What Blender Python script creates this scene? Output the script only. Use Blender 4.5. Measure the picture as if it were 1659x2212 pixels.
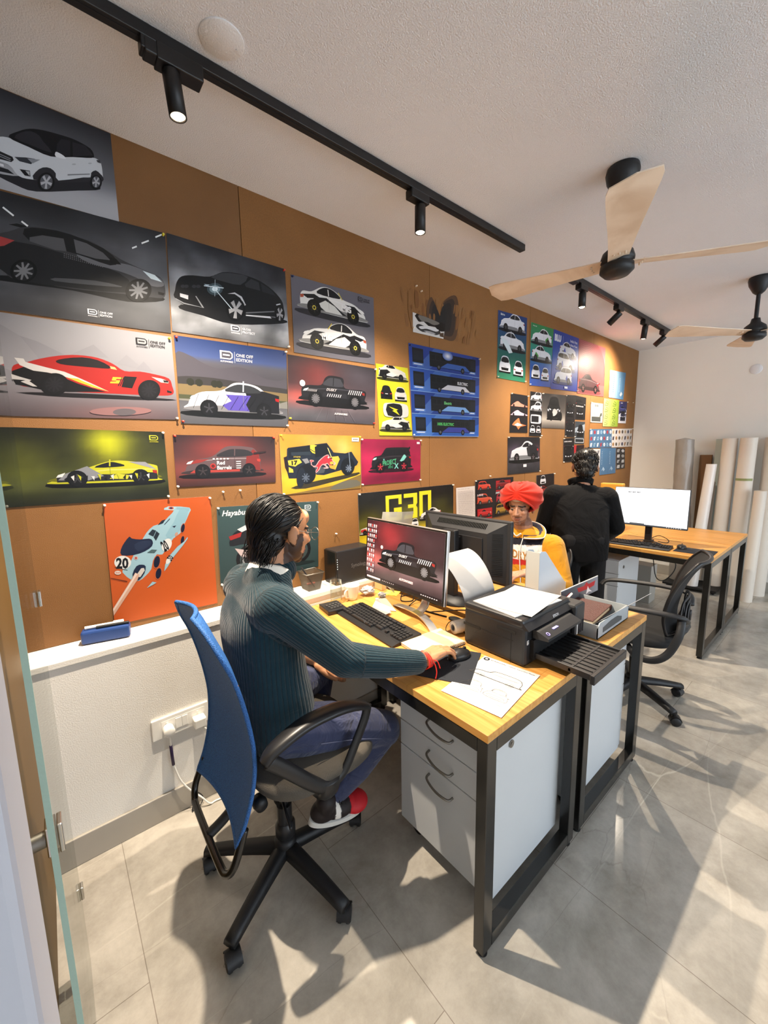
import bpy, bmesh, math, random
from mathutils import Vector, Matrix, Euler, noise
from mathutils.geometry import tessellate_polygon
from mathutils.bvhtree import BVHTree
random.seed(7)
PI = math.pi
S = bpy.context.scene
for o in list(bpy.data.objects): bpy.data.objects.remove(o)
COL = S.collection

# ------------------------------------------------------------------ camera
cam_d = bpy.data.cameras.new('camera'); cam = bpy.data.objects.new('camera', cam_d); COL.objects.link(cam)
cam_d.sensor_fit = 'HORIZONTAL'; cam_d.sensor_width = 36; cam_d.lens = 36*866.7/1659
cam_d.clip_start = .02; cam_d.clip_end = 200
_a, _b, _c = .695179, -.144458, -.015871
_f = Vector((math.sin(_a)*math.cos(_b), math.cos(_a)*math.cos(_b), math.sin(_b)))
_r = Vector((math.cos(_a), -math.sin(_a), 0)); _u = _r.cross(_f)
_r2 = math.cos(_c)*_r + math.sin(_c)*_u; _u2 = -math.sin(_c)*_r + math.cos(_c)*_u
cam.matrix_world = Matrix(((_r2.x, _u2.x, -_f.x, 0), (_r2.y, _u2.y, -_f.y, 0), (_r2.z, _u2.z, -_f.z, 1.52), (0, 0, 0, 1)))
S.camera = cam

# ------------------------------------------------------------------ daylight and exposure
w = bpy.data.worlds.new('world'); S.world = w; w.use_nodes = True
bg = w.node_tree.nodes['Background']; bg.inputs[0].default_value = (.80, .90, 1.0, 1); bg.inputs[1].default_value = 4.9
S.view_settings.view_transform = 'Standard'; S.view_settings.look = 'None'; S.view_settings.gamma = 1
S.view_settings.exposure = 0.12
WORLD = bg
LAMP_W = 205.0

# ------------------------------------------------------------------ helpers: colour and material
def lin(c):
    if isinstance(c, str):
        c = c.lstrip('#'); c = [int(c[i:i+2], 16) for i in (0, 2, 4)]
    return tuple(((v/255)/12.92 if v/255 <= .04045 else ((v/255+.055)/1.055)**2.4) for v in c[:3])
def L4(c): return (*lin(c), 1)
def mat(name, col='#808080', rough=.5, metal=0, spec=.5, bump=0, bscale=60, var=0, vscale=8, trans=0, ior=1.45, coat=0, emit=None, estr=0, attr=False, sheen=0, alpha=1):
    m = bpy.data.materials.new(name); m.use_nodes = True
    nt = m.node_tree; b = nt.nodes['Principled BSDF']
    b.inputs['Base Color'].default_value = L4(col); b.inputs['Roughness'].default_value = rough
    b.inputs['Metallic'].default_value = metal; b.inputs['Specular IOR Level'].default_value = spec
    b.inputs['Transmission Weight'].default_value = trans; b.inputs['IOR'].default_value = ior
    b.inputs['Coat Weight'].default_value = coat; b.inputs['Alpha'].default_value = alpha
    if sheen: b.inputs['Sheen Weight'].default_value = sheen
    if emit: b.inputs['Emission Color'].default_value = L4(emit); b.inputs['Emission Strength'].default_value = estr
    tc = nt.nodes.new('ShaderNodeTexCoord')
    if attr:
        a = nt.nodes.new('ShaderNodeAttribute'); a.attribute_name = 'Col'
        nt.links.new(a.outputs['Color'], b.inputs['Base Color'])
        if attr == 'screen':
            nt.links.new(a.outputs['Color'], b.inputs['Emission Color']); b.inputs['Emission Strength'].default_value = estr
    elif var:
        n = nt.nodes.new('ShaderNodeTexNoise'); n.inputs['Scale'].default_value = vscale; n.inputs['Detail'].default_value = 5
        mx = nt.nodes.new('ShaderNodeMix'); mx.data_type = 'RGBA'
        c = lin(col); mx.inputs[6].default_value = (*[v*(1-var) for v in c], 1); mx.inputs[7].default_value = (*[min(1, v*(1+var)) for v in c], 1)
        nt.links.new(tc.outputs['Object'], n.inputs['Vector']); nt.links.new(n.outputs['Fac'], mx.inputs[0]); nt.links.new(mx.outputs[2], b.inputs['Base Color'])
    if bump:
        n = nt.nodes.new('ShaderNodeTexNoise'); n.inputs['Scale'].default_value = bscale; n.inputs['Detail'].default_value = 3
        bp = nt.nodes.new('ShaderNodeBump'); bp.inputs['Strength'].default_value = bump; bp.inputs['Distance'].default_value = .01
        nt.links.new(tc.outputs['Object'], n.inputs['Vector']); nt.links.new(n.outputs['Fac'], bp.inputs['Height']); nt.links.new(bp.outputs['Normal'], b.inputs['Normal'])
    return m
def nd(m, t): return m.node_tree.nodes.new(t)
def lk(m, a, b): m.node_tree.links.new(a, b)
def pr(m): return m.node_tree.nodes['Principled BSDF']

# ------------------------------------------------------------------ helpers: mesh builder
class B:
    def __init__(s, T=None):
        s.bm = bmesh.new(); s.T = T or Matrix.Identity(4); s.cl = s.bm.verts.layers.float_color.new('Col')
    def add(s, vs, fs, col=None, smooth=False):
        c = (*lin(col), 1) if col is not None else (1, 1, 1, 1)
        v = []
        for p in vs:
            q = s.bm.verts.new(s.T @ Vector(p)); q[s.cl] = c; v.append(q)
        for f in fs:
            try:
                ff = s.bm.faces.new([v[i] for i in f]); ff.smooth = smooth
            except ValueError: pass
        return v
    def box(s, c, d, rz=0, bev=0, R=None, col=None, taper=1):
        x, y, z = [k/2 for k in d]
        M = R or Matrix.Rotation(rz, 4, 'Z')
        t = bmesh.new(); 
        vs = [t.verts.new((sx*x*(taper if sz > 0 else 1), sy*y*(taper if sz > 0 else 1), sz*z)) for sz in (-1, 1) for sx, sy in ((-1, -1), (1, -1), (1, 1), (-1, 1))]
        for f in ((3, 2, 1, 0), (4, 5, 6, 7), (0, 1, 5, 4), (1, 2, 6, 5), (2, 3, 7, 6), (3, 0, 4, 7)): t.faces.new([vs[i] for i in f])
        if bev: bmesh.ops.bevel(t, geom=list(t.edges), offset=bev, segments=2, affect='EDGES', profile=.5)
        t.verts.index_update()
        s.add([Vector(c)+M @ v.co for v in t.verts], [[v.index for v in f.verts] for f in t.faces], col)
        t.free()
    def bb(s, lo, hi, bev=0, col=None):
        s.box([(a+b)/2 for a, b in zip(lo, hi)], [b-a for a, b in zip(lo, hi)], bev=bev, col=col)
    def cyl(s, p0, p1, r, r2=None, n=20, cap=True, col=None):
        r2 = r if r2 is None else r2; p0 = Vector(p0); p1 = Vector(p1); d = (p1-p0).normalized()
        u = d.orthogonal().normalized(); v = d.cross(u)
        vs = []
        for p, rr in ((p0, r), (p1, r2)):
            for i in range(n):
                a = 2*PI*i/n; vs.append(p+u*math.cos(a)*rr+v*math.sin(a)*rr)
        fs = [[i, (i+1) % n, n+(i+1) % n, n+i] for i in range(n)]
        s.add(vs, fs, col, True)
        if cap: s.add(vs[:n], [list(range(n))[::-1]], col); s.add(vs[n:], [list(range(n))], col)
    def tube(s, pts, r, n=8, cap=True, col=None, flat=1, closed=False, up=None):
        P = [Vector(p) for p in pts]; m = len(P); vs = []
        rr = r if isinstance(r, (list, tuple)) else [r]*m
        pu = None
        for i in range(m):
            if closed: d = (P[(i+1) % m]-P[i-1])
            else: d = (P[min(i+1, m-1)]-P[max(i-1, 0)])
            d.normalize()
            if up is not None: u = (Vector(up)-d*Vector(up).dot(d)).normalized()
            elif pu is None: u = d.orthogonal().normalized()
            else: u = (pu-d*pu.dot(d)).normalized()
            pu = u; v = d.cross(u)
            for k in range(n):
                a = 2*PI*k/n; vs.append(P[i]+u*math.cos(a)*rr[i]*flat+v*math.sin(a)*rr[i])
        fs = []
        for i in range(m if closed else m-1):
            j = (i+1) % m
            for k in range(n): fs.append([i*n+k, i*n+(k+1) % n, j*n+(k+1) % n, j*n+k])
        if cap and not closed: fs += [list(range(n))[::-1], [(m-1)*n+k for k in range(n)]]
        s.add(vs, fs, col, True)
    def lathe(s, prof, c=(0, 0, 0), n=28, R=None, col=None, sx=1, sy=1):
        R = R or Matrix.Identity(4); vs = []
        for r, z in prof:
            for i in range(n):
                a = 2*PI*i/n; vs.append(Vector(c)+R @ Vector((r*math.cos(a)*sx, r*math.sin(a)*sy, z)))
        fs = [[i*n+k, i*n+(k+1) % n, (i+1)*n+(k+1) % n, (i+1)*n+k] for i in range(len(prof)-1) for k in range(n)]
        s.add(vs, fs, col, True)
    def ell(s, c, r, R=None, n=20, m=12, col=None):
        R = R or Matrix.Identity(4); r = (r, r, r) if not isinstance(r, (tuple, list)) else r
        vs = [Vector(c)+R @ Vector((0, 0, -r[2]))]; fs = []
        for j in range(1, m):
            t = -PI/2+PI*j/m
            for i in range(n):
                a = 2*PI*i/n; vs.append(Vector(c)+R @ Vector((r[0]*math.cos(t)*math.cos(a), r[1]*math.cos(t)*math.sin(a), r[2]*math.sin(t))))
        vs.append(Vector(c)+R @ Vector((0, 0, r[2])))
        for i in range(n): fs.append([0, 1+(i+1) % n, 1+i])
        for j in range(m-2):
            for i in range(n): fs.append([1+j*n+i, 1+j*n+(i+1) % n, 1+(j+1)*n+(i+1) % n, 1+(j+1)*n+i])
        k = 1+(m-2)*n
        for i in range(n): fs.append([k+i, k+(i+1) % n, len(vs)-1])
        s.add(vs, fs, col, True)
    def cap(s, p0, p1, r0, r1, n=16):            # tapered capsule
        p0 = Vector(p0); p1 = Vector(p1); d = p1-p0; Ln = d.length
        if Ln < 1e-6: return s.ell(p0, r0)
        d.normalize(); u = d.orthogonal().normalized(); v = d.cross(u); rings = []
        for k in range(1, 6): t = -PI/2+PI/2*k/5; rings.append((p0+d*math.sin(t)*r0, math.cos(t)*r0))
        for k in range(0, 5): t = PI/2*k/5; rings.append((p1+d*math.sin(t)*r1, math.cos(t)*r1))
        vs = [p0-d*r0]
        for p, r in rings:
            for i in range(n): a = 2*PI*i/n; vs.append(p+u*math.cos(a)*r+v*math.sin(a)*r)
        vs.append(p1+d*r1); fs = []
        for i in range(n): fs.append([0, 1+(i+1) % n, 1+i])
        for j in range(len(rings)-1):
            for i in range(n): fs.append([1+j*n+i, 1+j*n+(i+1) % n, 1+(j+1)*n+(i+1) % n, 1+(j+1)*n+i])
        k = 1+(len(rings)-1)*n
        for i in range(n): fs.append([k+i, k+(i+1) % n, len(vs)-1])
        s.add(vs, fs, None, True)
    def chain(s, pts, rs):
        for i in range(len(pts)-1): s.cap(pts[i], pts[i+1], rs[i], rs[i+1])
    def prism(s, pts, f0, f1, col=None):          # closed 2D outline -> f0(p), f1(p) map to 3D ends
        n = len(pts); a = [Vector(f0(p)) for p in pts]; b = [Vector(f1(p)) for p in pts]
        tr = tessellate_polygon([[Vector((p[0], p[1], 0)) for p in pts]])
        s.add(a+b, [[i, (i+1) % n, n+(i+1) % n, n+i] for i in range(n)]+[list(t) for t in tr]+[[n+i for i in reversed(t)] for t in tr], col)
    def grid(s, f, nu, nv, col=None, smooth=True, colf=None, closeu=False):
        c = []
        vs = [f(i/nu, j/nv) for j in range(nv+1) for i in range(nu+(0 if closeu else 1))]
        W = nu+(0 if closeu else 1)
        fs = [[j*W+i, j*W+(i+1) % W, (j+1)*W+(i+1) % W, (j+1)*W+i] for j in range(nv) for i in range(nu)]
        v = s.add(vs, fs, col, smooth)
        if colf:
            k = 0
            for j in range(nv+1):
                for i in range(W): v[k][s.cl] = (*lin(colf(i/nu, j/nv)), 1); k += 1
def loft(b, secs, RZ=None, k=5, n=40, ex=2.5):
    # smooth torso-like volume through horizontal super-elliptic sections (x, y, z, rx, ry)
    RZ = RZ or Matrix.Identity(4); P = smoothline([(s[0], s[1], s[2]) for s in secs], k=k); Q = smoothline([(s[3], s[4], 0) for s in secs], k=k)
    rings = []
    for p, q in zip(P, Q):
        rings.append([p+RZ @ Vector((math.copysign(abs(math.cos(a))**(2/ex), math.cos(a))*q.x, math.copysign(abs(math.sin(a))**(2/ex), math.sin(a))*q.y, 0)) for a in [2*PI*i/n for i in range(n)]])
    vs = [v for r in rings for v in r]; m = len(rings)
    b.add(vs+[P[0], P[-1]], [[i*n+j, i*n+(j+1) % n, (i+1)*n+(j+1) % n, (i+1)*n+j] for i in range(m-1) for j in range(n)]+[[(j+1) % n, j, m*n] for j in range(n)]+[[(m-1)*n+j, (m-1)*n+(j+1) % n, m*n+1] for j in range(n)], None, True)
def rootloc(o):
    l = Vector((0, 0, 0))
    while o is not None: l += Vector(o.location); o = o.parent
    return l
def obj(name, b, m, parent=None, mods=None, smooth=None, recalc=True):
    bm = b.bm if isinstance(b, B) else b
    if recalc: bmesh.ops.recalc_face_normals(bm, faces=bm.faces)
    me = bpy.data.meshes.new(name)
    if parent is not None: off = rootloc(parent)
    else:
        xs = [v.co for v in bm.verts]
        off = Vector(((min(v.x for v in xs)+max(v.x for v in xs))/2, (min(v.y for v in xs)+max(v.y for v in xs))/2, min(v.z for v in xs)))
    bm.transform(Matrix.Translation(-off)); bm.to_mesh(me); bm.free()
    o = bpy.data.objects.new(name, me); COL.objects.link(o)
    if parent is not None: o.parent = parent
    else: o.location = off
    if smooth is not None:
        for p in me.polygons: p.use_smooth = smooth
    for k in (m if isinstance(m, (list, tuple)) else [m]): me.materials.append(k)
    return o
def tag(o, label, cat, group=None):
    o['label'] = label; o['category'] = cat
    if group: o['group'] = group
    return o
def thing(name, label, cat, loc, group=None):
    o = bpy.data.objects.new(name, None); COL.objects.link(o); o.location = loc; o.empty_display_size = .05
    return tag(o, label, cat, group)
def struct(name, b, m, parent=None, **k):
    o = obj(name, b, m, parent, **k)
    if parent is None: o['kind'] = 'structure'
    return o
def copy_tree(o, parent=None):
    c = o.copy(); COL.objects.link(c)
    if parent is not None: c.parent = parent; c.matrix_parent_inverse = o.matrix_parent_inverse
    for ch in [x for x in bpy.data.objects if x.parent == o]: copy_tree(ch, c)
    return c
def bake(o, voxel, smooth=4, fac=.5):           # one continuous surface out of overlapping volumes
    m = o.modifiers.new('r', 'REMESH'); m.mode = 'VOXEL'; m.voxel_size = voxel; m.use_smooth_shade = True
    if smooth: q = o.modifiers.new('s', 'SMOOTH'); q.factor = fac; q.iterations = smooth
    bpy.context.view_layer.update()
    dg = bpy.context.evaluated_depsgraph_get()
    me = bpy.data.meshes.new_from_object(o.evaluated_get(dg)); old = o.data; mats = list(old.materials)
    o.modifiers.clear(); o.data = me
    if not me.materials:
        for k in mats: me.materials.append(k)
    for p in me.polygons: p.use_smooth = True
    return o
def paint(o, f, name='Col'):                    # per-vertex value from the world position
    me = o.data; off = rootloc(o)
    if name in me.attributes: me.attributes.remove(me.attributes[name])
    if name == 'Col':
        a = me.attributes.new(name, 'FLOAT_COLOR', 'POINT')
        for i, v in enumerate(me.vertices): a.data[i].color = (*lin(f(v.co+off, v.normal)), 1)
    else:
        a = me.attributes.new(name, 'FLOAT', 'POINT')
        for i, v in enumerate(me.vertices): a.data[i].value = f(v.co+off, v.normal)
def smoothline(pts, closed=False, k=6):
    n = len(pts); out = []
    for i in range(n if closed else n-1):
        g = lambda j: Vector(pts[j % n]) if closed else Vector(pts[max(0, min(n-1, j))])
        p0, p1, p2, p3 = g(i-1), g(i), g(i+1), g(i+2)
        for t in range(k):
            t = t/k; out.append(.5*((2*p1)+(-p0+p2)*t+(2*p0-5*p1+4*p2-p3)*t*t+(-p0+3*p1-3*p2+p3)*t*t*t))
    if not closed: out.append(Vector(pts[-1]))
    return out
_fc = {}
def text_geo(s, bold=.0, font_w=1):
    k = (s, bold)
    if k in _fc: return _fc[k]
    c = bpy.data.curves.new('t', 'FONT'); c.body = s; c.size = 1; c.offset = bold; c.resolution_u = 2; c.fill_mode = 'FRONT'
    o = bpy.data.objects.new('t', c); COL.objects.link(o); bpy.context.view_layer.update()
    me = o.to_mesh(); vs = [tuple(v.co) for v in me.vertices]; fs = [list(p.vertices) for p in me.polygons]
    o.to_mesh_clear(); bpy.data.objects.remove(o); bpy.data.curves.remove(c)
    x0 = min(v[0] for v in vs); x1 = max(v[0] for v in vs)
    _fc[k] = ([(v[0]-x0, v[1]) for v in vs], fs, x1-x0); return _fc[k]
def put_text(b, s, origin, xdir, ydir, h, w=None, bold=.0, col='#ffffff', align='l'):
    vs, fs, W = text_geo(s, bold); sc = h/.72; sx = sc if w is None else w/W
    ox = {'l': 0, 'c': -W*sx/2, 'r': -W*sx}[align]
    X = Vector(xdir); Y = Vector(ydir); O = Vector(origin)
    b.add([O+X*(ox+v[0]*sx)+Y*(v[1]*sc) for v in vs], fs, col)

# ------------------------------------------------------------------ materials
M = {}
def wall_paint(name, col, b=.15):
    return mat(name, col, .75, var=.03, vscale=3, bump=b, bscale=220, spec=.3)
M['wall'] = wall_paint('wall_paint', '#e6e3dc'); M['ceil'] = wall_paint('ceiling_paint', '#e3e6ec', .5)
M['brown'] = mat('brown_hardboard', '#8d6236', .62, var=.16, vscale=5, bump=.25, bscale=400, spec=.3)
m = M['brown']; n2 = nd(m, 'ShaderNodeTexNoise'); n2.inputs['Scale'].default_value = 260; n2.inputs['Detail'].default_value = 2
mx = nd(m, 'ShaderNodeMix'); mx.data_type = 'RGBA'; mx.blend_type = 'MULTIPLY'; mx.inputs[0].default_value = .35
lk(m, pr(m).inputs['Base Color'].links[0].from_socket, mx.inputs[6]); lk(m, n2.outputs['Fac'], mx.inputs[7]); lk(m, mx.outputs[2], pr(m).inputs['Base Color'])
M['olive'] = mat('ochre_paint', '#62491f', .6, var=.1, vscale=4)
M['plinth'] = mat('grey_tile', '#a29c92', .35, var=.08, vscale=9)
M['paper'] = mat('white_paper', '#b2b0ae', .8, spec=.2)
M['print'] = mat('poster_print', '#ffffff', .42, attr=True, bump=.15, bscale=9, spec=.28)
M['screen'] = mat('lit_screen', '#000000', .25, attr='screen', estr=.75)
M['black'] = mat('black_powder_coat', '#151517', .42, var=.2, vscale=20)
M['gloss'] = mat('black_gloss_metal', '#1a1917', .22, spec=.6, var=.2, vscale=12)
M['plastic'] = mat('black_plastic', '#18191c', .45, bump=.12, bscale=500)
M['satin'] = mat('satin_black_plastic', '#202022', .35)
M['dgrey'] = mat('dark_grey_plastic', '#222326', .5)
M['fabric'] = mat('dark_grey_seat_fabric', '#5a544b', .9, bump=.5, bscale=600, var=.1, vscale=30)
M['cab'] = mat('light_grey_laminate', '#c6c9cb', .42, var=.03, vscale=6)
M['chrome'] = mat('brushed_chrome', '#c9c7c2', .22, 1)
M['steel'] = mat('dull_steel', '#8f8c86', .4, 1)
M['alu'] = mat('silver_aluminium', '#d5d5d6', .3, .9)
M['white'] = mat('white_plastic', '#ecebe6', .35)
M['ceramic'] = mat('cream_ceramic', '#efe6d6', .15, coat=.5)
def thin_glass(name, tint, gloss=.03):
    m = bpy.data.materials.new(name); m.use_nodes = True; nt = m.node_tree; nt.nodes.clear()
    out = nt.nodes.new('ShaderNodeOutputMaterial'); mx = nt.nodes.new('ShaderNodeMixShader'); tr = nt.nodes.new('ShaderNodeBsdfTransparent'); gs = nt.nodes.new('ShaderNodeBsdfGlossy'); fr = nt.nodes.new('ShaderNodeLayerWeight'); pw = nt.nodes.new('ShaderNodeMath'); pw.operation = 'POWER'; pw.inputs[1].default_value = 3.5; ma = nt.nodes.new('ShaderNodeMath'); ma.operation = 'MULTIPLY_ADD'; ma.inputs[1].default_value = .75; ma.inputs[2].default_value = .04
    tr.inputs[0].default_value = L4(tint); gs.inputs['Roughness'].default_value = gloss; fr.inputs[0].default_value = .5; nt.links.new(fr.outputs['Facing'], pw.inputs[0]); nt.links.new(pw.outputs[0], ma.inputs[0])
    nt.links.new(ma.outputs[0], mx.inputs[0]); nt.links.new(tr.outputs[0], mx.inputs[1]); nt.links.new(gs.outputs[0], mx.inputs[2]); nt.links.new(mx.outputs[0], out.inputs[0]); return m
M['glass'] = thin_glass('clear_glass', '#f6f9f7')
M['lamp_on'] = mat('lit_lamp_lens', '#fff2dc', .3, emit='#ffdcae', estr=60)
M['lamp_dim'] = mat('faintly_lit_lens', '#fff2dc', .3, emit='#fff0dc', estr=2.0)
M['lamp_off'] = mat('dark_lamp_lens', '#333333', .2)
M['rubber'] = mat('black_rubber', '#141414', .7)
M['leather'] = mat('brown_leather', '#4a2620', .5, bump=.4, bscale=150, var=.2, vscale=12)
M['blue'] = mat('navy_blue_plastic', '#23417c', .4)
M['skin'] = mat('skin', '#b98362', .5, attr=True, bump=.06, bscale=300)
M['hair'] = mat('black_hair', '#0c0908', .42, spec=.45)
M['kraft'] = mat('wood_block', '#dcb884', .6, var=.1, vscale=20)
M['yellow'] = mat('yellow_note_paper', '#e8dc62', .8)
M['red'] = mat('red_thread', '#d62a20', .7)
M['attr'] = mat('coloured_surface', '#ffffff', .6, attr=True)

# wood desktop, grain along Y
m = M['wood'] = mat('oak_desktop', '#d79c50', .36, spec=.45)
tc = nd(m, 'ShaderNodeTexCoord'); mp = nd(m, 'ShaderNodeMapping'); mp.inputs['Scale'].default_value = (26, 1.6, 20)
n = nd(m, 'ShaderNodeTexNoise'); n.inputs['Scale'].default_value = 2.2; n.inputs['Detail'].default_value = 6
cr = nd(m, 'ShaderNodeValToRGB'); cr.color_ramp.elements[0].color = L4('#c4863c'); cr.color_ramp.elements[1].color = L4('#e0aa60')
cr.color_ramp.elements[0].position = .3; cr.color_ramp.elements[1].position = .7
br = nd(m, 'ShaderNodeTexBrick'); br.inputs['Scale'].default_value = 1; br.inputs['Brick Width'].default_value = .52; br.inputs['Row Height'].default_value = .075
br.inputs['Mortar Size'].default_value = .0006; br.inputs['Color1'].default_value = (1, 1, 1, 1); br.inputs['Color2'].default_value = (.86, .84, .80, 1); br.inputs['Mortar'].default_value = (.62, .5, .4, 1)
rt = nd(m, 'ShaderNodeMapping'); rt.inputs['Rotation'].default_value = (0, 0, PI/2)
mx = nd(m, 'ShaderNodeMix'); mx.data_type = 'RGBA'; mx.blend_type = 'MULTIPLY'; mx.inputs[0].default_value = 1
lk(m, tc.outputs['Object'], mp.inputs['Vector']); lk(m, mp.outputs['Vector'], n.inputs['Vector']); lk(m, n.outputs['Fac'], cr.inputs['Fac'])
lk(m, tc.outputs['Object'], rt.inputs['Vector']); lk(m, rt.outputs['Vector'], br.inputs['Vector'])
lk(m, cr.outputs['Color'], mx.inputs[6]); lk(m, br.outputs['Color'], mx.inputs[7]); lk(m, mx.outputs[2], pr(m).inputs['Base Color'])

# grey marble floor tiles .6 x 1.2
m = M['floor'] = mat('grey_marble_tile', '#9d978c', .16, spec=.5)
tc = nd(m, 'ShaderNodeTexCoord')
n = nd(m, 'ShaderNodeTexNoise'); n.inputs['Scale'].default_value = 3.4; n.inputs['Detail'].default_value = 12; n.inputs['Roughness'].default_value = .72; n.inputs['Distortion'].default_value = .15
cr = nd(m, 'ShaderNodeValToRGB'); cr.color_ramp.elements[0].color = L4('#928c82'); cr.color_ramp.elements[1].color = L4('#c8c2b8')
cr.color_ramp.elements[0].position = .3; cr.color_ramp.elements[1].position = .72
lk(m, tc.outputs['Object'], n.inputs['Vector']); lk(m, n.outputs['Fac'], cr.inputs['Fac'])
prev = cr.outputs['Color']
for sc, dist, wd, colr, amt, rot in ((.5, .22, .0016, '#d9d3c8', .55, .62), (.9, .3, .0018, '#c9c2b6', .4, 2.2), (1.3, .35, .002, '#6f6a62', .35, 1.0)):
    mp = nd(m, 'ShaderNodeMapping'); mp.inputs['Rotation'].default_value = (0, 0, rot); mp.inputs['Scale'].default_value = (sc*.55, sc*2.6, 1)
    nn = nd(m, 'ShaderNodeTexNoise'); nn.inputs['Scale'].default_value = 3.2; nn.inputs['Detail'].default_value = 6
    ad = nd(m, 'ShaderNodeMix'); ad.data_type = 'RGBA'; ad.blend_type = 'ADD'; ad.inputs[0].default_value = dist*.55
    vo = nd(m, 'ShaderNodeTexVoronoi'); vo.feature = 'DISTANCE_TO_EDGE'; vo.inputs['Scale'].default_value = .8
    lt = nd(m, 'ShaderNodeMapRange'); lt.inputs['From Min'].default_value = 0; lt.inputs['From Max'].default_value = wd*2; lt.inputs['To Min'].default_value = amt; lt.inputs['To Max'].default_value = 0
    gate = nd(m, 'ShaderNodeTexNoise'); gate.inputs['Scale'].default_value = 1.7
    gr = nd(m, 'ShaderNodeMapRange'); gr.inputs['From Min'].default_value = .45; gr.inputs['From Max'].default_value = .6
    mu = nd(m, 'ShaderNodeMath'); mu.operation = 'MULTIPLY'
    mxx = nd(m, 'ShaderNodeMix'); mxx.data_type = 'RGBA'; mxx.inputs[7].default_value = L4(colr)
    lk(m, tc.outputs['Object'], mp.inputs['Vector']); lk(m, mp.outputs['Vector'], nn.inputs['Vector']); lk(m, mp.outputs['Vector'], ad.inputs[6]); lk(m, nn.outputs['Color'], ad.inputs[7])
    lk(m, ad.outputs[2], vo.inputs['Vector']); lk(m, vo.outputs['Distance'], lt.inputs['Value']); lk(m, mp.outputs['Vector'], gate.inputs['Vector']); lk(m, gate.outputs['Fac'], gr.inputs['Value'])
    lk(m, lt.outputs['Result'], mu.inputs[0]); lk(m, gr.outputs['Result'], mu.inputs[1]); lk(m, mu.outputs[0], mxx.inputs[0]); lk(m, prev, mxx.inputs[6]); prev = mxx.outputs[2]
mp = nd(m, 'ShaderNodeMapping'); mp.inputs['Rotation'].default_value = (0, 0, PI/2); mp.inputs['Location'].default_value = (-.605, .535, 0)
br = nd(m, 'ShaderNodeTexBrick'); br.inputs['Scale'].default_value = 1; br.inputs['Brick Width'].default_value = 1.2; br.inputs['Row Height'].default_value = .61
br.inputs['Mortar Size'].default_value = .0012; br.inputs['Color1'].default_value = (1, 1, 1, 1); br.inputs['Color2'].default_value = (.93, .93, .92, 1); br.inputs['Mortar'].default_value = (.55, .52, .5, 1)
mx = nd(m, 'ShaderNodeMix'); mx.data_type = 'RGBA'; mx.blend_type = 'MULTIPLY'; mx.inputs[0].default_value = 1
lk(m, tc.outputs['Object'], mp.inputs['Vector']); lk(m, mp.outputs['Vector'], br.inputs['Vector']); lk(m, prev, mx.inputs[6]); lk(m, br.outputs['Color'], mx.inputs[7]); lk(m, mx.outputs[2], pr(m).inputs['Base Color'])

# ------------------------------------------------------------------ the room
YB, YW, XF, ZC = 1.92, 1.766, 5.70, 2.71
b = B(); b.add([(-4, -5, 0), (XF, -5, 0), (XF, YB+.1, 0), (-4, YB+.1, 0)], [(0, 1, 2, 3)]); b.add([(-4, -5, -.1), (XF, -5, -.1), (XF, YB+.1, -.1), (-4, YB+.1, -.1)], [(3, 2, 1, 0)])
fl = struct('floor', b, M['floor'], recalc=False); 
fl.data.transform(Matrix.Translation(fl.location)); fl.location = (0, 0, 0)
b = B(); b.bb((-4, -5, ZC), (XF+.1, YB+.1, ZC+.1)); struct('ceiling', b, M['ceil'])
b = B(); b.bb((-.13, YW, 0), (XF, YW+.3, .795)); b.bb((-.13, YB+.012, .795), (XF, YW+.3, ZC)); struct('wall_front', b, M['wall'])
b = B(); b.bb((-.13, YW-.006, .785), (3.49, YB+.012, .81), bev=.003); struct('trim_1', b, M['wall'])
b = B(); b.bb((3.49, YW-.006, .785), (XF, YB+.012, .81), bev=.003); struct('trim_2', b, M['wall'])
b = B(); b.bb((XF, -5, 0), (XF+.1, YB+.1, ZC)); struct('wall_right', b, M['wall'])
b = B(); b.bb((-.25, .55, 0), (-.13, YB+.1, ZC)); struct('wall_left', b, M['olive'])
b = B(); b.bb((-.13, YW-.012, 0), (XF, YW, .115), bev=.003); struct('baseboard_front', b, M['plinth'])
b = B(); b.bb((XF-.012, -5, 0), (XF, YW-.012, .115), bev=.003); struct('baseboard_right', b, M['plinth'])
b = B(); b.bb((-.36, .28, 0), (-.036, .36, ZC), bev=.006); struct('door_1', b, mat('door_frame_paint', '#bcbcc4', .6))
b = B(); b.bb((-4.1, -5, 0), (-4, YB+.1, ZC)); struct('wall_back_unseen', b, M['wall'])  # unseen plain wall added behind the camera to bound the light
b = B(); b.bb((-4, -3.1, 0), (.6, -3, ZC)); struct('wall_daylight_block', b, M['wall'])  # unseen solid wall added so daylight enters only from the right
b = B()
for x in (.6, 1.85, 3.1, 4.35, 5.62): b.bb((x, -3.06, 0), (x+.06, -3, ZC))
b.bb((.6, -3.06, 0), (XF, -3, .08)); b.bb((.6, -3.06, 2.62), (XF, -3, ZC)); struct('window_1', b, M['black'])
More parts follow.
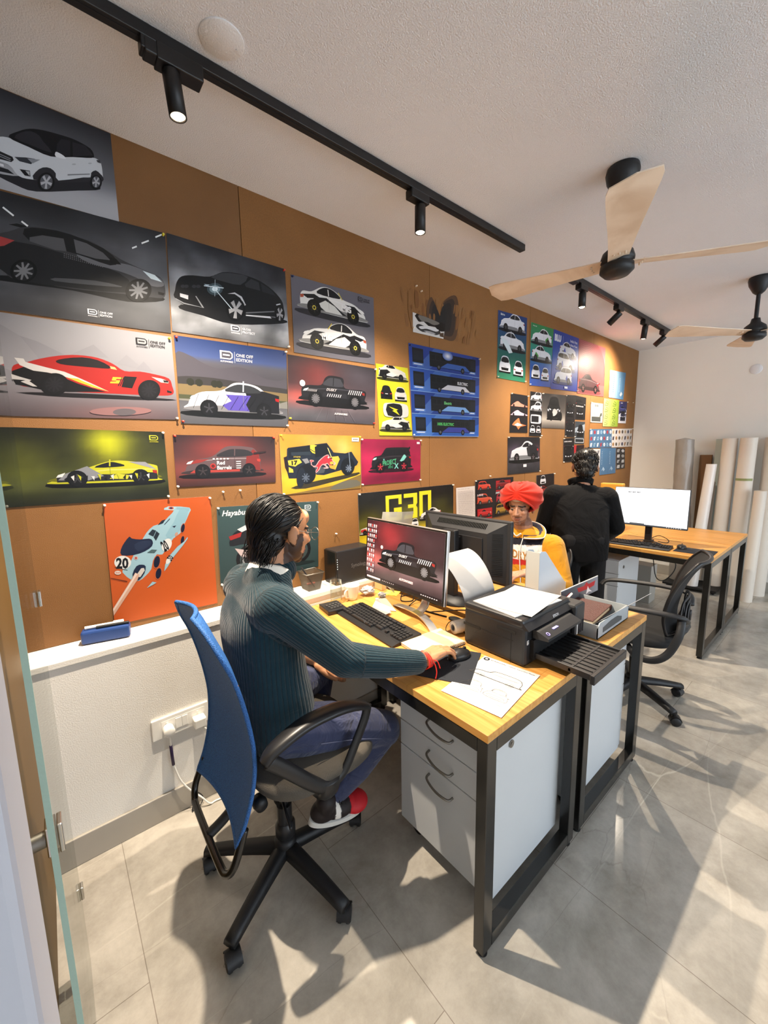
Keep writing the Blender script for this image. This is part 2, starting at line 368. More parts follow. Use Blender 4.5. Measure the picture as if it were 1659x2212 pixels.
# brown hardboard panels of the pin-up wall, joints every 1.22 m
xs = [-.13, .785, 2.012, 3.22, 4.44, XF]
lab = ['brown hardboard panel at the left end beside the glass', 'brown hardboard panel above the seated man in the green sweater', 'scorched brown hardboard panel above the monitors',
       'brown hardboard panel under the row of tall cab posters', 'brown hardboard panel in the far corner of the room']
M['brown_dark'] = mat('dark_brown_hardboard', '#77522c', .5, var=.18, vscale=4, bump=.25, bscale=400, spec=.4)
for i in range(5):
    b = B(); b.bb((xs[i]+.0015, YB, .812), (xs[i+1]-.0015, YB+.012, ZC))
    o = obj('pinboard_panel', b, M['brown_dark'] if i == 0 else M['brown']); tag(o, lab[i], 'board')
    o.data.transform(Matrix.Translation(o.location)); o.location = (0, 0, 0)
# ------------------------------------------------------------------ posters: printed sheets drawn as flat coloured shapes
def homog(src, dst):
    # 3x3 map taking four points to four points (Gaussian elimination)
    A = []
    for (x, y), (u, v) in zip(src, dst):
        A.append([x, y, 1, 0, 0, 0, -u*x, -u*y, u]); A.append([0, 0, 0, x, y, 1, -v*x, -v*y, v])
    n = 8
    for i in range(n):
        p = max(range(i, n), key=lambda r: abs(A[r][i])); A[i], A[p] = A[p], A[i]
        for r in range(n):
            if r != i:
                k = A[r][i]/A[i][i]; A[r] = [a-k*b for a, b in zip(A[r], A[i])]
    h = [A[i][8]/A[i][i] for i in range(8)]
    def f(x, y): w_ = h[6]*x+h[7]*y+1; return ((h[0]*x+h[1]*y+h[2])/w_, (h[3]*x+h[4]*y+h[5])/w_)
    return f
def trace(a, src, dst):
    # drawing coordinates given as positions measured on a print whose four corners lie at dst (metres on the wall)
    H = homog(src, dst); q = a.q; x0 = (q[0][0]+q[3][0])/2; x1 = (q[1][0]+q[2][0])/2; z0 = (q[2][1]+q[3][1])/2; z1 = (q[0][1]+q[1][1])/2
    def f(x, y): X, Z = H(x, y); return ((X-x0)/(x1-x0)*a.A, (Z-z0)/(z1-z0))
    a.xf = f; a.closed_pts = True
def mixc(a, b_, t):
    a = [int(a[i:i+2], 16) for i in (1, 3, 5)] if isinstance(a, str) else a
    b_ = [int(b_[i:i+2], 16) for i in (1, 3, 5)] if isinstance(b_, str) else b_
    t = max(0, min(1, t)); return tuple(a[i]*(1-t)+b_[i]*t for i in range(3))
class Art:
    # s runs 0..A (A = width/height), t runs 0..1 upwards
    def __init__(s, q, bgf, dy=0, n=(16, 12), place=None, thick=.0012, step=.00004):
        s.q = q; s.b = B(); s.k = 1; s.step = step; s.xf = None
        if place: s.P = place; s.A = place.A
        else:
            w = ((q[1][0]-q[0][0])+(q[2][0]-q[3][0]))/2; h = ((q[0][1]-q[3][1])+(q[1][1]-q[2][1]))/2
            s.A = w/h
            def P(x, t, d):
                u = x/s.A; X = (q[3][0]*(1-u)+q[2][0]*u)*(1-t)+(q[0][0]*(1-u)+q[1][0]*u)*t
                Z = (q[3][1]*(1-u)+q[2][1]*u)*(1-t)+(q[0][1]*(1-u)+q[1][1]*u)*t
                return (X, YB-.0025-dy-thick-d, Z)
            s.P = P
        A = s.A
        s.b.grid(lambda u, v: s.P(u*A, v, 0), n[0], n[1], colf=(bgf if callable(bgf) else (lambda u, v: bgf)), smooth=False)
        cs = [(0, 0), (A, 0), (A, 1), (0, 1)]
        s.b.add([s.P(*c, 0) for c in cs]+[s.P(*c, -thick) for c in cs], [(0, 4, 5, 1), (1, 5, 6, 2), (2, 6, 7, 3), (3, 7, 4, 0), (4, 7, 6, 5)], '#e8e4dc')
    def poly(s, pts, col, sm=0, closed=True, colf=None):
        if s.xf: pts = [s.xf(*p) for p in pts]
        if sm: pts = [(p.x, p.y) for p in smoothline([(*p, 0) for p in pts], True, sm)]
        A = s.A; pts = [(max(0, min(A, p[0])), max(0, min(1, p[1]))) for p in pts]
        tr = tessellate_polygon([[Vector((*p, 0)) for p in pts]])
        vs = s.b.add([s.P(*p, s.k*s.step) for p in pts], [list(t) for t in tr], None if colf else col)
        if colf:
            for v, p in zip(vs, pts): v[s.b.cl] = (*lin(colf(*p)), 1)
        s.k += 1
    def ov(s, x, y, rx, ry, col, rot=0, n=26):
        c_, s_ = math.cos(rot), math.sin(rot); s.poly([(x+rx*math.cos(t)*c_-ry*math.sin(t)*s_, y+rx*math.cos(t)*s_+ry*math.sin(t)*c_) for t in [2*PI*i/n for i in range(n)]], col)
    def rim(s, x, y, rx, ry, col, k, back, w_=.12, rot=0):
        s.ov(x, y, rx, ry, back); c_, s_ = math.cos(rot), math.sin(rot)
        for i in range(k):
            t = 2*PI*i/k+.4; a1, a2 = t-w_, t+w_
            s.poly([(x+rx*.20*math.cos(t-.7), y+ry*.20*math.sin(t-.7)), (x+rx*.93*math.cos(a1), y+ry*.93*math.sin(a1)), (x+rx*.93*math.cos(a2), y+ry*.93*math.sin(a2)), (x+rx*.20*math.cos(t+.7), y+ry*.20*math.sin(t+.7))], col)
        s.ov(x, y, rx*.18, ry*.18, col)
    def circ(s, x, y, r, col, n=18, ry=None, colf=None):
        s.poly([(x+r*math.cos(2*PI*i/n), y+(ry or r)*math.sin(2*PI*i/n)) for i in range(n)], col, colf=colf)
    def rect(s, x0, y0, x1, y1, col): s.poly([(x0, y0), (x1, y0), (x1, y1), (x0, y1)], col)
    def line(s, x0, y0, x1, y1, w_, col):
        dx, dy = x1-x0, y1-y0; L = math.hypot(dx, dy) or 1; nx, ny = -dy/L*w_/2, dx/L*w_/2
        s.poly([(x0+nx, y0+ny), (x1+nx, y1+ny), (x1-nx, y1-ny), (x0-nx, y0-ny)], col)
    def text(s, st, x, y, h, col, w_=None, bold=.02, al='l', rot=0, shear=0):
        vs, fs, W = text_geo(st, bold); sc = h/.72; sx = sc if w_ is None else w_/W
        ox = {'l': 0, 'c': -W*sx/2, 'r': -W*sx}[al]; ca, sa = math.cos(rot), math.sin(rot)
        pt = []
        for v in vs:
            a, c = ox+v[0]*sx+shear*v[1]*sc, v[1]*sc; p = (x+a*ca-c*sa, y+a*sa+c*ca)
            if s.xf: p = s.xf(*p)
            pt.append(s.P(p[0], p[1], s.k*s.step))
        s.b.add(pt, fs, col); s.k += 1
    def smudge(s, x, y, rx, ry, col, back, n=20):          # soft spot: rings blending to the background colour
        for i in range(6):
            k = 1-i/6; s.circ(x, y, rx*k, mixc(back, col, (i+1)/6), n, ry*k)
    def logo(s, x, y, h, col, tx='', tcol=None, back='#333333'):
        w_ = h*1.55; q = h*.15
        s.poly([(x, y+h), (x, y), (x+w_*.8, y), (x+w_, y+h*.25), (x+w_, y+h*.75), (x+w_*.8, y+h)], col)
        s.poly([(x+q*1.4, y+h-q), (x+q*1.4, y+q), (x+w_*.78, y+q), (x+w_-q, y+h*.3), (x+w_-q, y+h*.7), (x+w_*.78, y+h-q)], back)
        s.rect(x+q*2.4, y+h*.42, x+w_-q*2.4, y+h*.6, col); s.rect(x, y+q, x+q*.9, y+h*.8, col)
        s.text('AUTOWORKS', x, y-h*.38, h*.22, col, w_=w_)
        if tx:
            s.rect(x+w_*1.14, y-h*.35, x+w_*1.17, y+h, col); l = tx.split('|')
            for i, t in enumerate(l): s.text(t, x+w_*1.28, y+h*.45-i*h*.55, h*.38, col)
    def done(s, name, label, m=None, cat='poster', group=None, parent=None):
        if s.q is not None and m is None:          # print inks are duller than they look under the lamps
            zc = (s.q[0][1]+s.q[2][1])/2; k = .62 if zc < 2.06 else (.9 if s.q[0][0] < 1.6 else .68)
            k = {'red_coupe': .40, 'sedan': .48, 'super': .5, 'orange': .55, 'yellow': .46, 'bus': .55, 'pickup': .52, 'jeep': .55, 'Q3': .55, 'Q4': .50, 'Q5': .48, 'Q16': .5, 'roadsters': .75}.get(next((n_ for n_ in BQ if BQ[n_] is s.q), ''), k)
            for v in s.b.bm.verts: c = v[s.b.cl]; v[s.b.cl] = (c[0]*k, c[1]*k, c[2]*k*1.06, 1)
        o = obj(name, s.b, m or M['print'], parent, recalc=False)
        return tag(o, label, cat, group) if parent is None else o
def vgrad(*st):                                            # vertical gradient stops (t, colour)
    def f(u, v):
        for i in range(len(st)-1):
            if v <= st[i+1][0]: return mixc(st[i][1], st[i+1][1], (v-st[i][0])/(st[i+1][0]-st[i][0]))
        return st[-1][1]
    return f
def glow(base, spots, ns=.0, seed=0):
    def f(u, v):
        c = base(u, v) if callable(base) else base
        for (x, y, rx, ry, col, st) in spots:
            d = math.exp(-(((u-x)/rx)**2+((v-y)/ry)**2)); c = mixc(c, col, d*st)
        if ns:
            k = noise.fractal(Vector((u*4+seed, v*4, seed)), 1, 2, 4)*ns
            c = tuple(max(0, min(255, (int(c[i*2+1:i*2+3], 16) if isinstance(c, str) else c[i])*(1+k))) for i in range(3))
        return c
    return f
CARS = {
 'coupe': dict(b=[(0, .09), (0, .17), (.01, .235), (.12, .25), (.27, .325), (.40, .35), (.52, .335), (.64, .265), (.82, .235), (.94, .195), (.995, .14), (1, .07), (.96, .05), (.03, .055)], w=[(.27, .27), (.35, .315), (.43, .328), (.51, .312), (.60, .258), (.44, .252)], wh=((.19, .08), (.80, .08)), r=.08),
 'suv': dict(b=[(0, .12), (0, .26), (.03, .34), (.08, .405), (.2, .435), (.5, .43), (.62, .395), (.71, .295), (.88, .27), (.97, .22), (1, .13), (.98, .075), (.02, .08)], w=[(.08, .30), (.13, .385), (.5, .39), (.59, .36), (.66, .29)], wh=((.18, .09), (.80, .09)), r=.09),
 'hatch': dict(b=[(0, .11), (.01, .26), (.07, .36), (.15, .395), (.35, .41), (.5, .39), (.66, .275), (.85, .235), (.96, .18), (1, .1), (.98, .065), (.02, .065)], w=[(.13, .28), (.17, .35), (.35, .37), (.48, .35), (.60, .27)], wh=((.17, .085), (.79, .085)), r=.085),
 'sedan': dict(b=[(0, .10), (0, .2), (.03, .255), (.14, .27), (.26, .345), (.40, .37), (.53, .36), (.66, .275), (.86, .245), (.96, .19), (1, .12), (.97, .06), (.03, .06)], w=[(.23, .275), (.30, .335), (.42, .352), (.52, .34), (.62, .268)], wh=((.19, .08), (.80, .08)), r=.08),
 'super': dict(b=[(0, .07), (-.01, .17), (.03, .205), (.28, .245), (.45, .25), (.60, .215), (.85, .13), (1, .07), (.99, .035), (.02, .035)], w=[(.34, .195), (.42, .232), (.5, .235), (.63, .185)], wh=((.18, .08), (.80, .08)), r=.082),
 'roadster': dict(b=[(0, .10), (0, .18), (.04, .235), (.16, .25), (.30, .32), (.42, .335), (.55, .30), (.62, .25), (.82, .22), (.96, .15), (1, .09), (.96, .05), (.03, .06)], w=[(.24, .245), (.32, .315), (.42, .33), (.53, .30), (.58, .245)], wh=((.19, .085), (.79, .085)), r=.088),
 'pickup': dict(b=[(0, .12), (0, .25), (.33, .255), (.36, .36), (.41, .395), (.58, .40), (.66, .355), (.72, .265), (.92, .245), (1, .2), (1, .11), (.97, .075), (.02, .085)], w=[(.38, .27), (.40, .345), (.43, .37), (.57, .372), (.64, .335), (.68, .27)], wh=((.17, .085), (.80, .085)), r=.092),
 'jeep': dict(b=[(0, .14), (0, .42), (.04, .47), (.5, .48), (.56, .46), (.62, .335), (.93, .315), (.97, .27), (.99, .13), (.9, .11), (.1, .11)], w=[(.04, .35), (.05, .43), (.5, .445), (.57, .345)], wh=((.19, .11), (.82, .11)), r=.12),
 'mini': dict(b=[(0, .12), (0, .28), (.02, .33), (.06, .44), (.12, .465), (.58, .46), (.68, .43), (.78, .32), (.94, .29), (1, .2), (1, .11), (.96, .07), (.03, .08)], w=[(.07, .33), (.11, .42), (.58, .42), (.66, .395), (.73, .32)], wh=((.19, .095), (.80, .095)), r=.10),
}
def car(a, kind, x, y, L, col, flip=False, glass='#15171b', rim='#9a9a9a', tyre='#0b0b0c', extra=(), shadow='#0a0a0a', tilt=0, sy=1, hi=None, spokes=5, lights='#f4f4ee', tail='#b01818', line_='#000000'):
    d = CARS[kind]; ct, st = math.cos(tilt), math.sin(tilt)
    def X(p):
        u = (1-p[0] if flip else p[0])*L; v = p[1]*L*sy
        return (x+u*ct-v*st, y+u*st+v*ct)
    base = mixc(col, '#000000', .0)
    if shadow: a.poly([X((-.03, .0)), X((.5, -.015)), X((1.03, .0)), X((.97, .05)), X((.03, .05))], shadow, sm=3)
    a.poly([X(p) for p in d['b']], col, sm=4)
    dark = mixc(col, '#000000', .42); lite = hi or mixc(col, '#ffffff', .3)
    a.poly([X(p) for p in ((.03, .06), (.97, .055), (.99, .09), (.7, .115), (.3, .115), (.02, .10))], dark, sm=3)
    wy = d['w'][0][1]
    a.poly([X(p) for p in ((.03, wy-.03), (.5, wy-.028), (.93, wy-.07), (.93, wy-.078), (.5, wy-.042), (.03, wy-.042))], lite)
    for e in extra: a.poly([X(p) for p in e[0]], e[1], sm=(e[2] if len(e) > 2 else 0))
    a.poly([X(p) for p in d['w']], glass, sm=3)
    w0 = d['w']; mx_ = (w0[0][0]+w0[-1][0])/2
    a.poly([X((mx_-.006, wy)), X((mx_+.008, wy)), X((mx_-.0, wy+.115*(.6 if kind in ('super', 'coupe', 'roadster') else 1))), X((mx_-.014, wy+.115*(.6 if kind in ('super', 'coupe', 'roadster') else 1)))], col)
    a.poly([X(p) for p in ((mx_+.0, .1), (mx_+.004, .1), (mx_+.004, wy-.01), (mx_, wy-.01))], dark)
    a.poly([X(p) for p in ((.90, wy-.055), (.965, wy-.075), (.985, wy-.10), (.93, wy-.095))], lights)
    a.poly([X(p) for p in ((0, wy-.05), (.05, wy-.045), (.045, wy-.075), (.002, wy-.085))], tail)
    for (cx, cy) in d['wh']:
        p = X((cx, cy)); r = d['r']*L
        a.circ(p[0], p[1], r*1.13, '#070708'); a.circ(p[0], p[1], r, tyre); a.circ(p[0], p[1], r*.68, mixc(rim, '#000000', .72))
        for k in range(spokes):
            t = 2*PI*k/spokes+.3; dx, dy = math.cos(t), math.sin(t)
            a.poly([(p[0]-dy*r*.07, p[1]+dx*r*.07), (p[0]+dx*r*.66-dy*r*.1, p[1]+dy*r*.66+dx*r*.1), (p[0]+dx*r*.66+dy*r*.1, p[1]+dy*r*.66-dx*r*.1), (p[0]+dy*r*.07, p[1]-dx*r*.07)], rim)
        a.circ(p[0], p[1], r*.12, rim)
    return X
def front(a, x, y, w_, col, glass='#15171b', bottom='#0c0c0d', rear=False, accent=None):
    P = lambda u, v: (x+u*w_, y+v*w_)
    a.poly([P(-.02, -.02), P(1.02, -.02), P(1, .05), P(0, .05)], '#050506')
    a.rect(*P(.03, 0), *P(.22, .2), '#0b0b0c'); a.rect(*P(.78, 0), *P(.97, .2), '#0b0b0c')
    a.poly([P(0, .12), P(.02, .42), (P(.1, .52)), P(.22, .78), P(.5, .84), P(.78, .78), P(.9, .52), P(.98, .42), P(1, .12), P(.9, .06), P(.1, .06)], col, sm=3)
    a.poly([P(.16, .52), P(.26, .74), P(.5, .78), P(.74, .74), P(.84, .52)], glass, sm=2)
    a.poly([P(.2, .10), P(.16, .24), P(.84, .24), P(.8, .10)], bottom)
    c = '#b02020' if rear else '#e8ecf0'
    a.poly([P(.03, .38), P(.22, .34), P(.2, .28), P(.04, .31)], c); a.poly([P(.97, .38), P(.78, .34), P(.8, .28), P(.96, .31)], c)
    a.rect(*P(.38, .28), *P(.62, .33), accent or '#cfd2d6')
def gen(A_, rows, col, kind='hatch'):
    pass
BQ = {
 'white_suv': [(0.014, 2.703), (0.311, 2.706), (0.31, 2.408), (-0.02, 2.399)],
 'dark_hatch': [(-0.021, 2.396), (0.468, 2.416), (0.458, 2.031), (-0.063, 2.016)],
 'black_suv': [(0.473, 2.42), (0.994, 2.418), (0.997, 2.05), (0.463, 2.04)],
 'red_coupe': [(-0.064, 2.012), (0.457, 2.016), (0.457, 1.678), (-0.102, 1.668)],
 'sedan': [(0.468, 2.025), (0.98, 2.034), (0.969, 1.663), (0.466, 1.663)],
 'super': [(-0.106, 1.63), (0.397, 1.625), (0.395, 1.349), (-0.137, 1.355)],
 'rally': [(0.429, 1.614), (0.893, 1.612), (0.885, 1.385), (0.426, 1.389)],
 'orange': [(0.157, 1.343), (0.563, 1.339), (0.558, 0.829), (0.148, 0.841)],
 'bike': [(0.587, 1.286), (1.127, 1.267), (1.124, 0.921), (0.578, 0.909)],
 'roadsters': [(1.023, 2.402), (1.546, 2.407), (1.547, 2.039), (1.024, 2.035)],
 'pickup': [(0.986, 2.02), (1.552, 2.016), (1.537, 1.693), (0.973, 1.699)],
 'yellow': [(1.553, 2.047), (1.812, 2.051), (1.849, 1.632), (1.572, 1.63)],
 'bus': [(1.819, 2.204), (2.543, 2.208), (2.543, 1.636), (1.852, 1.63)],
 'burnt': [(1.857, 2.392), (2.162, 2.376), (2.143, 2.279), (1.859, 2.275)],
 'jeep': [(0.918, 1.626), (1.427, 1.625), (1.423, 1.32), (0.92, 1.317)],
 'mini': [(1.43, 1.608), (1.926, 1.606), (1.921, 1.338), (1.427, 1.336)],
 'g30': [(1.399, 1.288), (2.26, 1.292), (2.263, 0.959), (1.403, 0.975)],
 'doc': [(2.292, 1.262), (2.511, 1.263), (2.523, 1.013), (2.3, 1.054)],
 'redA': [(2.515, 1.305), (2.758, 1.31), (2.771, 0.988), (2.527, 0.994)],
 'redB': [(2.758, 1.31), (3.037, 1.308), (3.055, 0.996), (2.771, 0.988)],
 'redC': [(3.413, 1.302), (3.734, 1.309), (3.762, 1.002), (3.435, 1.007)],
 'Q1': [(2.762, 2.588), (3.168, 2.608), (3.171, 2.094), (2.767, 2.092)],
 'Q2': [(3.232, 2.588), (3.605, 2.598), (3.592, 2.094), (3.239, 2.079)],
 'Q3': [(3.61, 2.599), (4.101, 2.598), (4.116, 2.098), (3.597, 2.081)],
 'Q4': [(4.101, 2.598), (4.721, 2.6), (4.748, 2.097), (4.126, 2.084)],
 'Q5': [(4.875, 2.394), (5.324, 2.412), (5.296, 2.104), (4.885, 2.102)],
 'Q6': [(2.966, 1.992), (3.22, 1.99), (3.234, 1.679), (2.961, 1.677)],
 'Q7': [(3.258, 2.031), (3.459, 2.032), (3.466, 1.652), (3.261, 1.653)],
 'Q8': [(3.459, 2.032), (3.893, 2.046), (3.9, 1.73), (3.471, 1.728)],
 'Q9': [(3.898, 2.051), (4.089, 2.061), (4.114, 1.651), (3.913, 1.654)],
 'Q10': [(4.089, 2.061), (4.329, 2.055), (4.328, 1.833), (4.105, 1.829)],
 'Q11': [(4.117, 1.811), (4.33, 1.813), (4.335, 1.587), (4.117, 1.588)],
 'Q12': [(3.888, 1.639), (4.103, 1.646), (4.141, 1.41), (3.903, 1.406)],
 'Q13': [(4.114, 1.573), (4.343, 1.578), (4.337, 1.453), (4.13, 1.438)],
 'Q14': [(2.938, 1.64), (3.446, 1.645), (3.467, 1.335), (2.95, 1.33)],
 'Q15': [(4.445, 2.018), (4.746, 2.023), (4.756, 1.818), (4.46, 1.813)],
 'Q16': [(4.762, 2.082), (5.18, 2.09), (5.182, 1.788), (4.773, 1.781)],
 'Q17': [(5.19, 2.079), (5.425, 2.089), (5.424, 1.836), (5.195, 1.831)],
 'Q18': [(4.451, 1.742), (5.024, 1.76), (5.051, 1.549), (4.468, 1.545)],
 'Q19': [(5.024, 1.76), (5.646, 1.78), (5.664, 1.56), (5.051, 1.549)],
 'Q20': [(4.447, 1.535), (4.747, 1.533), (4.755, 1.328), (4.462, 1.333)],
 'Q21': [(4.75, 1.543), (5.175, 1.543), (5.212, 1.246), (4.762, 1.243)],
 'Q22': [(5.186, 1.545), (5.457, 1.536), (5.492, 1.294), (5.222, 1.291)],
}
POSTERS = []
vis = {k: list(BQ[k]) for k in BQ}
q = BQ['white_suv']; q[0] = (-.125, 2.706); q[3] = (-.125, 2.398)
a = Art(q, glow(vgrad((0, '#a4a7aa'), (.22, '#a9acb0'), (.45, '#5c5e62'), (1, '#2c2e33')), [(.5, .1, .8, .16, '#b4b7ba', .8), (.62, .5, .5, .3, '#74777c', .5)]), n=(24, 20))
trace(a, [(0, 25), (845, 378), (912, 1050), (0, 795)], vis['white_suv'])
a.poly([(-60, 660), (120, 760), (280, 815), (600, 815), (770, 808), (700, 740), (400, 700), (100, 690)], '#26272b', sm=3)
a.poly([(-330, 470), (-260, 420), (-60, 392), (60, 395), (230, 470), (420, 550), (560, 555), (700, 562), (745, 575), (775, 610), (788, 700), (785, 745), (700, 730), (450, 735), (250, 722), (140, 690), (60, 600), (-120, 560), (-330, 620)], '#cdd3d6', sm=3)
a.poly([(64, 392), (140, 350), (225, 332), (330, 345), (480, 388), (580, 425), (690, 490), (720, 545), (700, 565), (560, 556), (390, 548), (220, 472)], '#151519', sm=3)
a.poly([(110, 398), (160, 360), (235, 350), (300, 385), (330, 430), (400, 520), (240, 460)], '#2b2c31', sm=2); a.poly([(470, 415), (540, 430), (540, 548), (430, 540), (440, 450)], '#222328', sm=1); a.poly([(556, 440), (655, 470), (712, 545), (560, 552)], '#26272c', sm=1)
a.poly([(425, 520), (440, 515), (490, 545), (505, 570), (430, 552)], '#e6eaec', sm=2); a.poly([(110, 545), (200, 552), (270, 565), (240, 605), (150, 580)], '#33373d', sm=1); a.poly([(210, 560), (310, 572), (250, 600)], '#8a9096', sm=1)
a.poly([(-100, 460), (0, 500), (95, 545), (105, 570), (85, 585), (0, 560), (-100, 530)], '#1f2024', sm=1); a.line(-40, 505, 80, 560, 6, '#8d9297'); a.line(-40, 522, 80, 574, 6, '#8d9297')
a.poly([(-60, 575), (25, 600), (28, 620), (-60, 590)], '#e2e4e6'); a.poly([(-60, 600), (60, 640), (110, 680), (-60, 640)], '#222327'); a.poly([(150, 640), (230, 655), (235, 700), (190, 690)], '#1c1d21', sm=1); a.poly([(195, 655), (228, 660), (228, 695)], '#b4b9bc')
a.poly([(258, 722), (275, 665), (330, 632), (390, 640), (430, 680), (450, 735), (640, 715), (695, 715), (700, 680), (735, 662), (770, 690), (790, 715), (788, 748), (700, 748), (500, 752), (440, 745)], '#2c2d31', sm=2)
a.poly([(520, 688), (690, 686), (690, 694), (520, 698)], '#7c8084')
a.ov(355, 745, 66, 74, '#161619'); a.rim(357, 744, 48, 58, '#b6b9bd', 5, '#5a5d62', .22); a.ov(736, 755, 46, 56, '#161619'); a.rim(738, 752, 31, 44, '#aeb1b5', 5, '#55585d', .22)
a.ov(568, 613, 16, 6, '#aeb4b8'); a.ov(690, 608, 14, 6, '#aeb4b8'); a.poly([(738, 582), (765, 585), (772, 610), (748, 600)], '#3a3c42')
a.xf = None
a.done('car_poster', 'grey poster of a white crossover at the top left under the ceiling')
q = BQ['dark_hatch']; q[0] = (-.125, 2.39); q[3] = (-.125, 2.014)
a = Art(q, glow(vgrad((0, '#38393b'), (.25, '#4c4d4f'), (.45, '#424446'), (.75, '#4e5054'), (1, '#2a2c2f')), [(.9, .45, .18, .25, '#8b9195', .6), (.1, 1, .4, .2, '#222426', .8), (.5, .16, .5, .08, '#5e6062', .6)], .2), n=(30, 20))
trace(a, [(0, 20), (895, 262), (928, 802), (0, 678)], vis['dark_hatch'])
a.poly([(-150, 470), (100, 520), (400, 570), (700, 640), (890, 640), (820, 600), (300, 500)], '#151617', sm=3)
a.poly([(-280, 300), (-100, 255), (40, 235), (130, 212), (230, 222), (360, 262), (480, 300), (560, 345), (650, 405), (720, 442), (800, 480), (870, 515), (895, 560), (895, 622), (830, 620), (680, 598), (400, 560), (200, 520), (60, 490), (0, 440), (-200, 420)], '#3a3b3d', sm=3)
a.poly([(-200, 300), (80, 290), (300, 350), (560, 440), (700, 520), (690, 590), (400, 555), (100, 505), (0, 440), (-200, 400)], '#1f2021', sm=2)
a.poly([(420, 370), (600, 420), (700, 440), (800, 482), (870, 520), (890, 560), (830, 560), (740, 510), (640, 470), (480, 420)], '#6d6f72', sm=3)
a.poly([(45, 195), (90, 192), (150, 210), (110, 215)], '#121314'); a.poly([(130, 222), (240, 226), (380, 262), (560, 345), (640, 420), (600, 440), (480, 395), (380, 360), (160, 290)], '#18191a', sm=2)
a.poly([(160, 270), (230, 262), (345, 285), (362, 355), (300, 345), (160, 292)], '#545557', sm=1); a.poly([(400, 290), (470, 315), (560, 370), (600, 412), (520, 400), (415, 365)], '#5a5b5d', sm=1)
a.poly([(-150, 255), (0, 260), (78, 285), (20, 312), (-150, 325)], '#a8403e', sm=1); a.poly([(595, 395), (630, 405), (660, 438), (600, 430)], '#0d0e0f', sm=1)
a.poly([(775, 475), (840, 500), (880, 540), (820, 520)], '#dff0f2', sm=1); a.poly([(860, 590), (895, 600), (890, 612), (862, 605)], '#0c0c0d')
a.poly([(300, 498), (520, 520), (640, 548), (660, 560), (480, 540), (300, 515)], '#505254', sm=2)
for x in range(0, 20):
    for y in range(3): a.ov(350+x*11, 368+x*3.2+y*9, 3, 3, '#6c6e70', n=5); a.k -= 1
for x, y, rx, ry in ((128, 455, 74, 64), (755, 580, 70, 62)): a.ov(x, y, rx, ry, '#0e0f10'); a.rim(x, y, rx*.78, ry*.82, '#7e8081', 9, '#1f2021', .10)
for (x, y, x2, y2) in ((12, 100, 72, 150), (115, 182, 150, 210), (715, 352, 740, 343), (765, 328, 803, 315), (838, 298, 884, 280)): a.line(x, y, x2, y2, 9, '#eef4f2')
a.xf = None
a.logo(a.A*.52, .075, .05, '#d4d6d7', 'ONE OFF|EDITION', back='#4a4b4d')
a.done('car_poster', 'dark grey poster of a grey hatchback with red tail light, second from top at left')
a = Art(BQ['black_suv'], glow(vgrad((0, '#55575a'), (.2, '#8c8f90'), (.4, '#5f6265'), (.7, '#393b3f'), (1, '#2a2c30')), [(.12, .55, .16, .22, '#a8acaf', .8), (.35, .68, .12, .14, '#85888c', .7), (.45, .22, .5, .07, '#b8bcbe', .4), (.97, .3, .1, .15, '#c4c8ca', .8), (.92, .62, .12, .14, '#8a8e92', .6)], .4, 3), n=(36, 26))
trace(a, [(30, 45), (875, 295), (905, 862), (75, 760)], vis['black_suv'])
a.poly([(130, 590), (300, 640), (520, 700), (860, 690), (860, 660), (600, 620), (200, 560)], '#141517', sm=3)
a.poly([(92, 510), (95, 460), (105, 400), (140, 358), (220, 350), (340, 358), (430, 325), (530, 330), (610, 350), (700, 385), (790, 450), (850, 520), (866, 580), (862, 640), (780, 640), (600, 630), (460, 612), (300, 590), (190, 575)], '#121315', sm=3)
a.poly([(350, 362), (430, 330), (530, 335), (612, 356), (560, 415), (450, 395)], '#35383b', sm=2); a.poly([(590, 410), (635, 370), (690, 395), (700, 455), (600, 430)], '#2a2d30', sm=1); a.poly([(705, 400), (780, 450), (810, 490), (715, 462)], '#202326', sm=1)
a.poly([(300, 412), (400, 420), (430, 445), (340, 440)], '#a9bcc2', sm=1); a.poly([(130, 480), (190, 495), (190, 525), (132, 505)], '#d0d2d3'); a.poly([(100, 515), (160, 548), (290, 580), (240, 500), (248, 500), (305, 585), (160, 556), (100, 522)], '#8d9092')
a.poly([(470, 480), (520, 470), (570, 500), (600, 560), (590, 565), (560, 510), (520, 482)], '#c6c9cb', sm=1); a.poly([(600, 612), (800, 600), (800, 608), (600, 622)], '#6f7274'); a.poly([(600, 630), (770, 640), (780, 655), (600, 638)], '#d6d9da'); a.poly([(812, 552), (840, 545), (845, 552), (815, 560)], '#c6c9cb')
for x in (150, 175, 230, 260): a.ov(x, 430, 16, 12, '#2c2f33')
a.ov(528, 592, 66, 84, '#060607'); a.rim(528, 592, 54, 73, '#a4a6a7', 5, '#17181a', .26); a.ov(838, 622, 34, 62, '#060607'); a.rim(838, 622, 25, 52, '#9a9c9d', 5, '#17181a', .26)
for k, (x, y, c) in enumerate(((70, 55, '#3a4a50'), (48, 36, '#7c949b'), (26, 20, '#e4f6fa'))): a.ov(378, 448, x*.8, y*.8, c)
a.line(378, 448, 500, 590, 5, '#dcecf0'); a.line(300, 425, 440, 440, 6, '#dcecf0'); a.line(378, 380, 378, 500, 3, '#b8ccd2')
a.xf = None
a.logo(.46*a.A, .105, .07, '#f4f4f4', 'GLOSS|PROTECT', back='#4a4c4f')
a.done('car_poster', 'grey cloudy poster of a black crossover with a bright headlight flare')
q = BQ['red_coupe']; q[0] = (-.125, 2.009); q[3] = (-.125, 1.668)
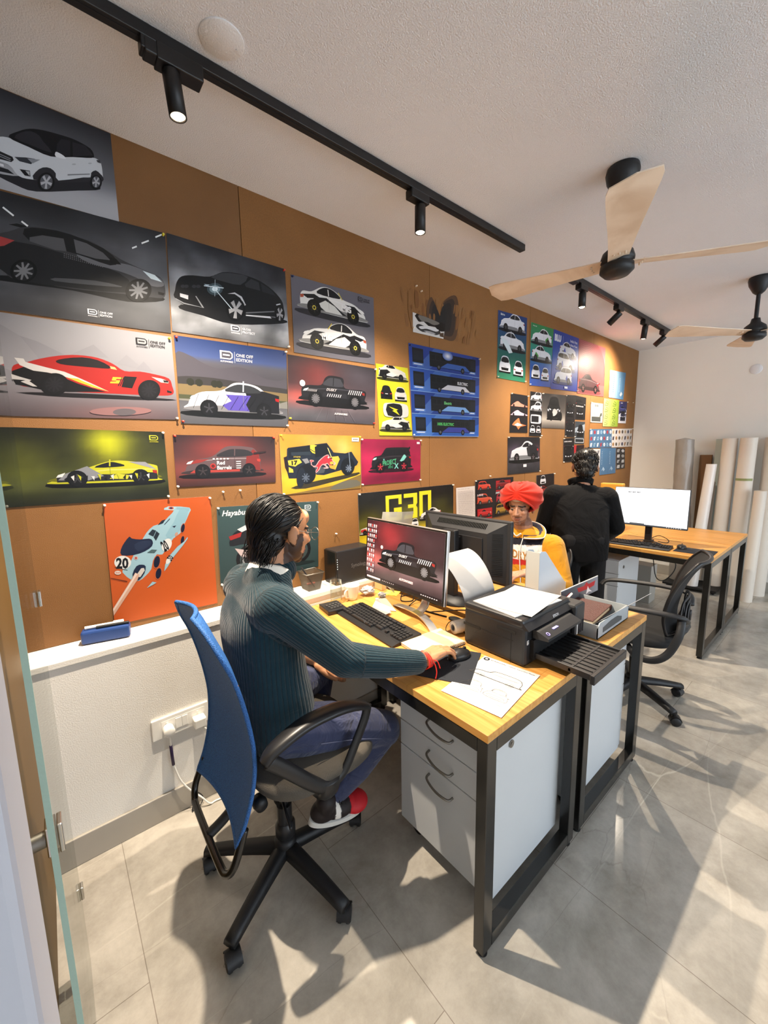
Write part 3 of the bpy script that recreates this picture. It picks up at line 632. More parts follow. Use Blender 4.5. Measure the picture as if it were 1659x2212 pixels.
a = Art(q, glow(vgrad((0, '#5b5459'), (.22, '#8b858a'), (.36, '#9c9ba0'), (1, '#bcbdc1')), [(.6, .05, .3, .1, '#a0706e', .6)]), n=(30, 20))
trace(a, [(0, 30), (882, 160), (920, 588), (0, 566)], vis['red_coupe'])
for p_, c in (([(-150, 260), (0, 90), (100, 150), (210, 260), (60, 330)], '#a9a9ae'), ([(100, 150), (190, 180), (330, 250), (200, 270)], '#a3a3a9'), ([(360, 250), (480, 200), (560, 270)], '#a6a6ab'), ([(600, 300), (650, 255), (740, 330)], '#a6a6ab'), ([(700, 330), (740, 290), (790, 345)], '#a2a2a8')): a.poly(p_, c)
a.poly([(80, 440), (300, 445), (600, 462), (890, 488), (860, 495), (500, 478), (250, 462)], '#1d1a1d', sm=2)
a.poly([(60, 340), (70, 300), (130, 288), (200, 270), (300, 255), (400, 253), (500, 268), (580, 300), (640, 338), (720, 342), (800, 358), (870, 380), (888, 420), (893, 460), (830, 468), (600, 455), (350, 440), (200, 420), (90, 400)], '#c32d27', sm=3)
a.poly([(60, 330), (120, 310), (170, 320), (260, 345), (330, 370), (400, 400), (460, 420), (545, 445), (350, 442), (230, 432), (110, 405), (60, 380)], '#151416', sm=1)
a.poly([(72, 262), (120, 268), (130, 285), (240, 315), (330, 338), (400, 368), (470, 400), (560, 443), (470, 418), (380, 380), (300, 352), (240, 340), (170, 330), (150, 322), (100, 300)], '#e9e7e2'); a.poly([(345, 368), (400, 375), (420, 385), (560, 443), (480, 420), (410, 395)], '#e6d23a')
a.poly([(56, 345), (100, 360), (160, 378), (150, 384), (190, 412), (130, 408), (75, 395), (60, 370)], '#dcdad6'); a.poly([(62, 372), (130, 378), (105, 385), (185, 418), (80, 400)], '#17171a')
a.poly([(285, 282), (330, 270), (420, 265), (500, 280), (560, 310), (560, 325), (480, 318), (380, 308), (310, 298)], '#211a1c', sm=2); a.poly([(565, 312), (590, 318), (602, 332), (570, 326)], '#e9dc8c', sm=1)
a.poly([(580, 368), (632, 372), (628, 380), (600, 378), (595, 385), (622, 387), (610, 402), (565, 400), (568, 392), (596, 392), (598, 388), (574, 386)], '#ead43a'); a.poly([(640, 365), (705, 370), (680, 428), (625, 420)], '#181416')
for k in range(3): a.line(628+k*10, 370, 608+k*10, 415, 4, '#181416')
a.poly([(780, 370), (830, 380), (870, 395), (868, 405), (830, 400)], '#f0e4d0', sm=1); a.poly([(840, 388), (868, 392), (868, 402), (845, 400)], '#2a2024'); a.poly([(860, 440), (885, 448), (885, 456), (862, 452)], '#1d1a1c')
a.ov(278, 402, 74, 58, '#121113'); a.rim(278, 402, 50, 42, '#232226', 10, '#19181b', .1); a.ov(768, 438, 58, 52, '#121113'); a.rim(768, 438, 42, 40, '#232226', 10, '#19181b', .1)
a.ov(620, 545, 160, 22, '#a57a78'); a.ov(640, 550, 60, 18, '#6f686c')
a.xf = None
a.logo(a.A*.775, .86, .075, '#17171a', 'ONE OFF|EDITION', back='#b9babd')
a.done('car_poster', 'light grey poster of a red coupe with white lightning stripes')
a = Art(BQ['sedan'], vgrad((0, '#55565b'), (.18, '#66676b'), (.28, '#5d5e62'), (.3, '#54533f'), (.40, '#6a6042'), (.46, '#8c7a55'), (.5, '#3b3a34'), (.52, '#45444a'), (.74, '#5f5e66'), (.8, '#4d5f93'), (1, '#2e4379')), n=(12, 40))
A_ = a.A
a.poly([(0, .44), (0, .80), (.10*A_, .80), (.22*A_, .72), (.35*A_, .68), (.5*A_, .72), (.62*A_, .70), (.75*A_, .62), (.9*A_, .60), (A_, .62), (A_, .44)], '#57545c', sm=3)
a.poly([(0, .44), (0, .54), (.3*A_, .56), (.7*A_, .52), (A_, .5), (A_, .44)], '#3c3a3a', sm=3)
a.poly([(0, .30), (A_, .30), (A_, .44), (.5*A_, .47), (0, .46)], '#84724d', sm=0); a.rect(0, .28, A_, .34, '#4c5138')
for x in (.10, .17, .30, .34): a.circ(x*A_, .49, .045, '#2b2d22', 9)
a.poly([(0, .27), (A_, .24), (A_, .34), (A_*.9, .30), (0, .29)], '#86867f')
car(a, 'sedan', .10, .10, 1.16, '#e2e3e8', flip=True, rim='#3a3a40', tyre='#0e0e10', glass='#33363a', lights='#cfd4da',
    extra=(([(0, .06), (0, .26), (.2, .30), (.40, .27), (.38, .2), (.42, .14), (.36, .06)], '#17181d'), ([(.34, .24), (.62, .235), (.56, .17), (.66, .12), (.60, .07), (.36, .07), (.40, .14)], '#5b4fae')))
for k in range(9): a.line(.15+k*.11, .19, .22+k*.12, .36, .003, '#0e0f14')
a.logo(A_*.36, .80, .10, '#f3f3f5', 'ONE OFF|EDITION', back='#57565f')
a.done('car_poster', 'poster of a white, purple and black sedan on a mountain track')
q = BQ['super']; q[0] = (-.125, 1.632); q[3] = (-.125, 1.354)
a = Art(q, glow(vgrad((0, '#22261a'), (.3, '#3a4020'), (.6, '#2c3016'), (1, '#1c1e14')), [(.62, .78, .16, .35, '#c4c81e', .9), (.1, .5, .22, .3, '#6f7428', .7), (.85, .6, .2, .25, '#5f6420', .6), (.45, .25, .5, .06, '#5c6236', .8)], .25, 5), n=(24, 14))
car(a, 'super', .52, .22, 1.22, '#c9cb2a', flip=True, glass='#1a1b1e', rim='#3c3d40', tyre='#101113', tail='#b23022', sy=1.15, lights='#f2f4f0',
    extra=(([(.0, .05), (.0, .12), (.2, .13), (.4, .10), (.6, .12), (.8, .16), (.98, .1), (.98, .05)], '#26282c'), ([(.55, .10), (.7, .20), (.9, .13), (.97, .07), (.7, .06)], '#8e9196'), ([(.30, .10), (.42, .12), (.5, .07), (.32, .06)], '#d0d23a'), ([(.0, .15), (.2, .21), (.3, .24), (.12, .235)], '#9ea1a6')))
for k in range(14): a.poly([(.62+k*.075, .33+.03*(k % 3)), (.66+k*.075, .36+.02*(k % 2)), (.65+k*.075, .30)], ('#17181a', '#e4e6e2', '#c9cb2a')[k % 3])
a.logo(a.A*.89, .87, .075, '#d9d53a', '', back='#1c1e14')
a.done('car_poster', 'black and acid-yellow poster of a low camouflage supercar behind the glass edge')
a = Art(BQ['rally'], glow(vgrad((0, '#3a2423'), (.3, '#6a3a36'), (.6, '#3a2a2b'), (1, '#211c1f')), [(.45, .75, .35, .3, '#a03a32', .75), (.1, .35, .2, .2, '#8e4038', .5), (.9, .25, .2, .15, '#7a3a34', .6)]))
X = car(a, 'hatch', .18, .16, 1.52, '#5c4a4c', flip=True, rim='#3a3335', tyre='#131214', glass='#2c2a2d', shadow='#120d0e', tail='#c23a30', sy=1.02,
    extra=(([(0, .07), (.02, .3), (.10, .37), (.2, .27), (.22, .12)], '#7a2b28'), ([(.7, .24), (.86, .235), (.97, .17), (.8, .2)], '#8a302b'), ([(.3, .07), (.95, .065), (.9, .1), (.3, .1)], '#a23a32')))
a.circ(.70, .39, .055, '#b8302a'); a.circ(.70, .39, .035, '#5c1c1a'); a.text('Red', .78, .42, .075, '#f3efef'); a.text('Barrels', .78, .32, .075, '#f3efef')
for k in range(4): a.rect(1.17, .33+k*.045, 1.27, .35+k*.045, '#cfcaca')
for k in range(5): a.rect(.70+k*.07, .52, .74+k*.07, .55, '#d8cccb')
a.poly([(1.55, .62), (1.83, .66), (1.83, .69), (1.55, .66)], '#2b1d1e')
a.done('car_poster', 'dark red poster of a rally hatchback lettered Red Barrels')
a = Art(BQ['orange'], '#cf6028', n=(6, 6)); trace(a, [(40, 92), (832, 40), (885, 828), (130, 990)], vis['orange']); bl = '#a3ccd9'
a.poly([(485, 138), (520, 115), (675, 122), (672, 165), (640, 240), (610, 310), (560, 350), (540, 380), (480, 470), (440, 470), (410, 520), (400, 580), (360, 630), (310, 670), (250, 660), (200, 620), (190, 590), (250, 520), (270, 470), (320, 380), (360, 310), (410, 260), (470, 240), (520, 190), (560, 140)], bl, sm=2)
a.poly([(485, 140), (515, 114), (580, 118), (555, 143)], '#b4d6e0'); a.poly([(583, 122), (675, 124), (672, 150), (575, 135)], '#8fbccb'); a.ov(538, 127, 20, 10, '#d8683a'); a.ov(538, 127, 12, 6, '#1f3562')
a.poly([(600, 140), (665, 150), (640, 230), (600, 300), (540, 350), (500, 330), (560, 230)], '#93c0cf', sm=2)
a.poly([(232, 342), (250, 355), (310, 362), (380, 355), (405, 372), (402, 410), (350, 450), (270, 478), (180, 482), (172, 440), (195, 390)], '#1c2540', sm=2)
a.poly([(270, 400), (340, 370), (395, 375), (380, 410), (300, 450)], '#28344f', sm=2); a.poly([(402, 286), (430, 295), (410, 340), (372, 322)], '#25303c'); a.poly([(432, 298), (456, 318), (430, 370), (412, 345)], '#25303c')
a.poly([(440, 255), (470, 220), (498, 210), (480, 240)], '#232c3a'); a.line(490, 250, 530, 205, 5, '#1d2a40'); a.poly([(548, 262), (578, 255), (565, 272)], '#182038'); a.poly([(400, 435), (440, 437), (420, 462), (366, 460)], '#4d686c')
a.ov(188, 535, 62, 50, '#e9ece8'); a.poly([(130, 570), (225, 590), (225, 593), (130, 573)], '#1a1a1e'); a.text('20', 140, 578, -76, '#14161c', bold=.04, w_=92, rot=-.03)
a.ov(510, 400, 34, 50, '#e9ece8', rot=.45); a.text('20', 494, 448, -76, '#14161c', bold=.04, w_=44, rot=-.5); a.ov(285, 500, 15, 13, '#d9b0a0'); a.ov(285, 500, 8, 7, '#a03a3a'); a.ov(580, 320, 11, 16, '#c9a08c', rot=.4)
for x, y, rx, ry in ((439, 526, 22, 44), (453, 611, 20, 40), (627, 275, 13, 32), (625, 362, 12, 30)): a.ov(x, y, rx*1.22, ry*1.16, '#c86a40', rot=.18); a.ov(x, y, rx, ry, '#161d36', rot=.18)
a.poly([(495, 595), (500, 545), (530, 480), (590, 410), (640, 370), (662, 338), (664, 350), (630, 400), (560, 490), (520, 560)], bl, sm=1); a.ov(527, 510, 16, 34, '#e9ece8', rot=.5); a.text('20', 512, 500, 40, '#14161c', bold=.04, w_=34, rot=-1.0)
a.poly([(370, 720), (410, 672), (440, 678), (415, 695)], bl); a.ov(154, 611, 24, 15, '#e2dcd2'); a.text('GULF', 138, 616, -11, '#c85a30', bold=.04, w_=32); a.poly([(103, 650), (225, 672), (225, 678), (103, 655)], '#4a1a12')
a.poly([(262, 620), (290, 560), (330, 548), (358, 560), (350, 610), (310, 662), (280, 655)], '#1b2743', sm=2); a.poly([(300, 612), (325, 575), (345, 572), (352, 590), (320, 640), (308, 640)], '#d8d4cc')
a.poly([(282, 608), (312, 622), (300, 660), (128, 930), (122, 880), (260, 650)], '#ddb49c'); a.poly([(282, 612), (300, 616), (160, 850), (125, 900), (122, 880), (262, 655)], '#efdccf')
a.xf = None
a.done('car_poster', 'orange poster of a pale blue number 20 race car', cat='poster')
q = BQ['bike']; q = [(.587, 1.286), (1.127, 1.267), (1.112, .90), (.578, .905)]
a = Art(q, vgrad((0, '#2f4444'), (1, '#3b5352'))); A_ = a.A
a.text('Hayabusa', .06, .885, .07, '#eef2f0', shear=.3, bold=.02); a.logo(A_-.22, .89, .065, '#e6ecea', '', back='#3b5352')
a.circ(.40, .30, .19, '#121416'); a.circ(.40, .30, .14, '#3b4a4a'); a.circ(.40, .30, .11, '#8b8f8f'); a.circ(.40, .30, .09, '#1b1e20')
a.circ(1.12, .30, .19, '#121416'); a.circ(1.12, .30, .14, '#3b4a4a'); a.circ(1.12, .30, .05, '#8b8f8f')
a.poly([(.14, .50), (.20, .66), (.48, .78), (.50, .66), (.62, .60), (.75, .66), (.95, .66), (1.12, .52), (1.05, .40), (.85, .25), (.6, .25), (.5, .40), (.35, .5)], '#1b1d20', sm=3)
a.poly([(.20, .46), (.62, .34), (.62, .26), (.28, .34)], '#cbb9b4'); a.poly([(.13, .62), (.30, .66), (.28, .60), (.15, .57)], '#a32a26'); a.poly([(.24, .70), (.48, .80), (.47, .72), (.3, .66)], '#d9dcdc')
a.poly([(.7, .55), (.95, .62), (1.0, .45), (.8, .35)], '#55595b', sm=2); a.poly([(.22, .08), (1.3, .08), (1.2, .13), (.3, .13)], '#1f2c2c', sm=3)
a.done('motorcycle_poster', 'dark green poster of a black sports motorcycle behind the man in the green sweater', cat='poster')
a = Art(BQ['roadsters'], vgrad((0, '#5d5c63'), (1, '#6a6971'))); A_ = a.A
yl = '#d9c64a'
def road(y, fl, x):
    X = car(a, 'roadster', x, y, 1.12, '#e9e9e2', flip=fl, rim='#2a2a24', tyre='#0c0c0d', glass='#17171b', shadow='#2b2a2e', tail='#b0553c', spokes=7, sy=1.12,
      extra=(([(.12, .08), (.2, .2), (.38, .22), (.62, .10), (.70, .07)], '#16161a'), ([(.24, .13), (.36, .19), (.5, .15), (.62, .07), (.36, .07)], '#dedfd6'), ([(.02, .2), (.2, .23), (.3, .2), (.1, .17)], '#1a1a1d'), ([(.66, .2), (.82, .2), (.94, .13), (.8, .16)], '#1a1a1d')))
    p = X((.56, .31)); q_ = X((.62, .24)); a.line(p[0], p[1], q_[0], q_[1], .012, yl); t = X((.66, .12)); a.text('MG', t[0]-.06, t[1], .085, '#f5f5f0' if not fl else '#f5f5f0', bold=.04)
    for c in ((.19, .085), (.79, .085)): p = X(c); a.circ(p[0], p[1], .03, yl); a.circ(p[0], p[1], .018, '#22221f')
road(.54, False, .13); road(.09, True, .13)
a.logo(A_*.78, .90, .055, '#1e1e22', 'ONE OFF|EDITION', back='#6a6971')
a.done('car_poster', 'grey poster of two black and white roadsters one above the other')
def truck_art(a, ox, oy, L, dusk=True, tilt=0):
    X = car(a, 'pickup', ox, oy, L, '#1b1b1f', flip=True, rim='#6c6c70', tyre='#0b0b0d', glass='#3a3b42', spokes=12, shadow='#0d0b0c', tail='#8a2a26', hi='#3c3c44', tilt=tilt, lights='#e2ecec',
       extra=(([(.3, .12), (.7, .12), (.68, .18), (.32, .18)], '#26262b'),))
    for k in range(7):
        a.poly([X(p) for p in ((.05+k*.034, .24), (.062+k*.034, .24), (.09+k*.034, .18), (.078+k*.034, .18))], '#d8d4d4')
        a.poly([X(p) for p in ((.40+k*.034, .165), (.412+k*.034, .165), (.43+k*.034, .125), (.418+k*.034, .125))], '#d8d4d4')
        a.poly([X(p) for p in ((.78+k*.02, .20), (.788+k*.02, .20), (.80+k*.02, .17), (.792+k*.02, .17))], '#c8c4c4')
    p = X((.60, .20)); a.text('DUSKY', p[0]-.04*L, p[1], .035*L, '#cfcaca', shear=.4); return X
pk = glow(vgrad((0, '#46444a'), (.3, '#6b5f63'), (.42, '#4b3b3f'), (.7, '#3a3236'), (1, '#29272b')), [(.12, .38, .2, .12, '#e06a5e', .85), (.3, .75, .25, .3, '#8a3430', .75), (.85, .35, .3, .1, '#a2989c', .6), (.75, .8, .3, .3, '#54505a', .5), (.2, .1, .3, .1, '#5a6064', .5)], .15, 2)
a = Art(BQ['pickup'], pk); truck_art(a, .24, .26, 1.27); a.circ(.25, .59, .05, '#e9f2f1'); a.text('AUTOWORKS', .86, .13, .03, '#e6e2e2', bold=.05)
for k in range(5): a.line(.5+k*.2, .02, .62+k*.13, .22, .006, '#6f6a70')
a.done('car_poster', 'smoky red and grey poster of a black pickup truck')
a = Art(BQ['yellow'], '#e8e62e'); A_ = a.A
def bm(y, fl): car(a, 'coupe', .05, y, A_-.1, '#e4e4da', flip=fl, rim='#3c3c38', glass='#1a1a1a', shadow='#3a3a10', tail='#7a4a20', sy=1.25, extra=(([(0, .06), (.05, .2), (.3, .22), (.6, .10), (.9, .07)], '#171716'), ([(.2, .1), (.45, .18), (.7, .13), (.5, .08)], '#efefe6')))
bm(.79, False); bm(.06, True)
front(a, .06, .53, .22, '#17171a', rear=True); front(a, .33, .51, .24, '#dcdcd2')
a.poly([(.10, .30), (.10, .44), (.2, .47), (.5, .47), (.58, .43), (.58, .31), (.5, .27), (.2, .27)], '#e4e4da', sm=3); a.poly([(.17, .29), (.17, .45), (.42, .46), (.46, .40), (.46, .34), (.42, .28)], '#1b1b1b', sm=2)
a.poly([(.2, .42), (.3, .37), (.26, .36), (.40, .30), (.34, .37), (.38, .38)], '#e8e62e')
a.done('car_poster', 'bright yellow poster of one striped coupe in five views')
a = Art(BQ['bus'], '#2a4a9e'); A_ = a.A
for k in range(4):
    y = .75-.25*k; c = ('#27449a', '#2c55ae', '#23408e', '#2f5fb4')[k]
    a.rect(0, y+.004, A_, y+.246, c); a.poly([(.1, y+.004), (.4, y+.246), (.7, y+.246), (.3, y+.004)], mixc(c, '#7fb0ea', .35)); a.poly([(1.0, y+.1), (1.1, y+.246), (A_, y+.246), (A_, y+.16)], mixc(c, '#101c50', .4))
    a.rect(0, y, A_, y+.006, '#8ab2e6')
    for x0, w_ in ((.05, .17), (A_-.21, .13)):
        a.rect(x0, y+.03, x0+w_, y+.215, '#12141a'); a.rect(x0+.01, y+.09, x0+w_-.01, y+.19, '#1d222c'); a.rect(x0, y+.03, x0+w_, y+.06, '#5a84c8'); a.rect(x0+.02, y+.04, x0+w_-.02, y+.05, '#dfe6f2')
    a.rect(.32, y+.045, .32+.73, y+.21, '#101218'); a.rect(.33, y+.12, .33+.70, y+.185, '#1e232d')
    for i in range(8): a.rect(.335+i*.087, y+.125, .335+i*.087+.078, y+.18, '#0b0d12')
    a.poly([(.5, y+.05), (.62, y+.11), (.95, y+.11), (1.05, y+.05)], ('#3d68b6', '#e6e8ec', '#7fb0ea', '#39439a')[k])
    for x in (.47, .90): a.circ(x, y+.05, .034, '#08090b'); a.circ(x, y+.05, .017, '#5c6066')
    t = ('', 'ELECTRIC', 'Electric', '100% ELECTRIC')[k]
    if t: a.text(t, (.80, .80, .55, .42)[k], y+.13, .033, ('#ffffff', '#ffffff', '#7ee08a', '#5fd070')[k], bold=.03)
a.smudge(.62, .94, .09, .05, '#ffffff', '#4a6ab8')
a.done('bus_poster', 'glossy blue poster of four electric buses', cat='poster')
a = Art(BQ['jeep'], glow(vgrad((0, '#d9a828'), (.2, '#eac52c'), (.5, '#d8a23c'), (1, '#d39a34')), [(.45, .95, .2, .3, '#c79a5c', .7), (.75, .75, .1, .2, '#f4d484', .6), (.1, .1, .3, .12, '#dcb42a', .5)], .12, 4), n=(24, 18)); trace(a, [(18, 35), (898, 50), (905, 628), (55, 702)], vis['jeep'])
a.poly([(120, 690), (300, 660), (600, 600), (905, 480), (905, 628), (60, 700)], '#8a7038', sm=0); a.poly([(140, 625), (300, 575), (600, 510), (880, 455), (860, 490), (600, 560), (300, 632)], '#3a3420', sm=2); a.poly([(560, 640), (700, 560), (860, 540), (900, 600), (700, 640)], '#6f6c5c', sm=2)
a.poly([(72, 300), (100, 275), (102, 200), (115, 185), (530, 130), (560, 170), (605, 235), (730, 245), (800, 225), (840, 290), (875, 340), (860, 375), (820, 400), (760, 380), (690, 430), (500, 485), (420, 480), (380, 420), (200, 520), (120, 520), (105, 460)], '#1d2634', sm=1)
a.poly([(118, 195), (350, 158), (360, 250), (180, 300), (120, 300)], '#121820'); a.poly([(400, 160), (528, 138), (555, 200), (550, 260), (405, 290)], '#10151d'); a.poly([(145, 235), (355, 225), (358, 265), (150, 270)], '#2b3640')
a.poly([(350, 155), (398, 150), (405, 250), (375, 240), (352, 210)], '#e8d040'); a.line(352, 200, 402, 232, 8, '#1d2634'); a.poly([(392, 152), (425, 160), (400, 175)], '#e8d040'); a.poly([(535, 180), (548, 190), (590, 300), (578, 290)], '#e8d98c')
a.poly([(66, 290), (100, 278), (120, 440), (105, 455), (80, 400)], '#241419', sm=1); a.poly([(110, 325), (235, 305), (262, 345), (215, 370), (190, 390), (120, 375)], '#e6d248', sm=0); a.text('17', 152, 372, -44, '#141414', bold=.06, w_=66, rot=-.08); a.poly([(120, 395), (165, 420), (170, 455), (122, 455)], '#e6d248')
a.poly([(262, 310), (320, 300), (345, 345), (300, 360)], '#8a8d90'); a.poly([(560, 285), (655, 275), (672, 310), (650, 360), (625, 425), (560, 400)], '#dcc048', sm=1); a.poly([(390, 380), (520, 400), (500, 460), (425, 470)], '#4a5158', sm=1)
rd = '#c83440'
a.poly([(345, 318), (385, 320), (390, 335), (368, 340), (372, 375), (410, 380), (440, 330), (500, 275), (545, 258), (560, 285), (580, 290), (600, 330), (630, 355), (600, 380), (560, 385), (540, 360), (520, 372), (548, 395), (545, 412), (500, 412), (500, 402), (525, 398), (490, 370), (460, 400), (455, 420), (412, 465), (408, 440), (430, 400), (395, 398), (362, 385), (358, 350)], '#e9b0ac', sm=2)
a.poly([(352, 324), (382, 325), (382, 332), (364, 336), (368, 380), (412, 388), (445, 338), (502, 282), (542, 266), (556, 290), (576, 296), (594, 332), (612, 352), (590, 372), (560, 378), (540, 350), (510, 362), (484, 362), (455, 395), (448, 415), (418, 452), (416, 440), (436, 396), (400, 392), (366, 378), (362, 350)], rd, sm=2)
a.ov(585, 352, 22, 18, '#e4b44a'); a.ov(548, 290, 8, 10, '#f0ded6'); a.ov(578, 298, 12, 7, '#2c1418'); a.ov(592, 372, 12, 7, '#2c1418'); a.poly([(560, 380), (630, 372), (615, 422), (570, 410)], '#dca83e', sm=1)
a.ov(312, 470, 100, 110, '#0f1319', rot=.1); a.ov(250, 510, 46, 110, '#1a222e', rot=.1); a.rim(302, 512, 46, 54, '#5c6878', 8, '#1c242f', .12); a.ov(760, 390, 74, 96, '#0f1319', rot=.1); a.rim(768, 412, 36, 46, '#6f7c8c', 8, '#1c242f', .12); a.line(770, 235, 790, 440, 6, '#8ea0b0')
a.poly([(800, 70), (880, 70), (878, 114), (800, 112)], '#efeee6'); a.poly([(815, 82), (865, 84), (865, 98), (815, 96)], '#34342f'); a.poly([(820, 88), (862, 89), (862, 94), (820, 93)], '#efeee6'); a.text('XTREME', 168, 292, -16, '#b9a850', bold=.03, w_=78)
a.xf = None
a.done('car_poster', 'golden yellow poster of a dark off-roader numbered 17')
a = Art(BQ['mini'], glow(vgrad((0, '#8a1238'), (.3, '#a3163f'), (1, '#9c1e44')), [(.5, .85, .4, .2, '#7c1a38', .8), (.15, .55, .15, .25, '#c02a56', .6), (.5, .12, .4, .1, '#4c1024', .7)], .15, 8))
X = car(a, 'mini', .30, .26, 1.2, '#1c191c', flip=True, rim='#c03040', tyre='#0c0b0c', glass='#151417', spokes=5, shadow='#2a0a16', hi='#3b3539', extra=(([(.12, .28), (.18, .34), (.30, .2), (.22, .18)], '#7fcabd'), ([(.88, .28), (.95, .27), (.94, .23), (.9, .24)], '#7fcabd')))
a.text('PROJECT', .62, .40, .11, '#4fae7c', rot=.12, bold=.02, w_=.42); a.text('MINI', .78, .33, .06, '#3e8c66', rot=.1, w_=.14); a.text('X', .96, .33, .12, '#7fcabd', bold=.03); a.text('x', .62, .52, .06, '#7fcabd', bold=.03)
a.poly([(1.30, .74), (1.46, .84), (1.48, .80), (1.34, .68)], '#1c191c'); a.rect(a.A-.14, .90, a.A-.04, .95, '#f0dfe2')
a.done('car_poster', 'crimson poster of a small dark car lettered PROJECT X')
q = BQ['g30']; a = Art(q, glow(vgrad((0, '#d8c01e'), (.16, '#c0ac1c'), (.34, '#4c4a1c'), (.55, '#24241c'), (1, '#1a1a18')), [(.1, .45, .12, .2, '#6f6c22', .7), (.5, .5, .12, .2, '#8a8826', .6), (.85, .55, .1, .2, '#55541e', .7)], .3, 6)); A_ = a.A
def blk(x, w_, h0, pts): a.poly([(x+p[0]*w_, h0+p[1]*.52) for p in pts], '#e4e02c')
blk(.66, .42, .38, [(0, 1), (1, 1), (1, .62), (.8, .62), (.8, .86), (.2, .86), (.2, .14), (.7, .14), (.7, .34), (.5, .34), (.5, .5), (1, .5), (1, 0), (0, 0)])
blk(1.14, .38, .38, [(0, 1), (1, 1), (1, .6), (.9, .5), (1, .4), (1, 0), (0, 0), (0, .16), (.7, .16), (.7, .42), (.3, .42), (.3, .56), (.7, .56), (.7, .84), (0, .84)])
blk(1.58, .36, .40, [(0, 1), (1, 1), (1, 0), (.72, 0), (.72, .84), (.28, .84), (.28, .0), (0, 0)])
car(a, 'super', .04, .18, .5, '#dcdcd4', rim='#444444', sy=1.2, extra=(([(.2, .18), (.6, .2), (.9, .1), (.5, .1)], '#e4d62c'), ([(0, .1), (.3, .12), (.2, .2), (0, .18)], '#c2302a')))
car(a, 'coupe', 1.62, .30, .62, '#e6e6de', rim='#444444', sy=1.15, flip=True, extra=(([(.1, .2), (.5, .22), (.9, .12), (.5, .1)], '#c2302a'),)); front(a, 1.08, .22, .16, '#dcdcd6'); front(a, 1.34, .20, .2, '#e2e2dc')
a.done('car_poster', 'black poster with giant yellow letters G30 behind the monitors')
a = Art(BQ['doc'], '#e9e3da')
a.text('xxx xxxx xx xxx'.replace('x', 'n'), .08, .93, .018, '#6a6058', w_=.6)
for k in range(24):
    x = .07
    while x < a.A-.1:
        l = .03+random.random()*.1; a.rect(x, .86-k*.033, min(a.A-.06, x+l), .868-k*.033, '#a59c94'); x += l+.02
a.done('printed_notice', 'white typed notice pinned left of the red turban', cat='notice')
def redsheet(key, cells, label, dy=0):
    a = Art(BQ[key], '#1a1416', dy=dy)
    for (x, y, w_, bgc, cc, kd) in cells:
        if bgc: a.rect(x-.03, y-.05, x+w_+.03, y+.23, bgc)
        if kd == 'front': front(a, x+w_*.2, y, w_*.55, cc)
        else: car(a, kd, x, y, w_, cc, rim='#888888', sy=1.1)
    a.text('S-CROSS' if key != 'redB' else 'SWIFT', .06, .60, .045, '#f0eceb', bold=.03, shear=.2)
    return a.done('car_poster', label)
redsheet('redA', [(.12, .72, .5, None, '#d8452e', 'suv'), (.08, .36, .6, None, '#d05030', 'suv'), (.1, .04, .55, '#b52024', '#c82a2a', 'coupe')], 'black and red poster sheet of red cars between typed notice and turban')
redsheet('redB', [(.12, .70, .6, '#a81c20', '#7c1418', 'sedan'), (.1, .34, .6, None, '#a62030', 'hatch'), (.08, .04, .6, None, '#b08a30', 'suv')], 'black and red poster sheet of red cars directly behind the turban')
redsheet('redC', [(.1, .70, .6, None, '#d9d9d9', 'front'), (.1, .36, .7, '#b01c22', '#8c161a', 'sedan'), (.1, .02, .7, '#8c161a', '#6c1014', 'hatch')], 'black and red poster sheet with a white car, right of the turban')
def white_cars(a, ys, L, flip0=False, acc='#4f9e48'):
    for i, y in enumerate(ys):
        fl = (i % 2 == 0) ^ flip0
        car(a, 'sedan', (a.A-L)/2, y, L, '#e8ebee', flip=fl, rim='#55585c', shadow='#101820', glass='#1b2026', sy=1.15, tail='#9a3030', extra=(([(.1, .1), (.2, .22), (.34, .14), (.28, .07)], acc),))
a = Art(BQ['Q1'], vgrad((0, '#2f7d5a'), (.4, '#24665e'), (.7, '#234a72'), (1, '#22407c'))); white_cars(a, (.72, .44), .66, acc='#dfe4e8'); front(a, .05, .10, .30, '#e8ebee'); front(a, .44, .08, .28, '#e8ebee', rear=True)
a.text('Bdrive', .06, .94, .03, '#e9f1ee', bold=.03); a.poly([(.05, .62), (.25, .58), (.4, .42), (.3, .40)], '#dfeeee'); a.done('cab_poster', 'tall blue and green poster of white sedans, leftmost of the upper row', cat='poster')
a = Art(BQ['Q2'], vgrad((0, '#2a4a9c'), (.35, '#2f64b0'), (.6, '#2c8f7e'), (1, '#33884c'))); white_cars(a, (.68, .40), .62); front(a, .05, .12, .27, '#e8ebee'); front(a, .37, .10, .26, '#e8ebee', rear=True); a.text('Green cab', .05, .95, .02, '#dff0e4'); a.done('cab_poster', 'tall green to blue poster of white sedans with leaf decals', cat='poster')
a = Art(BQ['Q3'], vgrad((0, '#23379c'), (.5, '#2b62ba'), (1, '#2747a6'))); A_ = a.A
a.text('BLU', .05, .83, .10, '#eef2fa', bold=.08, w_=.24); a.line(.36, .80, .36, .94, .006, '#c9d6f0'); a.text("India's First", A_-.06, .88, .045, '#f0f4fb', al='r'); a.text('All-Electric Fleet of Taxis', A_-.06, .81, .035, '#f0f4fb', al='r', w_=.5)
for k, (x, y, L) in enumerate(((.26, .58, .62), (.18, .34, .64), (.12, .10, .62))): car(a, 'suv' if k else 'sedan', x, y, L, '#eceff4', flip=k > 1, rim='#8c9098', shadow='#182c70', sy=1.2, extra=(([(.2, .12), (.3, .24), (.36, .14), (.3, .08)], '#2f4fb8'),))
a.rect(.48, .03, .60, .07, '#e8eef8'); a.done('cab_poster', 'blue poster headed BLU with three white taxis', cat='poster')
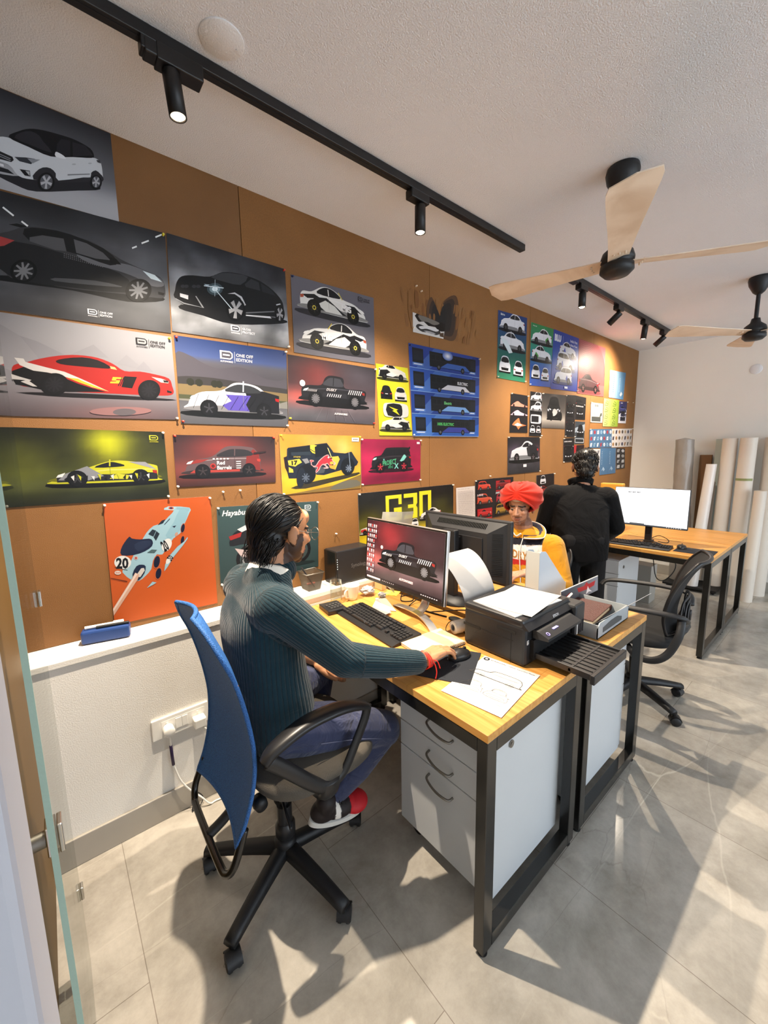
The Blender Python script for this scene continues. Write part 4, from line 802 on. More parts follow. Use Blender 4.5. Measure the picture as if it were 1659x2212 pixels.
a = Art(BQ['Q4'], vgrad((0, '#c46c66'), (.5, '#cf6c6c'), (1, '#c86468'))); A_ = a.A
for k in range(26):
    r0 = .08+k*.033; pts = []
    for i in range(15): t = PI*i/14; pts.append((max(0, min(A_, .42+r0*math.cos(t)*1.0)), min(1, .22+r0*math.sin(t)*.98)))
    for i in range(14):
        if pts[i] != pts[i+1]: a.line(*pts[i], *pts[i+1], .008, '#a8514e')
    a.k -= 13
car(a, 'coupe', .06, .03, .92, '#5c3a3c', rim='#9a6a68', glass='#2a1c20', shadow='#8c4a4a', sy=1.15); a.poly([(.85, .22), (1.0, .27), (1.0, .24), (.88, .18)], '#b8282e'); a.done('car_poster', 'pink poster of a dark sports car under concentric arcs')
a = Art(BQ['Q5'], lambda u, v: mixc('#cfe4ea', '#5a97c4', u)); A_ = a.A
for k in range(9): a.poly([(.35, .2+k*.075), (.42, .23+k*.075), (.40, .25+k*.075), (.34, .24+k*.075)], '#3c7aae'); a.poly([(A_*.62, .25+k*.06), (A_*.68, .27+k*.06), (A_*.66, .29+k*.06)], '#e6f1f6')
a.line(A_*.5, .08, A_*.5, .92, .008, '#e6f1f6'); a.poly([(A_*.7, .15), (A_*.8, .28), (A_*.9, .2), (A_*.8, .1)], '#eaf3f7'); a.done('sticker_poster', 'pale blue sticker sheet poster in the brightest lamp pool', cat='poster')
a = Art(BQ['Q6'], '#1d1b1d'); A_ = a.A
for k, y in enumerate((.70, .47)): a.poly([(.05, y), (.2, y+.08), (.35, y+.12), (.5, y+.07), (A_-.05, y+.02), (A_-.05, y-.01), (.05, y-.02)], ('#d88a74', '#cdb3c4')[k], sm=3); a.circ(.15, y, .04, '#0a0a0b'); a.circ(A_-.15, y, .04, '#0a0a0b')
a.poly([(.1, .2), (.3, .34), (.42, .38), (.5, .24), (A_-.05, .2), (.5, .16), (.4, .08), (.3, .17)], '#e07a4a', sm=2); a.poly([(.2, .2), (.35, .26), (.6, .2), (.35, .17)], '#f1ddd4'); a.done('car_poster', 'narrow black poster of three pink and orange formula race cars')
a = Art(BQ['Q7'], '#1c1a1b'); A_ = a.A
for y in (.77, .54): car(a, 'hatch', .03, y, A_-.06, '#d9dadb', sy=1.3, flip=True, rim='#999999')
a.poly([(.04, .32), (.04, .46), (.1, .49), (A_-.1, .49), (A_-.03, .44), (A_-.03, .34), (A_-.1, .29), (.1, .29)], '#cfd0d2', sm=2); a.poly([(.07, .32), (.07, .46), (A_-.15, .46), (A_-.15, .32)], '#1b1b1e'); front(a, .03, .07, .21, '#dddddd'); front(a, .29, .07, .20, '#cccccc', rear=True); a.done('car_poster', 'narrow black poster of a white hatchback in stacked views')
a = Art(BQ['Q8'], glow(vgrad((0, '#57504a'), (.25, '#c9bfae'), (.5, '#6a625a'), (1, '#3a3634')), [(.5, .9, .15, .3, '#8a8278', .5)])); front(a, .28, .26, .80, '#1d1d1f'); front(a, .38, .36, .6, '#232325'); a.poly([(.55, .42), (.7, .58), (.9, .5), (.8, .40), (.65, .36)], '#e8e4da', sm=2); a.circ(.52, .36, .11, '#0d0d0e', ry=.14); a.circ(1.1, .36, .09, '#0d0d0e', ry=.13); a.done('car_poster', 'sepia poster of a black off-roader seen from the front')
for key, lb, n_ in (('Q9', 'tall near-black poster of dark car views, right of the sepia off-roader', 4), ('Q10', 'near-black poster with white words beside the pink poster', 2), ('Q12', 'black poster with a line of white words, below the tall near-black one', 2)):
    a = Art(BQ[key], '#211f20'); A_ = a.A
    for k in range(n_): (car if k % 2 else (lambda *x, **y: front(a, x[2], x[3], A_*.8, '#0f0f10')))(a, 'hatch', .06, .06+k*.86/n_, A_-.12, '#111112', rim='#5c5c5e', hi='#4a4a4c', shadow=None) if k % 2 else front(a, A_*.15, .06+k*.86/n_, A_*.6, '#0e0e10')
    if key != 'Q9': a.text('DARK & BOLD' if key == 'Q12' else 'GLOSS BLACK', .06, .84 if key == 'Q12' else .55, .05, '#e4e2e0', w_=A_*.7, bold=.03)
    a.done('car_poster', lb)
a = Art(BQ['Q11'], '#3a4248'); A_ = a.A; a.poly([(0, .7), (A_, .9), (A_, .6), (0, .5)], '#9aa6ae'); front(a, .2, .32, .65, '#17181b'); a.rect(.05, .06, A_-.05, .24, '#d9dcde'); a.rect(.08, .08, A_-.08, .22, '#22282c'); a.done('car_poster', 'small poster of a dark car on pale blue-grey with a framed strip below')
a = Art(BQ['Q13'], '#2a1a1c', dy=0); a.poly([(0, 0), (0, 1), (.4, 1), (.2, 0)], '#b02a30'); car(a, 'hatch', .3, .2, a.A-.4, '#141416', rim='#666666'); a.done('car_poster', 'small dark poster with a red band above the standing man')
a = Art(BQ['Q14'], glow(vgrad((0, '#26262a'), (.25, '#3a393e'), (.5, '#2c2a2e'), (1, '#1d1c1e')), [(.2, .6, .18, .2, '#6d5a72', .7), (.9, .55, .12, .2, '#7a4a58', .7)], .2, 9), ); car(a, 'coupe', .15, .30, a.A-.25, '#cfd2d6', flip=True, rim='#6a6064', glass='#1c1d20', sy=1.2, extra=(([(.0, .06), (.0, .24), (.2, .3), (.45, .24), (.4, .1)], '#222226'),)); a.rect(a.A*.46, .17, a.A*.56, .25, '#e6e6e8'); a.done('car_poster', 'square dark poster of a silver and black coupe above the turban')
a = Art(BQ['Q15'], '#cfcabc'); A_ = a.A
for k in range(3): a.circ(.55+k*.14, .86, .045, '#5a5c56', ry=.07)
for k in range(5): a.rect(.1, .62-k*.05, .1+.3+.2*random.random(), .63-k*.05, '#8c897e')
a.rect(.12, .06, A_-.25, .30, '#4f524e'); a.poly([(A_-.4, .28), (A_-.3, .48), (A_-.1, .52), (A_-.12, .36)], '#55584f'); a.done('drawing_poster', 'cream technical sheet left of the lime green one', cat='poster')
a = Art(BQ['Q16'], lambda u, v: mixc('#e4ec9a', '#a9c83a', u)); A_ = a.A
for i in range(2):
    for j in range(4):
        x, y = .10+i*A_*.5, .05+j*.235
        for (p, q_) in (((0, 0), (.28, .02)), ((.28, .02), (.3, .12)), ((.3, .12), (.14, .18)), ((.14, .18), (0, 0)), ((.05, .1), (.28, .06))): a.line(x+p[0], y+p[1], x+q_[0], y+q_[1], .014, '#5f7a24')
a.line(A_/2, 0, A_/2, 1, .006, '#8aa63a'); a.done('sticker_poster', 'lime green sticker sheet with line drawings', cat='poster')
a = Art(BQ['Q17'], vgrad((0, '#e8e6e6'), (.28, '#dcdce4'), (.42, '#2a2f5c'), (1, '#2b2c5e'))); a.poly([(0, .4), (a.A, .62), (a.A, .45), (0, .28)], '#e6e6ec'); front(a, .2, .12, .6, '#1e2440'); car(a, 'hatch', .1, .5, .75, '#3c4684', rim='#8088b0'); a.text('WRAPS', .15, .90, .05, '#e8e8f0'); a.done('car_poster', 'small navy and white poster at the right of the lime sheet')
def stick(key, bgc, cols, lab, n=6, m_=3, ph=False):
    a = Art(BQ[key], bgc); A_ = a.A; r = random.Random(key)
    for i in range(n):
        for j in range(m_):
            x, y = A_*(i+.5)/n, (j+.5)/m_; w_, h_ = A_/n*.32, .3/m_
            c = cols[(i*3+j) % len(cols)]
            if r.random() < .5: a.circ(x, y, w_, c, ry=h_, n=12)
            else: a.poly([(x-w_, y-h_), (x+w_*r.random(), y-h_), (x+w_, y+h_), (x-w_*.7, y+h_*.8)], c)
            a.rect(x-w_*.3, y-h_*.3, x+w_*.3, y+h_*.2, mixc(c, '#303030', .4))
    return a.done('sticker_poster', lab, cat='poster')
stick('Q18', '#4f7596', ['#dfe3e6', '#b0404a', '#e8ecee', '#8fb0c8'], 'slate blue sticker sheet of white and red badges', 7, 3)
stick('Q19', '#e9e1d6', ['#b98a52', '#4a4a60', '#c8b08a', '#6a6258'], 'cream sheet of brown food and badge pictures by the far corner', 7, 3)
stick('Q20', '#dedcd8', ['#8a8c90', '#b8babc'], 'white sheet half hidden by the standing man', 3, 3)
a = Art(BQ['Q21'], '#4f7a9e'); A_ = a.A; a.line(A_/2, 0, A_/2, 1, .012, '#35597a')
for i in range(2):
    for k in range(8): a.poly([(.12+i*A_/2+.03*(k % 2), .38+k*.065), (.2+i*A_/2, .41+k*.065), (.15+i*A_/2, .43+k*.065)], '#b9cfdf')
    a.poly([(.15+i*A_/2, .14), (.3+i*A_/2, .3), (.45+i*A_/2, .2), (.35+i*A_/2, .12), (.28+i*A_/2, .2)], '#a9c3d6')
a.done('sticker_poster', 'pair of joined steel-blue sticker sheets below the badge sheets', cat='poster')
stick('Q22', '#26262a', ['#dcdcd8', '#b8b8b4'], 'black sheet of white product photos near the board corner', 2, 4)
# scorched patch with a burnt sheet
a = Art([(1.75, 2.53), (2.56, 2.52), (2.50, 2.28), (1.80, 2.30)], '#6f4a26', thick=.0006, dy=-.0022)
a.b.bm.clear(); a.b.cl = a.b.bm.verts.layers.float_color.get('Col') or a.b.bm.verts.layers.float_color.new('Col')
r = random.Random(3); A_ = a.A
for k in range(60):
    x, y = r.random()*A_, r.random(); w_ = .03+.05*r.random(); h_ = .08+.2*r.random()
    a.poly([(x-w_, y-h_), (x+w_*r.random(), y-h_*.7), (x+w_, y+h_*.6), (x, y+h_), (x-w_*.8, y+h_*.5)], mixc('#85593080'[:7], '#9c7040', r.random()), sm=2)
o = a.done('glue_stain', 'torn glue and paper residue patch above the bus poster', cat='stain')
pts = [(0, 0), (.05, .10), (.20, .16), (.24, .05), (.2, -.12), (.05, -.14), (-.1, -.12), (-.16, 0), (-.1, .1)]
b = B()
for i, (sc, c) in enumerate(((1.0, '#4a3018'), (.82, '#2c1c10'), (.62, '#120c08'), (.35, '#050404'))):
    pp = [(p[0]*sc*.8, p[1]*sc*1.0) for p in pts]; sm = smoothline([(*p, 0) for p in pp], True, 5)
    tr = tessellate_polygon([[Vector((p.x, p.y, 0)) for p in sm]])
    b.add([(2.11+p.x, YB-.0022-.0002*i, 2.42+p.y) for p in sm], [list(t) for t in tr], c)
o = obj('scorch_mark', b, M['attr'], recalc=False); tag(o, 'black scorch mark burnt into the brown board', 'stain')
a = Art(BQ['burnt'], '#e4e2da', dy=.001); A_ = a.A
a.poly([(.3, 1), (.35, .7), (.55, .62), (.9, .7), (1.3, .55), (1.9, .6), (2.2, .45), (A_, .5), (A_, 1)], '#1a1512', sm=2); a.poly([(.5, .98), (.7, .7), (1.2, .75), (1.8, .7), (2.2, .95)], '#7c776e', sm=3)
a.poly([(.25, .3), (.5, .5), (1.2, .45), (2.2, .5), (2.4, .3), (2.0, .12), (1.5, .2), (.8, .12)], '#3b3a38', sm=3); a.poly([(.5, .36), (1.2, .5), (2.2, .5), (2.0, .34), (1.2, .36), (.7, .26)], '#e9e9e6', sm=3); a.poly([(.9, .2), (1.5, .26), (2.0, .2), (1.6, .12)], '#b4b4b2', sm=2)
a.poly([(2.3, .3), (A_-.05, .4), (A_, .1), (2.4, .1)], '#5a4632')
a.done('burnt_sheet', 'half burnt white print stuck to the scorched board', cat='poster')
# push pins: one round head each at the sheet corners the photo shows
pin_m = {'#efe9dc': mat('white_pin', '#efe9dc', .3), '#c23a2c': mat('red_pin', '#c23a2c', .3), '#d8cf3a': mat('yellow_pin', '#d8cf3a', .3), '#2a3a66': mat('blue_pin', '#2a3a66', .3)}
pin0 = {}
def pin(x, z, c='#efe9dc', what='white'):
    if c not in pin0:
        b = B(); R = Matrix.Rotation(PI/2, 4, 'X'); b.lathe([(0, 0), (.0045, 0), (.005, .001), (.003, .004), (.003, .008), (.0048, .010), (.004, .012), (0, .012)], (x, YB-.0042, z), 12, R)
        o = obj('push_pin', b, pin_m[c]); o.data.transform(Matrix.Translation(o.location-Vector((x, YB-.004, z)))); o.location = (x, YB-.004, z); pin0[c] = o
    else:
        o = pin0[c].copy(); COL.objects.link(o); o.location = (x, YB-.004, z)
    tag(o, what+' push pin stuck in the brown pin-up wall', 'push pin', what+' push pins in the pin-up wall'); return o
for k, cs in (('black_suv', (2,)), ('red_coupe', (2,)), ('sedan', (1, 2)), ('super', (1, 2, 3)), ('rally', (3,)), ('orange', (0, 1)), ('bike', (0, 1, 3)), ('pickup', (1,)), ('bus', (1, 3)), ('jeep', (3,)), ('mini', (0, 1, 2, 3)), ('g30', (0, 1)), ('Q1', (2, 3)), ('Q2', (3,)), ('Q3', (2,)), ('Q6', (0, 1)), ('Q7', (1, 2)), ('Q8', (0, 1)), ('Q9', (2, 3)), ('Q12', (0, 3)), ('Q14', (0, 1, 2)), ('Q15', (0, 3)), ('Q17', (1,)), ('Q18', (0,)), ('Q19', (1, 2)), ('redA', (0,)), ('redC', (1,))):
    for i in cs:
        p = BQ[k][i]; cx = sum(v[0] for v in BQ[k])/4; cz = sum(v[1] for v in BQ[k])/4
        pin(p[0]+(cx-p[0])*.02, p[1]+(cz-p[1])*.03)
for x, z in ((.62, 1.355), (1.235, 1.07), (.70, 1.357), (2.7, 1.33), (5.60, 2.09), (1.885, 2.55), (1.93, 2.53), (1.86, 2.30)): pin(x, z)
for k, i in (('black_suv', 1), ('sedan', 3), ('rally', 0), ('rally', 1), ('sedan', 0), ('pickup', 2)):
    p = BQ[k][i]; cx = sum(v[0] for v in BQ[k])/4; cz = sum(v[1] for v in BQ[k])/4; pin(p[0]+(cx-p[0])*.03, p[1]+(cz-p[1])*.045, '#c23a2c', 'red')
for k, i in (('red_coupe', 1), ('jeep', 0), ('jeep', 1), ('pickup', 3), ('dark_hatch', 1)):
    p = BQ[k][i]; cx = sum(v[0] for v in BQ[k])/4; cz = sum(v[1] for v in BQ[k])/4; pin(p[0]+(cx-p[0])*.03, p[1]+(cz-p[1])*.045, '#d8cf3a', 'yellow')
for k, i in (('roadsters', 0), ('bus', 0)):
    p = BQ[k][i]; cx = sum(v[0] for v in BQ[k])/4; cz = sum(v[1] for v in BQ[k])/4; pin(p[0]+(cx-p[0])*.03, p[1]+(cz-p[1])*.045, '#2a3a66', 'blue')
# ------------------------------------------------------------------ ceiling: track lights, fans, cover plates
def rail(x0, x1, label):
    b = B(); b.bb((x0, 1.40, ZC-.034), (x1, 1.436, ZC-.0005), bev=.002); b.bb((x0+.01, 1.412, ZC-.0355), (x1-.01, 1.424, ZC-.034))
    t = thing('track_rail', label, 'track light', ((x0+x1)/2, 1.418, ZC-.034)); obj('rail', b, M['black'], t); return t
r1 = rail(-.6, 2.27, 'long black ceiling track rail above the green sweater man')
b = B(); b.bb((.36, 1.393, ZC-.078), (.485, 1.443, ZC-.034), bev=.003); b.bb((.322, 1.398, ZC-.066), (.365, 1.438, ZC-.034), bev=.003); obj('feed_box', b, M['black'], r1)
r2 = rail(2.87, 4.97, 'short black ceiling track rail at the far end')
b = B(); b.bb((2.87, 1.396, ZC-.05), (2.95, 1.440, ZC-.034), bev=.003); obj('feed_box', b, M['black'], r2)
def spot(x, axis, length, state, label, power=1, zt=2.62, tw=.04):
    t = thing('track_spotlight', label, 'spotlight', (x, 1.418, ZC-.072))
    b = B(); b.bb((x-.055, 1.396, ZC-.072), (x+.055, 1.44, ZC-.035), bev=.004); obj('adapter', b, M['black'], t)
    top = Vector((x+.015, 1.418, zt)); d = Vector(axis).normalized()
    b = B(); b.cyl((x+.015, 1.418, ZC-.073), (x+.015, 1.418, zt), .0045, n=10); b.ell(top, .009, n=10, m=6); obj('stem', b, M['black'], t)
    b = B(); z = d; u = z.orthogonal().normalized(); v = z.cross(u); R = Matrix((u, v, z)).transposed().to_4x4()
    c = top-d*.012; L = length
    b.lathe([(0, 0), (.022, 0), (.0245, .004), (.0245, L), (.0205, L), (.019, L-.014)], c, 24, R); obj('housing', b, M['black'], t)
    b = B(); b.lathe([(0, L-.010), (.0200, L-.010), (.0200, L-.004), (.014, L+.001), (0, L+.003)], c, 20, R)
    obj('lens', b, M[{'on': 'lamp_on', 'dim': 'lamp_dim', 'off': 'lamp_off'}[state]], t)
    if power:
        ld = bpy.data.lights.new('bulb', 'SPOT'); ld.energy = LAMP_W*power; ld.color = (1, .85, .67); ld.shadow_soft_size = .014
        ld.spot_size = math.radians(128); ld.spot_blend = 1.0
        lo = bpy.data.objects.new('bulb', ld); COL.objects.link(lo); lo.parent = t
        p = c+d*(L+.010); lo.location = p-Vector(t.location); lo.rotation_euler = (-d).to_track_quat('Z', 'Y').to_euler()
    return t
spot(.385, (.09, -.02, -1), .115, 'on', 'lit track spotlight hanging nearest the camera', 1.5)
spot(1.41, (0, 0, -1), .115, 'on', 'lit track spotlight above the monitors', 1.0)
spot(3.04, (.0, .0, -1), .10, 'on', 'lit track spotlight above the turbaned man', 1.0)
spot(3.70, (-.15, .62, -.6), .11, 'off', 'black track spotlight tilted towards the pin-up wall, left of the pale one', .0)
spot(4.30, (0, .1, -1), .11, 'dim', 'track spotlight with pale lens between the two tilted ones', .5)
spot(4.82, (-.15, .62, -.6), .11, 'off', 'black track spotlight tilted at the rail end by the corner', .6)
def fan(x, y, zh, angs, label, tilt=.12):
    t = thing('ceiling_fan', label, 'ceiling fan', (x, y, zh-.05))
    b = B(); b.lathe([(0, ZC), (.062, ZC-.001), (.066, ZC-.02), (.06, ZC-.05), (.034, ZC-.10), (.018, ZC-.115), (0, ZC-.115)], (x, y, 0), 28); obj('canopy', b, M['plastic'], t)
    b = B(); b.cyl((x, y, zh+.06), (x, y, ZC-.11), .0125, n=14); obj('down_rod', b, M['plastic'], t)
    b = B(); b.lathe([(0, zh+.10), (.024, zh+.098), (.03, zh+.07), (.06, zh+.045), (.068, zh+.02), (.066, zh+.006), (.05, zh+.0), (.066, zh-.006), (.068, zh-.03), (.05, zh-.048), (0, zh-.052)], (x, y, 0), 32); obj('motor', b, M['plastic'], t)
    for k, a in enumerate(angs):
        ca, sa = math.cos(math.radians(a)), math.sin(math.radians(a)); b = B()
        def f(u, v, top=0):
            r = .05+.53*u; w_ = (.040+.026*u+.016*math.sin(PI*u*.5)**3)
            if u > .93: w_ *= 1-.12*((u-.93)/.07)
            s_ = (v-.5)*2*w_; rr = r+(.02*(1-abs(v-.5)*2) if u > .99 else 0)
            return (x+ca*rr-sa*s_, y+sa*rr+ca*s_, zh+.002+math.sin(tilt)*s_*1.6+.022*u+top)
        b.grid(lambda u, v: f(u, v, .004), 16, 6); b.grid(lambda u, v: f(u, v, 0), 16, 6)
        ed = [(u/16, 0) for u in range(17)]+[(1, v/6) for v in range(1, 7)]+[(u/16, 1) for u in range(15, -1, -1)]+[(0, v/6) for v in range(5, 0, -1)]
        n = len(ed); b.add([f(*e, 0) for e in ed]+[f(*e, .004) for e in ed], [[i, (i+1) % n, n+(i+1) % n, n+i] for i in range(n)])
        for s_ in (-.022, .0, .022): b.cyl((x+ca*.10-sa*s_, y+sa*.10+ca*s_, zh-.004), (x+ca*.10-sa*s_, y+sa*.10+ca*s_, zh+.008), .004, n=8)
        obj('blade', b, M['blade'], t)
    return t
m = M['blade'] = mat('washed_oak_blade', '#c9a888', .5)
tc = nd(m, 'ShaderNodeTexCoord'); n = nd(m, 'ShaderNodeTexNoise'); n.inputs['Scale'].default_value = 4; n.inputs['Detail'].default_value = 5; n.inputs['Distortion'].default_value = 1.0
cr = nd(m, 'ShaderNodeValToRGB'); cr.color_ramp.elements[0].color = L4('#cdb69c'); cr.color_ramp.elements[1].color = L4('#e8d8c4'); cr.color_ramp.elements[0].position = .32; cr.color_ramp.elements[1].position = .6
lk(m, tc.outputs['Object'], n.inputs['Vector']); lk(m, n.outputs['Fac'], cr.inputs['Fac']); lk(m, cr.outputs['Color'], pr(m).inputs['Base Color'])
fan(2.02, .793, 2.33, (-155, -49, 98), 'near ceiling fan with three washed oak blades')
fan(3.995, .61, 2.335, (138, 18, -102), 'far ceiling fan cut by the right picture edge')
def cover(name, c, axis, label, r=.062):
    b = B(); R = Matrix.Identity(4) if axis == 'z' else Matrix.Rotation(PI/2, 4, 'Y')
    b.lathe([(0, -.0035), (r*.97, -.0035), (r, -.002), (r, 0)], c, 32, R); 
    for s in (-1, 1):
        p = Vector(c)+R @ Vector((s*r*.7, 0, -.0045)); q_ = Vector(c)+R @ Vector((s*r*.7, 0, -.002)); b.cyl(q_, p, .004, n=8, col='#333333')
    return tag(obj(name, b, M['white_cover']), label, 'cover plate')
M['white_cover'] = mat('cover_plate_paint', '#dddee0', .7, bump=.3, bscale=200)
cover('ceiling_cover_plate', (.517, 1.318, ZC), 'z', 'round blank cover plate on the ceiling beside the long rail')
b = B(); b.lathe([(0, .008), (.045, .008), (.05, .004), (.05, 0)], (XF, .825, 2.32), 28, Matrix.Rotation(-PI/2, 4, 'Y')); tag(obj('wall_cover_plate', b, M['white_cover']), 'round blank cover plate high on the far white wall', 'cover plate')

# ------------------------------------------------------------------ glass door at the left
gl = thing('glass_door', 'clear glass door with green polished edge at the left', 'door', (-.056, 1.07, .01))
b = B(); b.bb((-.060, .80, .012), (-.052, 1.36, 2.45)); obj('glass_pane', b, M['glass'], gl)
m = mat('green_glass_edge', '#9db8ab', .25, bump=.05); b = B(); b.bb((-.0605, .797, .012), (-.0515, .8, 2.45)); obj('polished_edge', b, m, gl)
for z, y, s in ((1.165, 1.335, 1), (.86, .86, 1.4), (.285, 1.33, 1)):
    b = B(); b.bb((-.068, y-.012*s, z-.02*s), (-.0605, y+.012*s, z+.02*s), bev=.002); b.bb((-.0515, y-.012*s, z-.02*s), (-.044, y+.012*s, z+.02*s), bev=.002); obj('clamp_fitting', b, M['chrome'], gl)
b = B(); b.cyl((-.129, .86, .86), (-.0685, .86, .86), .014, n=20); obj('support_bar', b, M['steel'], gl)

# ------------------------------------------------------------------ socket, plugs and cables on the wall
so = thing('wall_socket', 'white switch and socket plate low on the white wall', 'socket', (.327, YW, .41))
b = B(); b.bb((.217, YW-.010, .366), (.437, YW, .456), bev=.003); obj('plate', b, M['white'], so)
b = B(); b.bb((.305, YW-.0125, .388), (.328, YW-.0095, .434), bev=.002); b.bb((.330, YW-.0125, .388), (.353, YW-.0095, .434), bev=.002); obj('switch', b, M['white'], so)
b = B(); b.bb((.252, YW-.0105, .382), (.42, YW-.0090, .440), bev=.0005)
for cx in (.275, .392):
    b.bb((cx-.004, YW-.0125, .424), (cx+.004, YW-.011, .432), col='#111111')
obj('outlet', b, M['white'], so)
p1 = thing('plug', 'round white plug in the left outlet with a cable hanging down', 'plug', (.275, YW-.03, .40))
b = B(); b.cyl((.275, YW-.0125, .404), (.275, YW-.045, .404), .021, n=20); b.ell((.275, YW-.045, .404), (.021, .006, .021)); obj('body', b, M['white'], p1)
b = B(); b.tube(smoothline([(.275, YW-.03, .385), (.276, YW-.03, .33), (.276, YW-.03, .30)]), .0035); b.tube(smoothline([(.279, YW-.03, .245), (.30, YW-.03, .16), (.335, YW-.03, .09), (.37, YW-.05, .05), (.40, YW-.06, .008), (.44, YW-.06, .005), (.62, YW-.10, .005), (.85, YW-.12, .005)]), .0035); obj('cable', b, M['white'], p1)
b = B(); b.tube([(.276, YW-.03, .335), (.277, YW-.03, .29), (.279, YW-.03, .245)], .006); obj('tape_wrap', b, mat('purple_tape', '#2b1a44', .5), p1)
p2 = thing('phone_charger', 'square white charger in the right outlet', 'charger', (.392, YW-.03, .39))
b = B(); b.bb((.368, YW-.055, .372), (.416, YW-.0125, .414), bev=.005); obj('body', b, M['white'], p2)
b = B(); b.tube(smoothline([(.40, YW-.05, .373), (.42, YW-.055, .355), (.46, YW-.06, .35), (.56, YW-.06, .33), (.66, YW-.05, .22), (.70, YW-.05, .02), (.8, YW-.07, .004)]), .0028); obj('cable', b, M['white'], p2)
b = B(); b.tube(smoothline([(.33, YW-.05, .004), (.35, YW-.02, .05), (.36, YW-.02, .06), (.38, YW-.03, .03), (.36, YW-.04, .004), (.33, YW-.045, .004), (.34, YW-.03, .02)]), .002); tag(obj('loose_cable', b, M['dgrey']), 'thin grey cable looped on the floor by the skirting', 'cable')
# whiteboard duster with markers on the ledge
du = thing('whiteboard_eraser', 'navy blue whiteboard eraser on the white ledge', 'eraser', (.115, 1.855, .812))
b = B(); b.box((.115, 1.858, .838), (.16, .05, .050), rz=-.22, bev=.008); obj('body', b, M['blue'], du)
b = B(); b.cyl((.05, 1.876, .870), (.175, 1.853, .870), .0065, n=12); b.cyl((.142, 1.866, .8701), (.175, 1.86, .8701), .0072, n=12, col='#222222'); tag(obj('marker_pen', b, M['white']), 'white marker pen lying on the navy eraser', 'pen')
b = B(); b.cyl((.085, 1.860, .868), (.19, 1.836, .868), .006, n=12); tag(obj('marker_pen', b, M['plastic']), 'black marker pen lying on the navy eraser', 'pen')

# ------------------------------------------------------------------ desks
def desk(x0, x1, y0, y1, label, name='desk'):
    t = thing(name, label, 'desk', ((x0+x1)/2, (y0+y1)/2, 0))
    b = B(); b.bb((x0, y0, .725), (x1, y1, .75), bev=.0015); obj('desktop', b, M['wood'], t)
    f = .045; xi0, xi1 = x0+.001, x1-.001
    for yy in (y0+.001, y1-.046):
        b = B()
        def loop(s0, s1, z0, z1, w_): return [(s0, z0), (s1, z0), (s1, z1), (s0, z1)]
        b.bb((xi0, yy, .018), (xi0+f, yy+.036, .725), bev=.002); b.bb((xi1-f, yy, .018), (xi1, yy+.036, .725), bev=.002)
        b.bb((xi0+f, yy, .018), (xi1-f, yy+.036, .018+f), bev=.002); b.bb((xi0+f, yy, .725-f), (xi1-f, yy+.036, .725), bev=.002)
        obj('end_frame', b, M['gloss'], t)
        for xx in (xi0+.022, xi1-.022):
            b = B(); b.cyl((xx, yy+.018, 0), (xx, yy+.018, .006), .016, n=16); b.cyl((xx, yy+.018, .006), (xx, yy+.018, .02), .006, n=10); obj('levelling_foot', b, M['rubber'], t)
    b = B(); b.bb((xi0, y0+.037, .68), (xi0+.03, y1-.046, .724), bev=.002); b.bb((xi1-.03, y0+.037, .68), (xi1, y1-.046, .724), bev=.002); obj('side_rail', b, M['gloss'], t)
    return t
d1 = desk(.85, 1.43, .59, 1.758, 'near oak-topped desk the green sweater man works at')
d2 = desk(1.475, 2.09, .59, 1.758, 'oak-topped desk under the printer edge and document tray')
d3 = desk(3.50, 4.145, .625, 1.745, 'far oak-topped desk carrying the bright monitor')
d4 = desk(4.155, 4.81, .625, 1.745, 'farthest oak-topped desk by the material rolls')
def pedestal(x0, x1, y0, y1, z1, face, label, lock=True):
    t = thing('drawer_pedestal', label, 'cabinet', ((x0+x1)/2, (y0+y1)/2, 0)); s = face
    bx0, bx1 = (x0+.018, x1) if s < 0 else (x0, x1-.018)
    b = B(); b.bb((bx0, y0, .065), (bx1, y1, z1), bev=.0015); obj('body', b, M['cab'], t)
    zs = [.072, .398, .502, z1-.004]
    for i in range(3):
        b = B(); xa, xb = (x0, x0+.0165) if s < 0 else (x1-.0165, x1); b.bb((xa, y0+.001, zs[i]+.002), (xb, y1-.001, zs[i+1]-.002), bev=.0015); dr = obj('drawer_front', b, M['cab'], t)
        xf = x0 if s < 0 else x1; zc = zs[i+1]-(.035, .045, .075)[i]; yc = (y0+y1)/2
        b = B(); b.tube(smoothline([(xf, yc+.055, zc), (xf+s*.022, yc+.048, zc-.004), (xf+s*.030, yc, zc-.016), (xf+s*.022, yc-.048, zc-.022), (xf, yc-.055, zc-.022)]), .0042, n=10); obj('handle', b, M['steel'], dr)
    if lock:
        b = B(); b.cyl(((x0+.10 if s < 0 else x1-.10), y0-.004, z1-.07), ((x0+.10 if s < 0 else x1-.10), y0, z1-.07), .013, n=20); b.cyl(((x0+.10 if s < 0 else x1-.10), y0-.0055, z1-.07), ((x0+.10 if s < 0 else x1-.10), y0-.004, z1-.07), .007, n=16); obj('lock', b, M['steel'], t)
    for xx in (x0+.05, x1-.05):
        for yy in (y0+.05, y1-.05):
            b = B(); b.cyl((xx-.01, yy, .026), (xx+.01, yy, .026), .025, n=18); b.bb((xx-.014, yy-.012, .04), (xx+.014, yy+.012, .064)); obj('castor', b, M['rubber'], t)
    return t
pedestal(.955, 1.395, .645, 1.065, .66, -1, 'light grey three-drawer pedestal under the near desk')
pedestal(1.53, 2.04, .648, 1.065, .66, 1, 'light grey pedestal under the desk with the document tray', lock=False)
pedestal(3.52, 3.98, 1.22, 1.60, .62, -1, 'grey three-drawer pedestal under the far desk behind the black chair')
